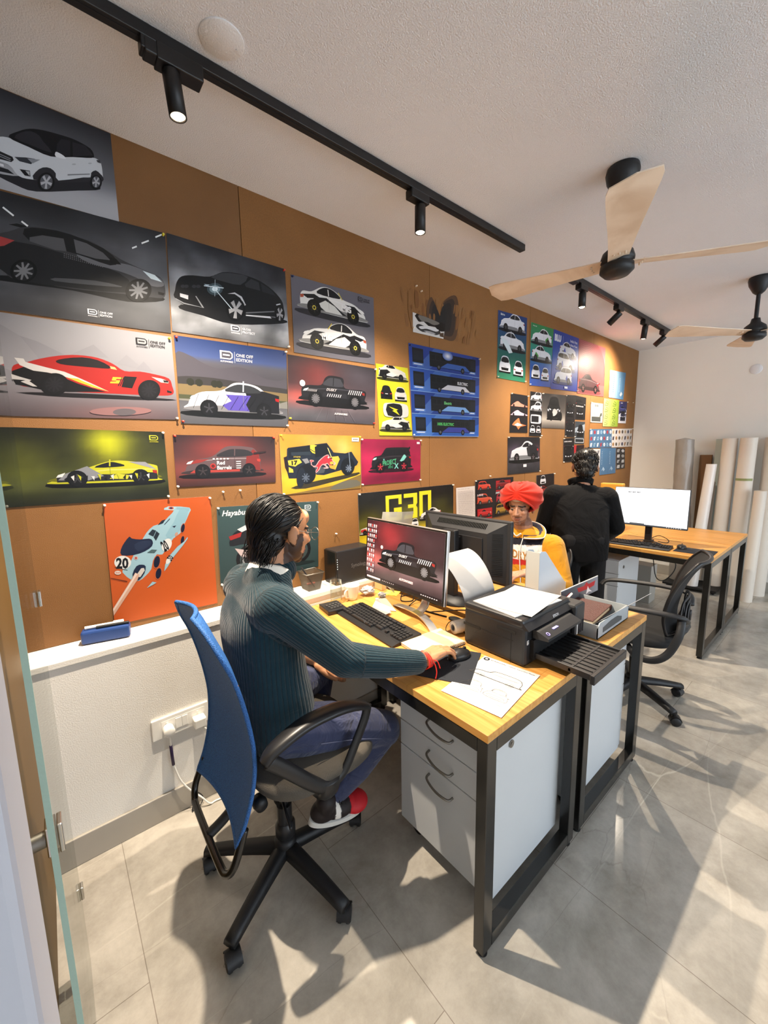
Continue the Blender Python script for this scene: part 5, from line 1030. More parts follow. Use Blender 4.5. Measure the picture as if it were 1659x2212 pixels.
# ------------------------------------------------------------------ office chairs
def star_base(t, c, R, ph, m, wheel_turn=0.6, hz=.10):
    cx, cy = c
    b = B(); b.lathe([(0, hz+.045), (.034, hz+.045), (.04, hz+.03), (.042, hz-.02), (.03, hz-.03), (0, hz-.03)], (cx, cy, 0), 24)
    for k in range(5):
        a = math.radians(ph+72*k); ca, sa = math.cos(a), math.sin(a)
        sec = []
        for i in range(9):
            u = i/8; r = .02+(R-.02)*u; z = hz+.005-.012*u-.018*u*u; w_ = .030-.008*u; h_ = .022-.008*u
            sec.append([(cx+ca*r-sa*w_*q, cy+sa*r+ca*w_*q, z+h_*s) for q, s in ((-1, -.6), (-.8, .6), (-.4, 1), (.4, 1), (.8, .6), (1, -.6), (.4, -.9), (-.4, -.9))])
        vs = [p for s in sec for p in s]; fs = [[i*8+j, i*8+(j+1) % 8, (i+1)*8+(j+1) % 8, (i+1)*8+j] for i in range(8) for j in range(8)]+[[64+j for j in range(8)]]
        b.add(vs, fs, None, True)
    obj('star_base', b, m, t)
    for k in range(5):
        a = math.radians(ph+72*k); x, y = cx+math.cos(a)*R*.97, cy+math.sin(a)*R*.97; w = a+wheel_turn*(1 if k % 2 else -1); ax = Vector((math.cos(w), math.sin(w), 0)); fw = Vector((-ax.y, ax.x, 0))
        b = B(); o_ = Vector((x, y, .027))+fw*.014
        for s in (-1, 1): b.lathe([(0, -.009), (.020, -.009), (.0265, -.005), (.027, .004), (.022, .009), (0, .009)], o_+ax*s*.0135, 20, ax.to_track_quat('Z', 'Y').to_matrix().to_4x4())
        b.cyl(o_-ax*.02, o_+ax*.02, .008, n=10); b.cyl((x, y, .04), (x, y, .085), .007, n=10)
        b.lathe([(.029, 0), (.030, .0)], o_, 4)
        R4 = ax.to_track_quat('Z', 'Y').to_matrix().to_4x4()
        vs = []; n = 10
        for s in (-.022, .022):
            for i in range(n+1):
                an = PI*i/n; vs.append(o_+ax*s+fw*math.cos(an)*.0295+Vector((0, 0, math.sin(an)*.0295)))
        b.add(vs, [[i, i+1, n+2+i, n+1+i] for i in range(n)], None, True)
        obj('castor', b, M['plastic'], t)
    return t
mm = M['mesh'] = mat('blue_mesh_fabric', '#2f62a8', .6, spec=.3)
tc = nd(mm, 'ShaderNodeTexCoord'); vo = nd(mm, 'ShaderNodeTexVoronoi'); vo.inputs['Scale'].default_value = 330
mr = nd(mm, 'ShaderNodeMapRange'); mr.inputs['From Min'].default_value = .25; mr.inputs['From Max'].default_value = .5; mr.inputs['To Min'].default_value = .35; mr.inputs['To Max'].default_value = 1
mx = nd(mm, 'ShaderNodeMix'); mx.data_type = 'RGBA'; mx.inputs[6].default_value = L4('#142c55'); mx.inputs[7].default_value = L4('#3566a6')
lk(mm, tc.outputs['Object'], vo.inputs['Vector']); lk(mm, vo.outputs['Distance'], mr.inputs['Value']); lk(mm, mr.outputs['Result'], mx.inputs[0]); lk(mm, mx.outputs[2], pr(mm).inputs['Base Color'])
bp = nd(mm, 'ShaderNodeBump'); bp.inputs['Strength'].default_value = .6; bp.inputs['Distance'].default_value = .002; lk(mm, vo.outputs['Distance'], bp.inputs['Height']); lk(mm, bp.outputs['Normal'], pr(mm).inputs['Normal'])
ch = thing('office_chair', 'blue mesh-backed office chair under the man in the green sweater', 'chair', (.54, 1.25, 0))
star_base(ch, (.53, 1.23), .30, 66, M['plastic'])
b = B(); b.cyl((.535, 1.235, .14), (.535, 1.235, .27), .027, n=20); b.cyl((.535, 1.235, .27), (.535, 1.235, .43), .015, n=16); b.lathe([(.027, .14), (.036, .15), (.036, .19), (.028, .20)], (.535, 1.235, 0), 20); obj('gas_lift', b, M['satin'], ch)
b = B(); b.bb((.45, 1.15, .405), (.64, 1.32, .44), bev=.008); b.tube(smoothline([(.5, 1.2, .41), (.47, 1.08, .405), (.46, 1.02, .385)]), .005); b.lathe([(0, -.02), (.02, -.02), (.024, 0), (.02, .02), (0, .02)], (.42, 1.16, .40), 16, Matrix.Rotation(PI/2, 4, 'X')); obj('tilt_mechanism', b, M['plastic'], ch)
def cushion(b, c, sx, sy, z0, z1, ex=3.2):
    def f(u, v):
        a = 2*PI*u; t = PI*(v-.5); ct = abs(math.cos(t))**.45; s = math.sin(t)
        X = math.copysign(abs(math.cos(a))**(2/ex), math.cos(a)); Y = math.copysign(abs(math.sin(a))**(2/ex), math.sin(a))
        zz = (z0+z1)/2+(z1-z0)/2*math.copysign(abs(s)**.7, s)
        fall = .03*max(0, X*ct-.55)
        return (c[0]+sx*X*ct, c[1]+sy*Y*ct, zz-fall)
    b.grid(f, 48, 20, closeu=True)
b = B(); cushion(b, (.625, 1.25), .225, .245, .435, .525); obj('seat', b, M['fabric'], ch)
PR = smoothline([(.272, 1.072, 0), (.285, 1.045, 0), (.305, .99, 0), (.335, .91, 0), (.36, .80, 0), (.375, .68, 0), (.368, .57, 0), (.343, .47, 0), (.312, .40, 0)], k=6); NP = len(PR)-1
def back(u, v, d=0):
    i = v*NP; k = min(int(i), NP-1); p = PR[k].lerp(PR[k+1], i-k); z = p.y
    hw = .205 if z < .95 else .205*math.sqrt(max(.05, 1-((z-.95)/.135)**2)) ; hw *= (1 if z > .62 else 1-.06*(.62-z)/.2)
    s = (u-.5)*2; return (p.x-.028*s*s+.02+d*(1), 1.25+s*hw, z)
b = B(); b.grid(lambda u, v: back(u, v, 0), 20, 40); b.grid(lambda u, v: back(u, v, .008), 20, 40)
ed = [(i/20, 0) for i in range(21)]+[(1, j/40) for j in range(1, 41)]+[(i/20, 1) for i in range(19, -1, -1)]+[(0, j/40) for j in range(39, 0, -1)]; n = len(ed)
b.add([back(*e, 0) for e in ed]+[back(*e, .008) for e in ed], [[i, (i+1) % n, n+(i+1) % n, n+i] for i in range(n)])
b.tube([Vector(back(*e, .004)) for e in ed], .007, n=8, closed=True); bk = obj('backrest', b, M['mesh'], ch)
b = B(); b.box((.338, 1.048, .885), (.006, .014, .03), bev=.001); obj('woven_tag', b, mat('tan_tag', '#b5835a', .7), bk)
b = B(); b.tube(smoothline([(.335, 1.44, .44), (.318, 1.445, .40), (.295, 1.445, .345), (.285, 1.425, .315), (.28, 1.38, .305), (.275, 1.13, .305), (.28, 1.075, .315), (.295, 1.055, .345), (.318, 1.055, .40), (.335, 1.06, .44)], k=5), .0115, n=12); obj('back_bar', b, M['gloss'], ch)
b = B(); b.tube(smoothline([(.28, 1.25, .305), (.33, 1.25, .33), (.42, 1.24, .40), (.5, 1.24, .415)]), .016, n=10); obj('back_stem', b, M['plastic'], ch)
def arm(y, s):
    b = B()
    pad = smoothline([(.385, y, .655), (.42, y, .685), (.52, y, .715), (.64, y, .712), (.73, y, .685), (.755, y, .665)], k=5)
    n = len(pad); sec = []
    for i, p in enumerate(pad):
        u = i/(n-1); w_ = .020+.012*math.sin(PI*u); d = (pad[min(i+1, n-1)]-pad[max(i-1, 0)]).normalized(); up = Vector((-d.z, 0, d.x))
        sec += [p+Vector((0, q*w_, 0))+up*h for q, h in ((-1, -.006), (-.9, .006), (-.4, .011), (.4, .011), (.9, .006), (1, -.006), (0, -.010))]
    b.add(sec, [[i*7+j, i*7+(j+1) % 7, (i+1)*7+(j+1) % 7, (i+1)*7+j] for i in range(n-1) for j in range(7)]+[list(range(7)), [(n-1)*7+j for j in range(7)]], None, True)
    def leg(pts, r): b.tube(smoothline(pts, k=5), r, n=10, flat=.55, up=(0, 1, 0))
    leg([(.40, y, .655), (.45, y, .60), (.52, y, .52), (.565, y, .475), (.60, y, .46)], .023)
    leg([(.755, y, .672), (.745, y, .63), (.70, y, .55), (.655, y, .48), (.62, y, .46)], .018)
    leg([(.60, y, .48), (.60, y+s*.005, .44), (.60, y+s*.03, .415), (.59, y+s*.09, .425)], .036)
    return obj('armrest', b, M['satin'], ch)
arm(1.012, 1); arm(1.488, -1)

T2 = Matrix.Translation((2.66, .80, 0)) @ Matrix.Rotation(math.radians(100), 4, 'Z')
c2 = thing('office_chair', 'black mesh office chair turned away beside the far desk', 'chair', (2.66, .80, 0))
star_base(c2, (2.66, .80), .29, -118, M['plastic'])
b = B(); b.cyl((2.66, .80, .13), (2.66, .80, .26), .026, n=18); b.cyl((2.66, .80, .26), (2.66, .80, .41), .015, n=14); obj('gas_lift', b, M['satin'], c2)
b = B(T2); b.bb((-.1, -.09, .385), (.1, .09, .42), bev=.008); obj('tilt_mechanism', b, M['plastic'], c2)
b = B(T2); cushion(b, (.02, 0), .235, .24, .415, .50); obj('seat', b, mat('black_seat_fabric', '#17181a', .9, bump=.3, bscale=500), c2)
PR2 = smoothline([(-.20, .50, 0), (-.185, .58, 0), (-.19, .66, 0), (-.215, .76, 0), (-.26, .86, 0), (-.315, .93, 0)], k=6); NQ = len(PR2)-1
def back2(u, v, d=0):
    i = v*NQ; k = min(int(i), NQ-1); p = PR2[k].lerp(PR2[k+1], i-k); z = p.y; t = (z-.50)/.43
    hw = .15+.075*math.sin(min(1, t*1.25)*PI/2) if t < .8 else .225*math.sqrt(max(.0, 1-((t-.8)/.21)**2*.35)); s = (u-.5)*2
    return (p.x+.045*s*s+d, s*hw, z)
b = B(T2); b.grid(lambda u, v: back2(u, v, 0), 18, 28); b.grid(lambda u, v: back2(u, v, -.006), 18, 28)
mk = mat('black_mesh_fabric', '#1b1c1f', .7, bump=.5, bscale=900); bk2 = obj('backrest', b, mk, c2)
ed = [(i/18, 0) for i in range(19)]+[(1, j/28) for j in range(1, 29)]+[(i/18, 1) for i in range(17, -1, -1)]+[(0, j/28) for j in range(27, 0, -1)]
b = B(T2); b.tube([Vector(back2(*e, -.003)) for e in ed], .010, n=8, closed=True); obj('back_frame', b, M['satin'], c2)
# lumbar plate with slots: concentric bands
b = B(T2)
def lp(s, z, d=0): return (-.235+.028*(s/.13)**2-.012*math.cos((z-.60)*12)+d, s, z)
def band(h0, h1, w0, w1, z0, z1):
    pts = smoothline([(w0, z0, 0), (w0*1.05, (z0+z1)/2, 0), (w0*.8, z1, 0), (0, z1+.015, 0), (-w0*.8, z1, 0), (-w0*1.05, (z0+z1)/2, 0), (-w0, z0, 0)], k=5)
    b.tube([Vector(lp(p.x, p.y)) for p in pts], .011, n=8, flat=.5, up=(1, 0, 0))
band(0, 0, .135, 0, .54, .69); band(0, 0, .095, 0, .55, .665); band(0, 0, .055, 0, .57, .64)
b.tube([Vector(lp(0, z)) for z in (.56, .60, .62)], .010, n=8)
b.grid(lambda u, v: lp((u-.5)*.28, .49+.065*v, -.006), 10, 3); b.grid(lambda u, v: lp((u-.5)*.28, .49+.065*v, .012), 10, 3)
b.tube([Vector(lp(s, .52)) for s in (-.14, -.07, 0, .07, .14)], .018, n=8)
obj('lumbar_support', b, M['dgrey'], c2)
b = B(T2); b.tube(smoothline([(-.22, 0, .52), (-.20, 0, .45), (-.10, 0, .41), (0, 0, .405)]), .022, n=10); obj('back_stem', b, M['dgrey'], c2)
for s in (-1, 1):
    b = B(T2); y = s*.265
    b.tube(smoothline([(-.24, s*.16, .60), (-.22, y*.9, .645), (-.10, y, .655), (.10, y, .65), (.22, y, .635), (.255, y*.95, .60)], k=5), .022, n=10, flat=.6, up=(0, 0, 1))
    b.tube(smoothline([(-.225, y*.88, .63), (-.22, y, .55), (-.18, y, .44), (-.12, y, .385), (-.04, y*.92, .375), (.02, s*.18, .40)], k=5), .020, n=10, flat=.6, up=(0, 1, 0))
    obj('armrest', b, M['dgrey'], c2)

# ------------------------------------------------------------------ monitors
def place_on(O, X, Y):
    O = Vector(O); X = Vector(X); Y = Vector(Y); N = X.cross(Y).normalized()
    def P(s, t, d): return O+X*s+Y*t+N*(.0004+d)
    return P
# silver monitor on the near desk, screen faces -X
W_, H_ = .525, .31; tl = math.radians(4)
mo = thing('monitor', 'silver-framed monitor showing a black pickup truck on the near desk', 'monitor', (1.22, 1.29, .75))
Yv = Vector((math.sin(tl), 0, math.cos(tl))); O = Vector((1.190, 1.5825, .893)); Xv = Vector((0, -1, 0)); Nn = Xv.cross(Yv)
Rm = Matrix((-Nn, Xv, Yv)).transposed().to_4x4()
b = B(); c = O+Xv*W_/2+Yv*H_/2; R_ = Matrix((Vector((Yv.z, 0, -Yv.x)), Vector((0, 1, 0)), Yv)).transposed().to_4x4()
b.box(c+Vector((.010, 0, 0)), (.018, W_+.006, H_+.006), R=R_, bev=.003); hs = obj('housing', b, M['alu'], mo)
b = B(); b.box(c+Vector((.0008, 0, 0)), (.003, W_+.002, H_+.002), R=R_, bev=.0008); obj('bezel', b, M['gloss'], mo)
class PL:
    pass
pf = place_on(O+Xv*.006+Yv*.014+Vector((-.0012, 0, 0)), Xv*(H_-.02), Yv*(H_-.02)); pf2 = lambda s, t, d: pf(s, t, d); 
class Pw:
    def __init__(s, f, A): s.f = f; s.A = A
    def __call__(s, x, t, d): return s.f(x, t, d)
a = Art(None, glow(vgrad((0, '#241d20'), (.3, '#6b5458'), (.42, '#2c2124'), (1, '#2a1c20')), [(.12, .38, .2, .12, '#b8605a', .85), (.35, .8, .25, .3, '#8a2a2e', .8), (.9, .35, .3, .1, '#80757a', .6), (.8, .8, .3, .3, '#3a3034', .5)], .15, 2), place=Pw(pf2, (W_-.012)/(H_-.02)), n=(32, 20), thick=.0002)
truck_art(a, .40, .26, 1.2); a.circ(.41, .58, .03, '#f4e4d8'); a.text('AUTOWORKS', .86, .13, .035, '#f8c8c4', bold=.06)
a.rect(0, 0, a.A, .045, '#170f13'); a.rect(.04, .008, .40, .04, '#e6c4c0')
for k in range(7): a.circ(.46+k*.045, .022, .008, '#c0b0b4')
for k in range(8): a.rect(1.35+k*.045, .015, 1.375+k*.045, .028, '#c8c0c4')
for i in range(5):
    for j in range(10):
        if i < 4 or j < 3:
            x, y = .03+i*.055, .93-j*.085; a.rect(x, y-.035, x+.03, y+.005, ('#d8a0a0', '#c8c8d0', '#b84a48', '#e8e0e0')[(i*7+j*3) % 4]); a.rect(x-.004, y-.05, x+.034, y-.043, '#b9aeb2')
a.done('screen_image', '', m=M['screen'], parent=mo)
b = B()
b.tube(smoothline([(1.30, 1.29, .94), (1.33, 1.29, .86), (1.32, 1.29, .80), (1.275, 1.29, .77)], k=5), .026, n=12, flat=.22, up=(1, 0, .4)); b.cyl((1.20, 1.29, .97), (1.30, 1.29, .955), .03, n=20)
obj('neck', b, M['alu'], mo)
b = B(); fr = smoothline([(1.30, 1.475, .757), (1.285, 1.41, .772), (1.272, 1.33, .780), (1.262, 1.26, .780), (1.235, 1.18, .772), (1.205, 1.115, .757)], k=6)
vs = []; n = len(fr)
for i, p in enumerate(fr):
    d = (fr[min(i+1, n-1)]-fr[max(i-1, 0)]); nx = Vector((-d.y, d.x, 0)).normalized()*.018
    vs += [p-nx-Vector((0, 0, .005)), p-nx+Vector((0, 0, .0)), p+nx+Vector((0, 0, .0)), p+nx-Vector((0, 0, .005))]
b.add(vs, [[i*4+j, i*4+(j+1) % 4, (i+1)*4+(j+1) % 4, (i+1)*4+j] for i in range(n-1) for j in range(4)]+[[0, 1, 2, 3], [(n-1)*4+j for j in range(4)]], None, False); obj('foot', b, M['alu'], mo)
# black monitor seen from the back
mb = thing('monitor', 'bulky black monitor seen from behind on the second desk', 'monitor', (1.66, 1.32, .75))
b = B(); x1 = 1.715
b.bb((1.688, 1.035, .865), (x1, 1.60, 1.19), bev=.006)
hull = [(1.69, 1.05, .875), (1.69, 1.585, .875), (1.69, 1.585, 1.18), (1.69, 1.05, 1.18), (1.64, 1.135, .905), (1.64, 1.50, .905), (1.64, 1.50, 1.125), (1.64, 1.135, 1.125)]
b.add(hull, [(4, 5, 6, 7), (0, 1, 5, 4), (1, 2, 6, 5), (2, 3, 7, 6), (3, 0, 4, 7)]); obj('housing', b, M['dgrey'], mb)
b = B(); b.bb((1.634, 1.16, .93), (1.642, 1.475, 1.10), bev=.002); obj('back_panel', b, M['satin'], mb)
b = B()
for k in range(34): y = 1.16+k*.0095; b.box((1.664, y, 1.156), (.030, .0035, .006), R=Matrix.Rotation(math.radians(-48), 4, 'Y'), col='#050505')
for k in range(24): z = .92+k*.009; b.box((1.664, 1.092, z), (.004, .05, .003), rz=math.radians(30), col='#050505')
ov = obj('cooling_slots', b, M['rubber'], mb); ov['kind'] = 'stuff'
b = B(); b.bb((1.575, 1.285, .78), (1.612, 1.365, 1.13), bev=.006); b.bb((1.61, 1.295, .99), (1.645, 1.355, 1.09), bev=.004); obj('stand_column', b, M['plastic'], mb)
b = B(); b.lathe([(0, .751), (.125, .751), (.125, .757), (.05, .785), (0, .787)], (1.61, 1.325, 0), 36, sx=.8, sy=1.05); obj('foot', b, M['plastic'], mb)
b = B(); b.bb((1.715, 1.05, .885), (1.717, 1.585, 1.178)); obj('screen', b, M['gloss'], mb)
mb.location = Vector(mb.location)+Vector((-.03, .015, 0))
# white-screen monitor on the far desk, faces -X
m3 = thing('monitor', 'thin black monitor with a white page on the far desk', 'monitor', (3.80, 1.11, .75))
b = B(); b.bb((3.755, .838, .889), (3.778, 1.372, 1.208), bev=.004); obj('housing', b, M['satin'], m3)
pf3 = place_on((3.7545, 1.368, .893), (0, -.312, 0), (0, 0, .312))
a = Art(None, '#dfe5ee', place=Pw(pf3, .526/.312), thick=.0002)
a.rect(0, 0, a.A, .035, '#3a3f45'); a.rect(.4, .035, .75, .06, '#555a60'); a.rect(0, .93, a.A, .935, '#c8ccd4')
for k, x in enumerate((.32, .42, .53)): a.text('MAP', x, .87, .030, '#202226', bold=.04)
for k in range(9): a.rect(.32+k*.05, .955, .345+k*.05, .962, '#8a8f96')
a.rect(.02, .33, .10, .345, '#5a68c8'); a.rect(0, .98, .03, .99, '#303438')
for k in range(7): a.rect(1.25+k*.05, .012, 1.27+k*.05, .024, '#d8dce0')
a.done('screen_image', '', m=M['screen2'] if 'screen2' in M else M['screen'], parent=m3)
b = B(); b.bb((3.785, 1.085, .77), (3.81, 1.135, 1.05), bev=.004); b.bb((3.775, 1.06, .97), (3.79, 1.16, 1.07), bev=.003); obj('stand_column', b, M['plastic'], m3)
b = B(); 
for s in (-1, 1): b.tube(smoothline([(3.80, 1.11, .770), (3.77, 1.11+s*.07, .764), (3.715, 1.11+s*.14, .759)]), [.0075]*12+[.006], n=8, flat=.6, up=(0, 0, 1))
b.bb((3.78, 1.08, .751), (3.85, 1.14, .772), bev=.003); obj('foot', b, M['plastic'], m3)

# ------------------------------------------------------------------ keyboards, mice, mats
def keyboard(T, label, L=.455, Wd=.155, m=None):
    loc = T.translation; t = thing('keyboard', label, 'keyboard', tuple(loc))
    b = B(T)
    prof = [(-Wd/2, .001), (-Wd/2, .007), (-Wd/2+.03, .013), (Wd/2-.03, .021), (Wd/2, .020), (Wd/2, .001)]
    b.prism(prof, lambda p: (p[0], -L/2, p[1]), lambda p: (p[0], L/2, p[1])); obj('body', b, M['plastic'], t)
    keys = []
    rows = [(.052, .013), (.030, .016), (.012, .016), (-.006, .016), (-.024, .016), (-.042, .016)]
    def hz(x): return .015+(x+.045)*.07
    y = L/2-.012
    for ri, (x, kd) in enumerate(rows):
        yy = L/2-.013; end = -L/2+.135
        if ri == 5: ks = [.022, .018, .018, .096, .018, .018, .018, .022]
        elif ri == 4: ks = [.036]+[.0165]*10+[.044]
        elif ri == 3: ks = [.028]+[.0165]*11+[.034]
        elif ri == 2: ks = [.024]+[.0165]*12+[.022]
        else: ks = [.017]*13+[.030]
        sc = (yy-end)/(sum(ks)+.0022*len(ks))
        for k in ks: keys.append((x, yy-k*sc/2, kd, k*sc)); yy -= (k+.0022)*sc
        if ri in (0, 1, 2):
            for j in range(3): keys.append((x, -L/2+.123-j*.0178, kd, .0155))
        if ri == 4: keys.append((x, -L/2+.105, kd, .0155))
        if ri == 5:
            for j in range(3): keys.append((x, -L/2+.123-j*.0178, kd, .0155))
        if ri:
            for j in range(4): keys.append((x, -L/2+.067-j*.0172, kd, .0150))
    for i, (x, y, dx, dy) in enumerate(keys[:99]):
        b = B(T); b.box((x, y, hz(x)+.0035), (dx, dy, .007), bev=0, taper=.86); b.box((x+dx*.12, y+dy*.12, hz(x)+.0072), (dx*.22, min(.004, dy*.3), .0003), col='#cfcfcf')
        obj('key', b, M['key'], t)
    return t
M['key'] = mat('key_plastic', '#232427', .45, attr=False)
k1 = keyboard(Matrix.Translation((1.075, 1.362, .75)) @ Matrix.Rotation(math.radians(-4), 4, 'Z'), 'black full-size keyboard in front of the silver monitor')
k2 = keyboard(Matrix.Translation((3.615, 1.13, .75)) @ Matrix.Rotation(math.radians(4), 4, 'Z'), 'black full-size keyboard on the far desk under the white screen')
def mat_pad(T, sx, sy, label, name='mouse_mat'):
    b = B(T); b.box((0, 0, .0015), (sx, sy, .003), bev=.001); return tag(obj(name, b, mat('dark_mouse_mat', '#1d2129', .85, bump=.3, bscale=700)), label, 'mouse mat')
mat_pad(Matrix.Translation((1.062, .915, .75)) @ Matrix.Rotation(math.radians(-62), 4, 'Z'), .20, .235, 'black mouse mat under the hand with the red thread')
mat_pad(Matrix.Translation((3.70, .765, .75)) @ Matrix.Rotation(0.03, 4, 'Z'), .20, .24, 'black mouse mat on the far desk')
def mouse(T, label):
    t = thing('computer_mouse', label, 'mouse', tuple(T.translation)); b = B(T)
    def f(u, v):
        a = 2*PI*u; r = math.sin(PI/2*(1-v))**.6 if v < 1 else 0
        return (.052*math.cos(a)*r*(1), .031*math.sin(a)*r*(1+.1*math.cos(a)), .003+.030*v**.55*(1-.25*max(0, math.cos(a))*r))
    b.grid(f, 28, 10, closeu=True); b.add([f(i/28, 0) for i in range(28)], [list(range(28))]); obj('body', b, M['satin'], t)
    b = B(T); b.cyl((.028, -.003, .026), (.028, .003, .026), .008, n=14); obj('scroll_wheel', b, M['rubber'], t); return t
mouse(Matrix.Translation((1.125, .918, .753)) @ Matrix.Rotation(math.radians(-3), 4, 'Z'), 'black mouse under the hand on the near desk')
mouse(Matrix.Translation((3.73, .86, .753)) @ Matrix.Rotation(math.radians(8), 4, 'Z'), 'black mouse beside the far keyboard')

# ------------------------------------------------------------------ things on the near desk and ledge
ns = thing('network_drive', 'black network storage box standing on the ledge', 'storage box', (1.27, 1.85, .81))
b = B(); b.bb((1.15, 1.785, .812), (1.39, 1.905, 1.0), bev=.006); obj('case', b, M['satin'], ns)
b = B(); b.bb((1.1485, 1.79, .83), (1.1502, 1.90, .99)); 
b.bb((1.144, 1.787, .816), (1.1515, 1.903, .996), bev=.002); obj('front_panel', b, M['gloss'], ns)
b = B()
for k in range(5): b.box((1.1495+.004, 1.784, .955-k*.013), (.0022, .0022, .004), col='#dfe6e4')
obj('status_lights', b, mat('status_light', '#dfe8e6', .4, emit='#dff0ee', estr=1.2), ns)
b = B(); put_text(b, 'Synology', (1.245, 1.7845, .895), (1, 0, 0), (0, 0, 1), .022, col='#5c5c5e', bold=.01); obj('lettering', b, M['attr'], ns, recalc=False)
mg = thing('coffee_mug', 'cream ceramic mug beside the drinking glass', 'mug', (1.185, 1.70, .75))
b = B(); b.lathe([(0, .753), (.022, .753), (.024, .751), (.027, .752), (.031, .768), (.037, .80), (.042, .827), (.0425, .83), (.041, .83), (.036, .802), (.030, .770), (.024, .758), (0, .757)], (1.185, 1.70, 0), 32); obj('cup', b, M['ceramic'], mg)
b = B(); b.tube(smoothline([(1.150, 1.69, .812), (1.132, 1.684, .808), (1.128, 1.683, .79), (1.138, 1.686, .773), (1.156, 1.692, .769)], k=5), .0045, n=10); obj('handle', b, M['ceramic'], mg)
b = B(); gx, gy = 1.095, 1.715
b.lathe([(0, .751), (.029, .751), (.031, .755), (.031, .87), (.0295, .87), (.0285, .77), (.026, .762), (0, .762)], (gx, gy, 0), 32); tag(obj('drinking_glass', b, M['glass']), 'tall clear drinking glass beside the mug', 'glass')
ph = thing('pen_holder', 'smoky square mesh pen holder on the ledge behind the green sweater', 'pen holder', (1.02, 1.84, .812))
b = B()
for s in range(4):
    a0, a1 = PI/4+s*PI/2, PI/4+(s+1)*PI/2
    r0, r1 = .050, .072
    b.add([(1.02+math.cos(a0)*r0, 1.84+math.sin(a0)*r0, .813), (1.02+math.cos(a1)*r0, 1.84+math.sin(a1)*r0, .813), (1.02+math.cos(a1)*r1, 1.84+math.sin(a1)*r1, .905), (1.02+math.cos(a0)*r1, 1.84+math.sin(a0)*r1, .905)], [(0, 1, 2, 3)])
    b.add([(1.02+math.cos(a0)*r0*.96, 1.84+math.sin(a0)*r0*.96, .815), (1.02+math.cos(a1)*r0*.96, 1.84+math.sin(a1)*r0*.96, .815), (1.02+math.cos(a1)*r1*.97, 1.84+math.sin(a1)*r1*.97, .905), (1.02+math.cos(a0)*r1*.97, 1.84+math.sin(a0)*r1*.97, .905)], [(3, 2, 1, 0)])
b.box((1.02, 1.84, .815), (.07, .07, .003)); obj('cup', b, mat('smoked_mesh', '#5c5448', .5, alpha=.55), ph)
b = B(); b.tube([(1.02+math.cos(PI/4+s*PI/2)*.073, 1.84+math.sin(PI/4+s*PI/2)*.073, .906) for s in range(4)], .0025, n=8, closed=True); obj('rim', b, M['steel'], ph)
b = B(); b.cyl((.985, 1.86, .92), (1.035, 1.83, .82), .004, n=10); b.cyl((.985, 1.86, .92), (.979, 1.864, .932), .005, n=10); tag(obj('pen', b, M['dgrey']), 'dark pen leaning in the smoky pen holder', 'pen')
b = B(); b.cyl((1.01, 1.87, .83), (1.05, 1.85, .835), .006, n=10); tag(obj('eraser_stub', b, mat('pink_rubber', '#c8685c', .6)), 'small pink stub at the bottom of the pen holder', 'eraser')
pn = thing('telephone', 'dark desk phone half hidden behind the green sleeve', 'phone', (1.03, 1.645, .75))
b = B(); b.box((1.025, 1.64, .763), (.10, .12, .022), rz=-.15, bev=.004); obj('body', b, M['satin'], pn)
b = B()
for i in range(4):
    for j in range(3): b.box((1.0+i*.018, 1.61+j*.022, .7755), (.012, .014, .003), rz=-.15, col='#3a3a3a')
obj('keypad', b, M['attr'], pn)
def crumple(name, c, r, label, cat, seed, m=None, fl=.6):
    b = B(); R = random.Random(seed)
    def f(u, v):
        a = 2*PI*u; t = PI*(v-.5); d = Vector((math.cos(a)*math.cos(t), math.sin(a)*math.cos(t), math.sin(t)))
        k = r*(1+.55*noise.fractal(d*2.2+Vector((seed, 0, 0)), 1, 2, 4)); p = Vector(c)+Vector((d.x*k, d.y*k, d.z*k*fl)); p.z = max(p.z, c[2]-r*fl*.75); return p
    b.grid(f, 36, 18, closeu=True); return tag(obj(name, b, m or M['paper']), label, cat)
crumple('crumpled_tissue', (1.285, 1.69, .778), .032, 'crumpled white tissue behind the mug', 'tissue', 2); crumple('crumpled_tissue', (1.315, 1.605, .768), .02, 'smaller crumpled tissue between mug and silver monitor', 'tissue', 5)
def sheet(name, P4, label, cat, z=.751, wav=.004, m=None, art=None, n=10, th=.0006, seed=0):
    b = B(); P4 = [Vector(p) for p in P4]
    def f(u, v, d=0):
        p = (P4[0]*(1-u)+P4[1]*u)*(1-v)+(P4[3]*(1-u)+P4[2]*u)*v
        return (p.x, p.y, p.z+d+wav*(.5+.5*math.sin(u*3.1+seed)*math.cos(v*2.3+seed)))
    b.grid(f, n, n); b.grid(lambda u, v: f(u, v, -th), n, n); ed = [(i/n, 0) for i in range(n)]+[(1, i/n) for i in range(n)]+[(1-i/n, 1) for i in range(n)]+[(0, 1-i/n) for i in range(n)]
    k = len(ed); b.add([f(*e) for e in ed]+[f(*e, -th) for e in ed], [[i, (i+1) % k, k+(i+1) % k, k+i] for i in range(k)])
    return tag(obj(name, b, m or M['paper']), label, cat)
sheet('paper_sheet', [(1.175, 1.515, .752), (1.135, 1.40, .753), (1.20, 1.395, .753), (1.29, 1.62, .753)], 'small white slip between keyboard and silver monitor foot', 'paper', wav=.012, seed=1)
sheet('paper_sheet', [(1.20, 1.47, .751), (1.245, 1.41, .751), (1.33, 1.60, .752), (1.28, 1.62, .752)], 'greyish slip of paper under the white slip', 'paper', wav=.004, seed=2, m=mat('grey_paper', '#cfc4b4', .8))
b = B(); b.bb((1.385, 1.69, .751), (1.415, 1.757, .84), bev=.002); tag(obj('wooden_block', b, M['kraft']), 'pale wooden block behind the silver monitor', 'block')
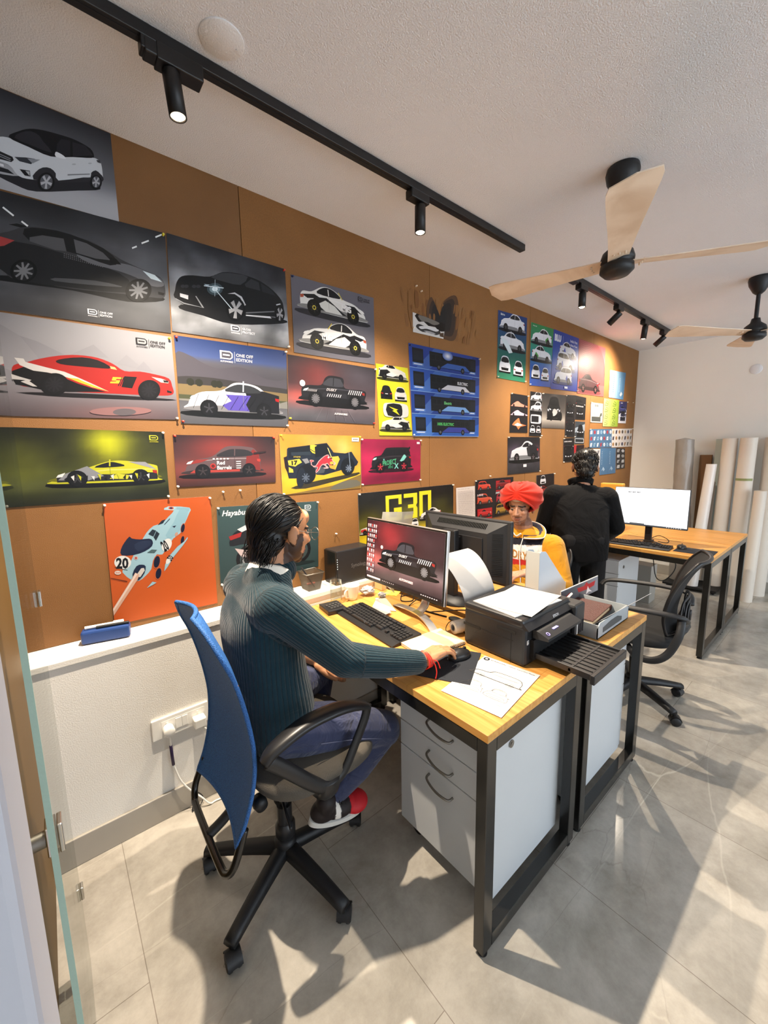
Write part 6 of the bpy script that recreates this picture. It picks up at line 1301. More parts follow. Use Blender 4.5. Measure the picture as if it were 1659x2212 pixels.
b = B(); b.box((1.40, 1.62, .7515), (.075, .075, .0015), rz=.5); b.box((1.402, 1.622, .7535), (.072, .072, .0015), rz=.45); tag(obj('sticky_note_pad', b, M['yellow']), 'yellow sticky notes behind the silver monitor', 'notes')
nb = thing('spiral_notebook', 'cream spiral notebook between keyboard and mouse mat', 'notebook', (1.13, 1.06, .75))
Tn = Matrix.Translation((1.128, 1.058, .751)) @ Matrix.Rotation(math.radians(-6), 4, 'Z')
b = B(Tn); b.box((0, 0, .0055), (.215, .150, .009)); obj('pages', b, mat('notebook_pages', '#efe2cc', .8), nb)
b = B(Tn); b.box((0, .0, .0108), (.218, .153, .0012)); obj('cover', b, mat('notebook_cover', '#dcc4a2', .6, var=.06, vscale=6), nb)
b = B(Tn)
for i in range(26):
    x = -.10+i*.008; b.tube([(x, -.077+.006*math.cos(t), .0065+.008*math.sin(t)) for t in [2*PI*k/10 for k in range(10)]], .0009, n=5, closed=True, col='#222222')
sp = obj('spiral_binding', b, M['rubber'], nb)
# printed inspection sheet with car outlines
E1, E2, E3, E4_ = Vector((.914, .819, .7525)), Vector((.941, .609, .7525)), Vector((1.241, .652, .7525)), Vector((1.206, .865, .7525))
Xs = (E3-E2).normalized(); Ys = (E1-E2).normalized(); Ys = (Ys-Xs*Ys.dot(Xs)).normalized()
pfs = place_on(E2, Xs*.21, Ys*.21)
a = Art(None, '#cdcbc8', place=Pw(pfs, .297/.21), thick=.0008, step=.00003, n=(4, 4))
g = '#454343'
def outl(pts, w_=.011, col=g, sm=4, closed=True):
    pp = smoothline([(*p, 0) for p in pts], closed, sm) if sm else [Vector((*p, 0)) for p in pts]
    for i in range(len(pp)-(0 if closed else 1)): q2 = pp[(i+1) % len(pp)]; a.line(pp[i].x, pp[i].y, q2.x, q2.y, w_, col)
    a.k -= len(pp)-1
# side view of a car, its roof towards the right edge of the sheet
S1 = lambda p: (.80-.0+(p[1])*.72-.06, .10+p[0]*.82)
outl([S1(p) for p in CARS['suv']['b']]); outl([S1(p) for p in CARS['suv']['w']], .005)
for cx, cy in CARS['suv']['wh']:
    p = S1((cx, cy)); 
    for r in (.065, .045, .012): outl([(p[0]+r*math.cos(t), p[1]+r*math.sin(t)) for t in [2*PI*k/12 for k in range(12)]], .005, sm=0)
    for k in range(6): a.line(p[0], p[1], p[0]+.045*math.cos(k), p[1]+.045*math.sin(k), .004, g); a.k -= 1
for y0 in (.12, .54):
    F1 = lambda p: (.30+p[1]*.30, y0+p[0]*.33)
    outl([F1(p) for p in ((0, .1), (0, .5), (.12, .6), (.25, .95), (.75, .95), (.88, .6), (1, .5), (1, .1))], .005)
    outl([F1(p) for p in ((.2, .62), (.3, .9), (.7, .9), (.8, .62))], .004); outl([F1(p) for p in ((.15, .2), (.15, .35), (.85, .35), (.85, .2))], .004); outl([F1(p) for p in ((-.08, .5), (-.02, .56), (0, .5))], .004, sm=0)
a.rect(1.17, .30, 1.26, .96, '#b9b8b6'); a.circ(1.33, .92, .055, '#26262a'); a.rect(1.31, .90, 1.35, .94, '#e8e8e8'); a.rect(1.32, .91, 1.34, .93, '#26262a')
a.text('iD Autoworks', 1.33, .84, .030, '#55555a', rot=-PI/2, w_=.28); a.text('Vehicle Inspection Sheet', 1.33, .52, .026, '#6a6a70', rot=-PI/2, w_=.46)
for x in (1.12, 1.15): a.rect(x, .62, x+.004, .84, '#9a9a9c')
a.rect(.22, .55, .225, .68, '#9a9a9c'); a.rect(.22, .10, .225, .2, '#9a9a9c'); a.rect(1.02, .05, 1.025, .15, '#9a9a9c')
a.done('printed_sheet', 'printed sheet with grey car outlines at the near desk corner', m=mat('printed_paper', '#ffffff', .75, attr=True, spec=.2), cat='paper')
b = B(); R_ = Matrix.Rotation(PI/2, 4, 'Y') @ Matrix.Rotation(.4, 4, 'X')
tr = thing('vinyl_roll', 'small white roll lying behind the printer', 'roll', (1.32, 1.07, .75))
b = B(); Rr = Vector((.93, -.25, 0)).normalized().to_track_quat('Z', 'Y').to_matrix().to_4x4(); b.lathe([(.014, 0), (.026, 0), (.028, .003), (.028, .09), (.014, .09), (.014, 0)], (1.262, 1.065, .779), 26, Rr); obj('roll', b, M['white'], tr)
b = B(); b.lathe([(.012, -.001), (.0145, -.001), (.0145, .091), (.012, .091), (.012, -.001)], (1.262, 1.065, .779), 20, Rr); obj('core', b, mat('grey_core', '#8d8f90', .6), tr)
b = B(); b.tube(smoothline([(1.24, 1.05, .752), (1.245, 1.09, .765), (1.27, 1.095, .79), (1.285, 1.07, .80), (1.29, 1.04, .775), (1.30, 1.03, .753)], k=5), .0018, n=6); tag(obj('loose_cable', b, M['rubber']), 'thin black wire looped round the small white roll', 'cable')
b = B()
b.bb((1.41, 1.20, .7508), (1.4285, 1.45, .7525)) 
b.bm.clear(); b.cl = b.bm.verts.layers.float_color.get('Col') or b.bm.verts.layers.float_color.new('Col')
b.tube(smoothline([(1.345, 1.36, .754), (1.36, 1.27, .754), (1.375, 1.20, .754)]), .006, n=8, flat=.5); b.lathe([(0, 0), (.026, 0), (.028, .003), (.02, .007), (0, .008)], (1.385, 1.155, .751), 24, sx=.9, sy=1.3); tag(obj('black_tool', b, M['rubber']), 'flat black paddle-shaped tool lying behind the silver monitor', 'tool')
cab = [[(1.35, 1.30, .753), (1.40, 1.27, .753), (1.50, 1.20, .753), (1.52, 1.14, .755), (1.44, 1.12, .753)], [(1.34, 1.42, .753), (1.42, 1.42, .77), (1.46, 1.32, .753), (1.56, 1.28, .76)], [(1.40, 1.55, .753), (1.46, 1.52, .754), (1.40, 1.46, .754), (1.36, 1.50, .754), (1.44, 1.58, .754)]]
for pts, lb in zip(cab, ('black cable curling from the silver monitor to the printer', 'black cable arched behind the silver monitor neck', 'thin cable loops by the yellow notes')):
    b = B(); b.tube(smoothline(pts, k=8), .0025, n=6); tag(obj('cable', b, M['rubber']), lb, 'cable')
b = B(); b.add([], []); 
def film(u, v): return (1.48+.21*(u-.5)*1.1+.02*v, 1.70-.02*math.sin(u*3)-.03*v, .98+.225*v-.02*u)
b.grid(film, 10, 10); b.grid(lambda u, v: tuple(Vector(film(u, v))+Vector((0, .0015, 0))), 10, 10); tag(obj('plastic_sleeve', b, mat('frosted_sleeve', '#d8d4c4', .35, alpha=.6)), 'frosted plastic sleeve standing behind the silver monitor', 'sleeve')
sheet('paper_sheet', [(1.39, 1.66, .78), (1.40, 1.60, .755), (1.405, 1.64, .98), (1.37, 1.70, 1.02)], 'white sheet leaning between network box and silver monitor', 'paper', wav=.01, seed=4)
b = B(); b.bb((1.48, 1.64, .752), (1.57, 1.75, .97), bev=.004); tag(obj('cardboard_box', b, mat('dull_carton', '#8a7354', .8, var=.1)), 'dull carton holding the sleeve behind the silver monitor', 'box')

# ------------------------------------------------------------------ printer
pt = thing('printer', 'black ink-tank printer at the desk edge with its tray out', 'printer', (1.42, .82, .75))
x0, x1, y0, y1, z0, z1 = 1.235, 1.585, .70, .985, .752, .925
b = B(); b.bb((x0, y0+.012, z0), (x1, y1, z1-.022), bev=.012)
bod = obj('body', b, M['plastic'], pt)
b = B(); b.bb((x0-.001, y0+.022, z1-.030), (x1+.001, y1+.002, z1), bev=.010); b.prism([(x0+.002, 0), (x1-.002, 0), (x1-.002, 1), (x0+.002, 1)], lambda p: (p[0], y0+.03 if p[1] else y0, z1-.006 if p[1] else z1-.032), lambda p: (p[0], y0+.03, z1-.008 if p[1] else z1-.036)); obj('scanner_lid', b, M['satin'], pt)
b = B(); b.bb((x0+.035, y0-.001, z0+.022), (x1-.035, y0+.02, z1-.075)); obj('paper_slot', b, mat('dark_opening', '#050506', .9), pt)
b = B(); b.prism([(0, 0), (.020, .004), (.055, .018), (.055, .028), (0, .034)], lambda p: (x0+.045, y0+.01-p[0]*1.1, z1-.072+.034-p[1]-.0), lambda p: (x1-.055, y0+.01-p[0]*1.1, z1-.072+.034-p[1])); pn2 = obj('control_panel', b, M['dgrey'], pt)
b = B(); put_text(b, 'EPSON', (x0+.175, y0+.0005, z1-.028), (1, 0, 0), (0, .35, .94), .010, col='#d8d8d8', bold=.02); obj('lettering', b, M['attr'], pt, recalc=False)
b = B()
pp = Vector((x0+.07, y0-.035, z1-.051))
b.lathe([(.0055, 0), (.0075, .0005), (.0075, .0), (.0055, -.0003)], pp+Vector((0, 0, .003)), 20, Matrix.Rotation(.35, 4, 'X')); b.bb((x0+.12, y0-.030, z1-.047), (x0+.155, y0-.012, z1-.0455)); obj('button_light', b, mat('lilac_light', '#b9a8ff', .4, emit='#9a86ff', estr=1.2), pn2)
b = B(); b.bb((x0-.001, y0+.06, z0+.085), (x0+.002, y0+.20, z0+.088)); b.bb((x0-.0015, y0+.05, z0+.115), (x0+.003, y0+.13, z0+.125)); b.bb((x0-.0015, y1-.08, z0+.08), (x0+.003, y1-.0, z0+.09)); b.bb((x0-.0008, y0+.068, z0), (x0+.001, y0+.070, z0+.12)); obj('side_grips', b, M['rubber'], pt)
b = B(); b.bb((x0+.011, y0+.0100, z0+.085), (x0+.021, y0+.0115, z0+.100), col='#e8e8e8'); b.bb((x0+.013, y0+.0095, z0+.087), (x0+.019, y0+.0112, z0+.098), col='#111111'); b.bb((x0+.0145, y0+.009, z0+.089), (x0+.0175, y0+.0110, z0+.0955), col='#e8e8e8'); obj('port_symbol', b, M['attr'], pt)
# ink tank block
b = B(); b.bb((x1-.03, y0-.018, z0+.03), (x1+.055, y0+.14, z1-.016), bev=.010); tk = obj('ink_tank', b, M['dgrey'], pt)
for k in range(4):
    b = B(); b.bb((x1-.018+k*.017, y0-.0195, z0+.035), (x1-.010+k*.017, y0-.0175, z0+.085)); obj('ink_window', b, mat('ink_window', ['#d9d9d6', '#2b2b2f', '#2b2b2f', '#2b2b2f'][k], .15), tk)
# output tray with ribs
b = B(); ty0, ty1, tz = .495, .70, .792
b.bb((1.285, ty0, tz-.006), (1.535, ty1+.02, tz), bev=.001); b.bb((1.283, ty0, tz-.014), (1.292, ty1, tz+.008), bev=.002); b.bb((1.528, ty0, tz-.014), (1.537, ty1, tz+.008), bev=.002); b.bb((1.275, ty0-.006, tz-.022), (1.545, ty0+.010, tz+.010), bev=.003)
b.bb((1.283, ty0+.075, tz-.010), (1.537, ty0+.085, tz+.002), bev=.001)
for k in range(8): x = 1.315+k*.027; b.bb((x, ty0+.018, tz-.001), (x+.004, ty1, tz+.003))
obj('output_tray', b, M['satin'], pt)
for dx, a_, lb in ((0, -.03, 'white paper stack lying on the printer lid'),):
    b = B(); b.box((1.395, .845, z1+.0022), (.205, .29, .0035), rz=-.10+PI/2*1); tag(obj('paper_stack', b, M['paper']), lb, 'paper')
b = B(); b.box((1.415, .835, z1+.0048), (.29, .20, .0010), rz=.12); tag(obj('paper_sheet', b, M['paper']), 'top white sheet skewed on the printer lid stack', 'paper')
# sheet curling out of the rear feed
b = B()
def rf(u, v, d=0):
    x = 1.262+.205*u+.03*v*u; return (x-.02*v, 1.0+d+.16*v**1.3, .90+.175*math.sin(v*1.5)**.9)
b.grid(rf, 8, 14); b.grid(lambda u, v: rf(u, v, .001), 8, 14); tag(obj('paper_sheet', b, M['paper'],), 'white sheet curling from the back of the printer', 'paper')

# ------------------------------------------------------------------ magazine file, document tray, notebook
mf = thing('magazine_file', 'pale grey magazine file standing behind the printer', 'file holder', (1.83, .98, .75))
def mfp(x, z): return (x, z)
b = B(); xa, xb, ya, yb, za = 1.76, 2.035, .955, 1.025, .752
prof = [(xa, za), (xb, za), (xb, za+.085), (xb-.012, za+.09), (xa+.055, za+.285), (xa+.01, za+.292), (xa, za+.285)]
for yy in (ya, yb-.003): b.prism(prof, lambda p: (p[0], yy, p[1]), lambda p: (p[0], yy+.003, p[1]))
obj('side_walls', b, mat('pale_blue_card', '#c3cbd3', .55), mf)
b = B(); b.bb((xa-.003, ya, za), (xa, yb, za+.288)); obj('spine', b, mat('grey_card', '#b9bab6', .6), mf)
b = B(); b.bb((xb, ya, za), (xb+.003, yb, za+.085)); b.bb((xa, ya, za), (xb, yb, za+.003)); obj('front_lip', b, M['white'], mf)
dt = thing('document_tray', 'light grey letter tray at the right end of the second desk', 'tray', (1.80, .745, .75))
mt = mat('grey_tray_plastic', '#9fa7ac', .4)
b = B(); tx0, tx1, ty0_, ty1_ = 1.655, 1.985, .635, .875
b.bb((tx0, ty0_, .752), (tx1, ty1_, .756)); b.bb((tx0, ty0_, .752), (tx0+.004, ty1_, .812)); b.bb((tx1-.004, ty0_, .752), (tx1, ty1_, .812)); b.bb((tx0, ty1_-.004, .752), (tx1, ty1_, .812))
b.prism([(tx0, .752), (tx1, .752), (tx1, .80), (tx1-.02, .818), (tx0+.02, .818), (tx0, .80)], lambda p: (p[0], ty0_, p[1]), lambda p: (p[0], ty0_+.004, p[1])); obj('body', b, mt, dt)
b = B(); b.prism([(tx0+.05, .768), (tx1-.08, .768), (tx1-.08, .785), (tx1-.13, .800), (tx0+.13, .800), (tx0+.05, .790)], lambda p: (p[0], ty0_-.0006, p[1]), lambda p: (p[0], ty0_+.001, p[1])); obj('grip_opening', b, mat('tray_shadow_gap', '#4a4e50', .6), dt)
b = B(); b.box((1.84, .74, .800), (.30, .20, .08), rz=0)
b.bm.clear(); b.cl = b.bm.verts.layers.float_color.get('Col') or b.bm.verts.layers.float_color.new('Col')
ln = thing('leather_notebook', 'brown leather notebook lying in the letter tray', 'notebook', (1.84, .74, .79))
Rn = Matrix.Rotation(-.04, 4, 'Y') @ Matrix.Rotation(.06, 4, 'Z')
b = B(); b.box((1.85, .775, .782), (.22, .15, .018), R=Rn); obj('pages', b, mat('cream_pages', '#e2d6bc', .8), ln)
b = B(); b.box((1.85, .775, .7925), (.23, .158, .005), R=Rn, bev=.001); b.box((1.85, .775, .771), (.23, .158, .004), R=Rn, bev=.001); b.tube([Vector((1.85, .775, .782))+Rn @ Vector((.115, y, .0)) for y in (-.079, 0, .079)], .0125, n=12); obj('cover', b, M['leather'], ln)
# stiff white board jutting out of the tray, a magazine and cards
b = B(); b.prism([(0, 0), (1, 0), (1, 1), (0, 1)], lambda p: tuple(Vector((1.70, .66, .812)).lerp(Vector((2.16, .66, .862)), p[0])+Vector((0, .19*p[1], .0))), lambda p: tuple(Vector((1.70, .66, .812)).lerp(Vector((2.16, .66, .862)), p[0])+Vector((0, .19*p[1], .0018)))); 
b.bm.clear(); b.cl = b.bm.verts.layers.float_color.get('Col') or b.bm.verts.layers.float_color.new('Col')
e0, e1, dn_ = Vector((1.70, .643, .820)), Vector((2.10, .583, .856)), Vector((.014, .056, -.056))
b.add([e0, e1, e1+dn_, e0+dn_]+[q_+Vector((0, .0012, .0012)) for q_ in (e0, e1, e1+dn_, e0+dn_)], [(0, 1, 2, 3), (4, 5, 6, 7), (0, 1, 5, 4), (1, 2, 6, 5), (2, 3, 7, 6), (3, 0, 4, 7)]); tag(obj('white_card_sheet', b, M['paper']), 'stiff white sheet jutting out over the letter tray', 'paper')
pfm = place_on((1.80, .86, .785), Vector((.285, -.006, -.002)), Vector((-.01, .0, .083)))
a = Art(None, lambda u, v: mixc('#3a3c42', '#9a9ca2', u*.8+.1), place=Pw(pfm, 1.35), thick=.002)
a.poly([(.55, .75), (.8, .7), (.9, .9), (.98, .7), (1.25, .75), (1.2, .45), (.98, .4), (.6, .45)], '#b83a3c'); a.poly([(.88, .1), (.95, .6), (1.0, .35), (1.12, .1), (1.0, .2)], '#e6e6ea'); a.poly([(.1, .5), (.3, .7), (.28, .4)], '#a03034')
a.rect(0, .95, 1.35, 1, '#f0f0ee'); a.done('magazine', 'grey brochure with a red emblem propped behind the printer', cat='brochure')
b = B(); b.cyl((1.725, .80, .865), (1.77, .80, .877), .005, n=10); tag(obj('marker_pen', b, M['ceramic']), 'cream capped pen on top of the ink tank', 'pen')
# far desk extras
kb = B(); kb.tube(smoothline([(3.83, 1.10, .78), (3.90, 1.06, .80), (3.92, 1.0, .77), (3.86, .99, .755), (3.84, 1.05, .76)], k=6), .003, n=6); tag(obj('cable', kb, M['rubber']), 'black monitor cable looped on the far desk', 'cable')
kb = B(); kb.tube(smoothline([(4.0, 1.05, .72), (4.0, .95, .55), (3.95, 1.0, .42), (4.05, 1.1, .40), (4.08, 1.15, .60), (4.05, 1.2, .72)], k=6), .004, n=6); tag(obj('cable', kb, M['rubber']), 'black cable hanging in a loop under the far desk', 'cable')
b = B(); b.box((3.70, 1.52, .7515), (.21, .16, .002), rz=.3); tag(obj('paper_sheet', b, M['paper']), 'white paper beside the standing man on the far desk', 'paper')
b = B(); b.bb((4.45, 1.25, 0), (4.62, 1.68, .38), bev=.004); tag(obj('computer_case', b, mat('pale_case', '#a9a59c', .5)), 'pale computer case under the far desks', 'computer')
b = B(); b.bb((4.9, 1.50, .60), (5.03, 1.50+.12, .62)) 
b.bm.clear(); b.cl = b.bm.verts.layers.float_color.get('Col') or b.bm.verts.layers.float_color.new('Col')
b.tube(smoothline([(4.10, 1.55, .75), (4.08, 1.50, .9), (4.08, 1.46, 1.0), (4.10, 1.40, 1.18), (4.10, 1.46, 1.20), (4.12, 1.55, 1.1)]), .02, n=8); b.bm.clear(); b.cl = b.bm.verts.layers.float_color.get('Col') or b.bm.verts.layers.float_color.new('Col')
b.bb((4.06, 1.42, .752), (4.12, 1.62, 1.21), bev=.01); tag(obj('yellow_folder', b, mat('amber_plastic', '#d39a3a', .4)), 'amber folder standing behind the white-page monitor', 'folder')
for yy_, xx_ in ((0, 3.995), (0, 4.085)):
    b = B(); b.bb((xx_, .93, .7501), (xx_+.006, 1.33, .7506)); obj('cable_slot', b, M['rubber'], d3)
# ------------------------------------------------------------------ material rolls leaning in the far corner
def roll(x, y, ztop, r, label, m, core=None, lean=.02, base=0.0, wrap=False, leany=0, group=None, r2=None):
    t = thing('material_roll', label, 'roll', (x, y, 0), group)
    b = B(); N = 28; H = ztop
    def f(u, v):
        a = 2*PI*u; k = (r+(((r2 or r)-r)*v))
        if wrap: k *= 1+.10*noise.noise(Vector((math.cos(a)*1.5, math.sin(a)*1.5, v*7)))+.05*noise.noise(Vector((math.cos(a)*4, math.sin(a)*4, v*22)))
        else: k *= 1+.012*math.sin(a*3+v*2)
        return (x+lean*v+math.cos(a)*k, y+leany*v+math.sin(a)*k, base+H*v)
    b.grid(f, 40, 44 if wrap else 8, closeu=True)
    top = [f(i/40, 1) for i in range(40)]; 
    if wrap: b.add(top+[(x+lean, y+leany, base+H+.02)], [[i, (i+1) % 40, 40] for i in range(40)], None, True)
    else:
        inn = [((p[0]-x-lean)*.45+x+lean, (p[1]-y-leany)*.45+y+leany, base+H) for p in top]; b.add(top+inn, [[i, (i+1) % 40, 40+(i+1) % 40, 40+i] for i in range(40)])
        b.add(inn+[(p[0], p[1], p[2]-.25) for p in inn], [[i, 40+i, 40+(i+1) % 40, (i+1) % 40] for i in range(40)])
    obj('sheet_roll', b, m, t, smooth=True)
    return t
mcr = mat('cream_vinyl', '#d9cfc2', .5, var=.04, vscale=5); mgr = mat('grey_wrap_film', '#8f8880', .35, bump=.5, bscale=14, var=.12, vscale=10, coat=.3)
roll(5.40, 1.25, 1.565, .085, 'tall roll bundled in crumpled grey film in the far corner', mgr, wrap=True, lean=.06, leany=.07, base=.056)
roll(5.545, 1.075, 1.10, .045, 'short pale roll between the grey film roll and the cream rolls', mcr, lean=.02, base=.056)
b = B(); b.bb((5.64, 1.10, 0), (5.68, 1.21, 1.45), bev=.004); tag(obj('cardboard_tube_end', b, mat('brown_carton', '#7d5a3a', .8)), 'brown square carton end standing among the rolls', 'box')
roll(5.24, 1.09, 1.30, .056, 'shorter white roll leaning left of the tall cream rolls', mat('white_vinyl', '#dcd6d0', .35, coat=.3), lean=.16, leany=-.04, r2=.046, base=.056)
roll(5.42, .935, 1.565, .063, 'tall cream roll behind the far desk, left of the taped one', mcr, lean=.08, base=.056)
tr4 = roll(5.40, .785, 1.62, .068, 'tall cream roll with a green tape strip', mcr, lean=.08)
b = B(); b.box((5.375, .77, 1.20), (.008, .10, .022)); 
def tp(u, v): a = PI*.62+PI*.76*u; return (5.46+math.cos(a)*.0715, .785+math.sin(a)*.0715, 1.19+.024*v)
b.bm.clear(); b.cl = b.bm.verts.layers.float_color.get('Col') or b.bm.verts.layers.float_color.new('Col')
b.grid(tp, 12, 1); obj('tape_strip', b, mat('green_tape', '#8d9460', .6), tr4, recalc=False)
roll(5.55, .61, 1.62, .07, 'rightmost cream roll cut by the picture edge', mcr, lean=.05)
roll(5.24, .64, 1.10, .048, 'cream roll standing in front of the rightmost roll', mcr, lean=.12, leany=.0)
b = B(); b.bb((5.17, .865, .03), (5.61, 1.34, .055), bev=.004)
for yy in (.90, 1.30): b.cyl((5.22, yy, .0151), (5.25, yy, .0151), .015, n=14); 
tag(obj('roll_trolley', b, M['rubber']), 'low black trolley under the material rolls', 'trolley')
b = B(); b.bb((5.645, .92, 0), (5.66, 1.08, 1.62)); tag(obj('glass_offcut', b, mat('pale_green_sheet', '#b9c4bc', .3)), 'pale green panel standing behind the cream rolls', 'panel')
# ------------------------------------------------------------------ people
def frame(loc, fwd, up=(0, 0, 1), s=1):
    f = Vector(fwd).normalized(); l = Vector(up).cross(f).normalized(); u = f.cross(l)
    return Matrix.Translation(loc) @ Matrix((f, l, u)).transposed().to_4x4() @ Matrix.Scale(s, 4)
def head_prims(b, T, ears=True, neck=True):
    o = b.T; b.T = T
    b.ell((-.016, 0, .032), (.096, .077, .083), n=32, m=20); b.ell((.030, 0, -.030), (.058, .060, .082), n=28, m=16); b.ell((.028, 0, -.078), (.052, .048, .034), n=24, m=14)
    b.ell((.066, 0, -.098), (.020, .022, .016)); b.ell((.072, 0, .020), (.016, .046, .012)); b.ell((.070, 0, .055), (.014, .045, .03))
    b.cap((.086, 0, .010), (.106, 0, -.028), .0075, .0115)
    for s in (-1, 1):
        b.ell((.098, s*.011, -.031), (.011, .008, .008)); b.ell((.056, s*.036, -.022), (.028, .024, .024))
        if ears:
            R = Matrix.Rotation(s*.35, 4, 'Z'); b.ell((-.008, s*.083, -.004), (.020, .010, .033), R=R); b.ell((-.002, s*.082, -.030), (.011, .008, .015), R=R)
    b.ell((.083, 0, -.060), (.012, .023, .0065)); b.ell((.081, 0, -.070), (.012, .020, .0070)); b.ell((.078, 0, -.084), (.012, .022, .008))
    if neck: b.cap((-.028, 0, -.05), (-.045, 0, -.16), .052, .056, 20)
    b.T = o
def face_col(T, base, beard=None, bs=1.0, brow='#1c1310', lip='#9a5a4c', hairback=None, stub=None):
    I = T.inverted()
    def f(p, n):
        q = I @ p; x, y, z = q
        if x*x+y*y+z*z > .24*.24: return base
        c = base
        if hairback and abs(y) < .0765 and (x < .015 and z > -.02 or z > .095): c = hairback
        if x > .05 and abs(y) < .052 and abs(y) > .010 and .016+.004*math.cos(abs(y)*60) < z < .026+.003*math.cos(abs(y)*60): c = brow
        if x > .078 and abs(y) < .023 and -.073 < z < -.057: c = lip
        if beard:
            jaw = z < -.078+.02*max(0, .07-x)/.07*2 and x > -.02 and z > -.125
            side = abs(y) > .045 and -.09 < z < -.0 and 0 < x < .05 and abs(y) > .05-.2*(z+.05)*.2
            mus = x > .07 and -.056 < z < -.044 and abs(y) < .032
            ch = x > .04 and -.115 < z < -.076
            if jaw or side or mus or ch: c = mixc(c if isinstance(c, str) else base, beard, bs)
        return c if not isinstance(c, tuple) else '#%02x%02x%02x' % tuple(int(k) for k in c)
    return f
def hand_prims(b, T, thumb=1, curl=(.35, .45, .5, .55), spread=.07, thumb_out=.7, curl_t=.3, s=1.0):
    # wrist at the origin, fingers towards +X, palm towards -Z, thumb on the +Y side (thumb=1)
    o = b.T; b.T = T @ Matrix.Scale(s, 4)
    ys = [.030, .010, -.010, -.028]; kx = [.086, .090, .086, .078]; ln = [(.042, .025, .020), (.046, .029, .022), (.043, .027, .021), (.034, .021, .019)]
    b.cap((-.05, 0, 0), (.012, 0, 0), .026, .027); b.ell((.03, 0, -.001), (.040, .038, .018)); b.ell((.02, thumb*.024, -.010), (.03, .018, .016))
    for i in range(4):
        y = ys[i]*thumb; b.cap((.012, y*.55, 0), (kx[i], y, .002), .016, .0115); p = Vector((kx[i], y, .002)); a = 0; d0 = ys[i]*thumb*spread*30*.09
        r = [.0098, .0088, .0078, .0066]
        if i == 3: r = [k*.86 for k in r]
        for j in range(3):
            a += curl[i]*(.6 if j == 0 else 1.0); d = Vector((math.cos(a), d0, -math.sin(a))).normalized(); q = p+d*ln[i][j]; b.cap(p, q, r[j], r[j+1], 12); p = q
    p = Vector((.018, thumb*.028, -.008)); 
    for L_, r0, r1, a_, dn in ((.040, .014, .0115, thumb_out, .25), (.030, .0115, .0095, thumb_out*.55, .25+curl_t*.5), (.026, .0095, .0075, thumb_out*.3, .25+curl_t)):
        d = Vector((math.cos(a_)*math.cos(dn), thumb*math.sin(a_)*math.cos(dn), -math.sin(dn))); q = p+d*L_; b.cap(p, q, r0, r1, 12); p = q
    b.T = o
def person(name, label, loc, group=None): return thing(name, label, 'person', loc)
def eyes(T, parent, col='#241812'):
    for s in (-1, 1):
        b = B(T); b.ell((.0750, s*.031, .0015), (.0112, .0115, .0046), n=18, m=12, col='#94857a'); b.ell((.0850, s*.031, .0010), (.0025, .0060, .0050), n=14, m=8, col=col)
        obj('eye', b, M['attr'], parent)
def eyelids(T, parent): pass
def cloth(name, col, rough=.9, sheen=.2, rib=False, bs=90, bstr=.35, wr=5, wstr=.0):
    m = mat(name, col, rough, sheen=sheen, spec=.25)
    tc = nd(m, 'ShaderNodeTexCoord'); n1 = nd(m, 'ShaderNodeTexNoise'); n1.inputs['Scale'].default_value = wr; n1.inputs['Detail'].default_value = 3; n1.inputs['Distortion'].default_value = 1.2
    n2 = nd(m, 'ShaderNodeTexNoise'); n2.inputs['Scale'].default_value = bs; lk(m, tc.outputs['Object'], n1.inputs['Vector']); lk(m, tc.outputs['Object'], n2.inputs['Vector'])
    b1 = nd(m, 'ShaderNodeBump'); b1.inputs['Strength'].default_value = 1; b1.inputs['Distance'].default_value = wstr or .02; lk(m, n1.outputs['Fac'], b1.inputs['Height'])
    b2 = nd(m, 'ShaderNodeBump'); b2.inputs['Strength'].default_value = bstr; b2.inputs['Distance'].default_value = .002; lk(m, n2.outputs['Fac'], b2.inputs['Height']); lk(m, b1.outputs['Normal'], b2.inputs['Normal'])
    last = b2
    if rib:
        a = nd(m, 'ShaderNodeAttribute'); a.attribute_name = 'rib'; sn = nd(m, 'ShaderNodeMath'); sn.operation = 'SINE'; lk(m, a.outputs['Fac'], sn.inputs[0])
        ab = nd(m, 'ShaderNodeMath'); ab.operation = 'ABSOLUTE'; lk(m, sn.outputs[0], ab.inputs[0]); pw = nd(m, 'ShaderNodeMath'); pw.operation = 'POWER'; pw.inputs[1].default_value = .35; lk(m, ab.outputs[0], pw.inputs[0])
        b3 = nd(m, 'ShaderNodeBump'); b3.inputs['Strength'].default_value = 1; b3.inputs['Distance'].default_value = .0028; lk(m, pw.outputs[0], b3.inputs['Height']); lk(m, b2.outputs['Normal'], b3.inputs['Normal']); last = b3
        mr = nd(m, 'ShaderNodeMapRange'); mr.inputs['To Min'].default_value = .45; mr.inputs['To Max'].default_value = 1.0; lk(m, pw.outputs[0], mr.inputs['Value'])
        mx = nd(m, 'ShaderNodeMix'); mx.data_type = 'RGBA'; mx.blend_type = 'MULTIPLY'; mx.inputs[0].default_value = 1; mx.inputs[6].default_value = L4(col); lk(m, mr.outputs['Result'], mx.inputs[7]); lk(m, mx.outputs[2], pr(m).inputs['Base Color'])
    lk(m, last.outputs['Normal'], pr(m).inputs['Normal']); return m
def seg_d(p, a, c):
    a = Vector(a); c = Vector(c); ab = c-a; t = max(0, min(1, (p-a).dot(ab)/ab.length_squared)); return (p-(a+ab*t)).length, t

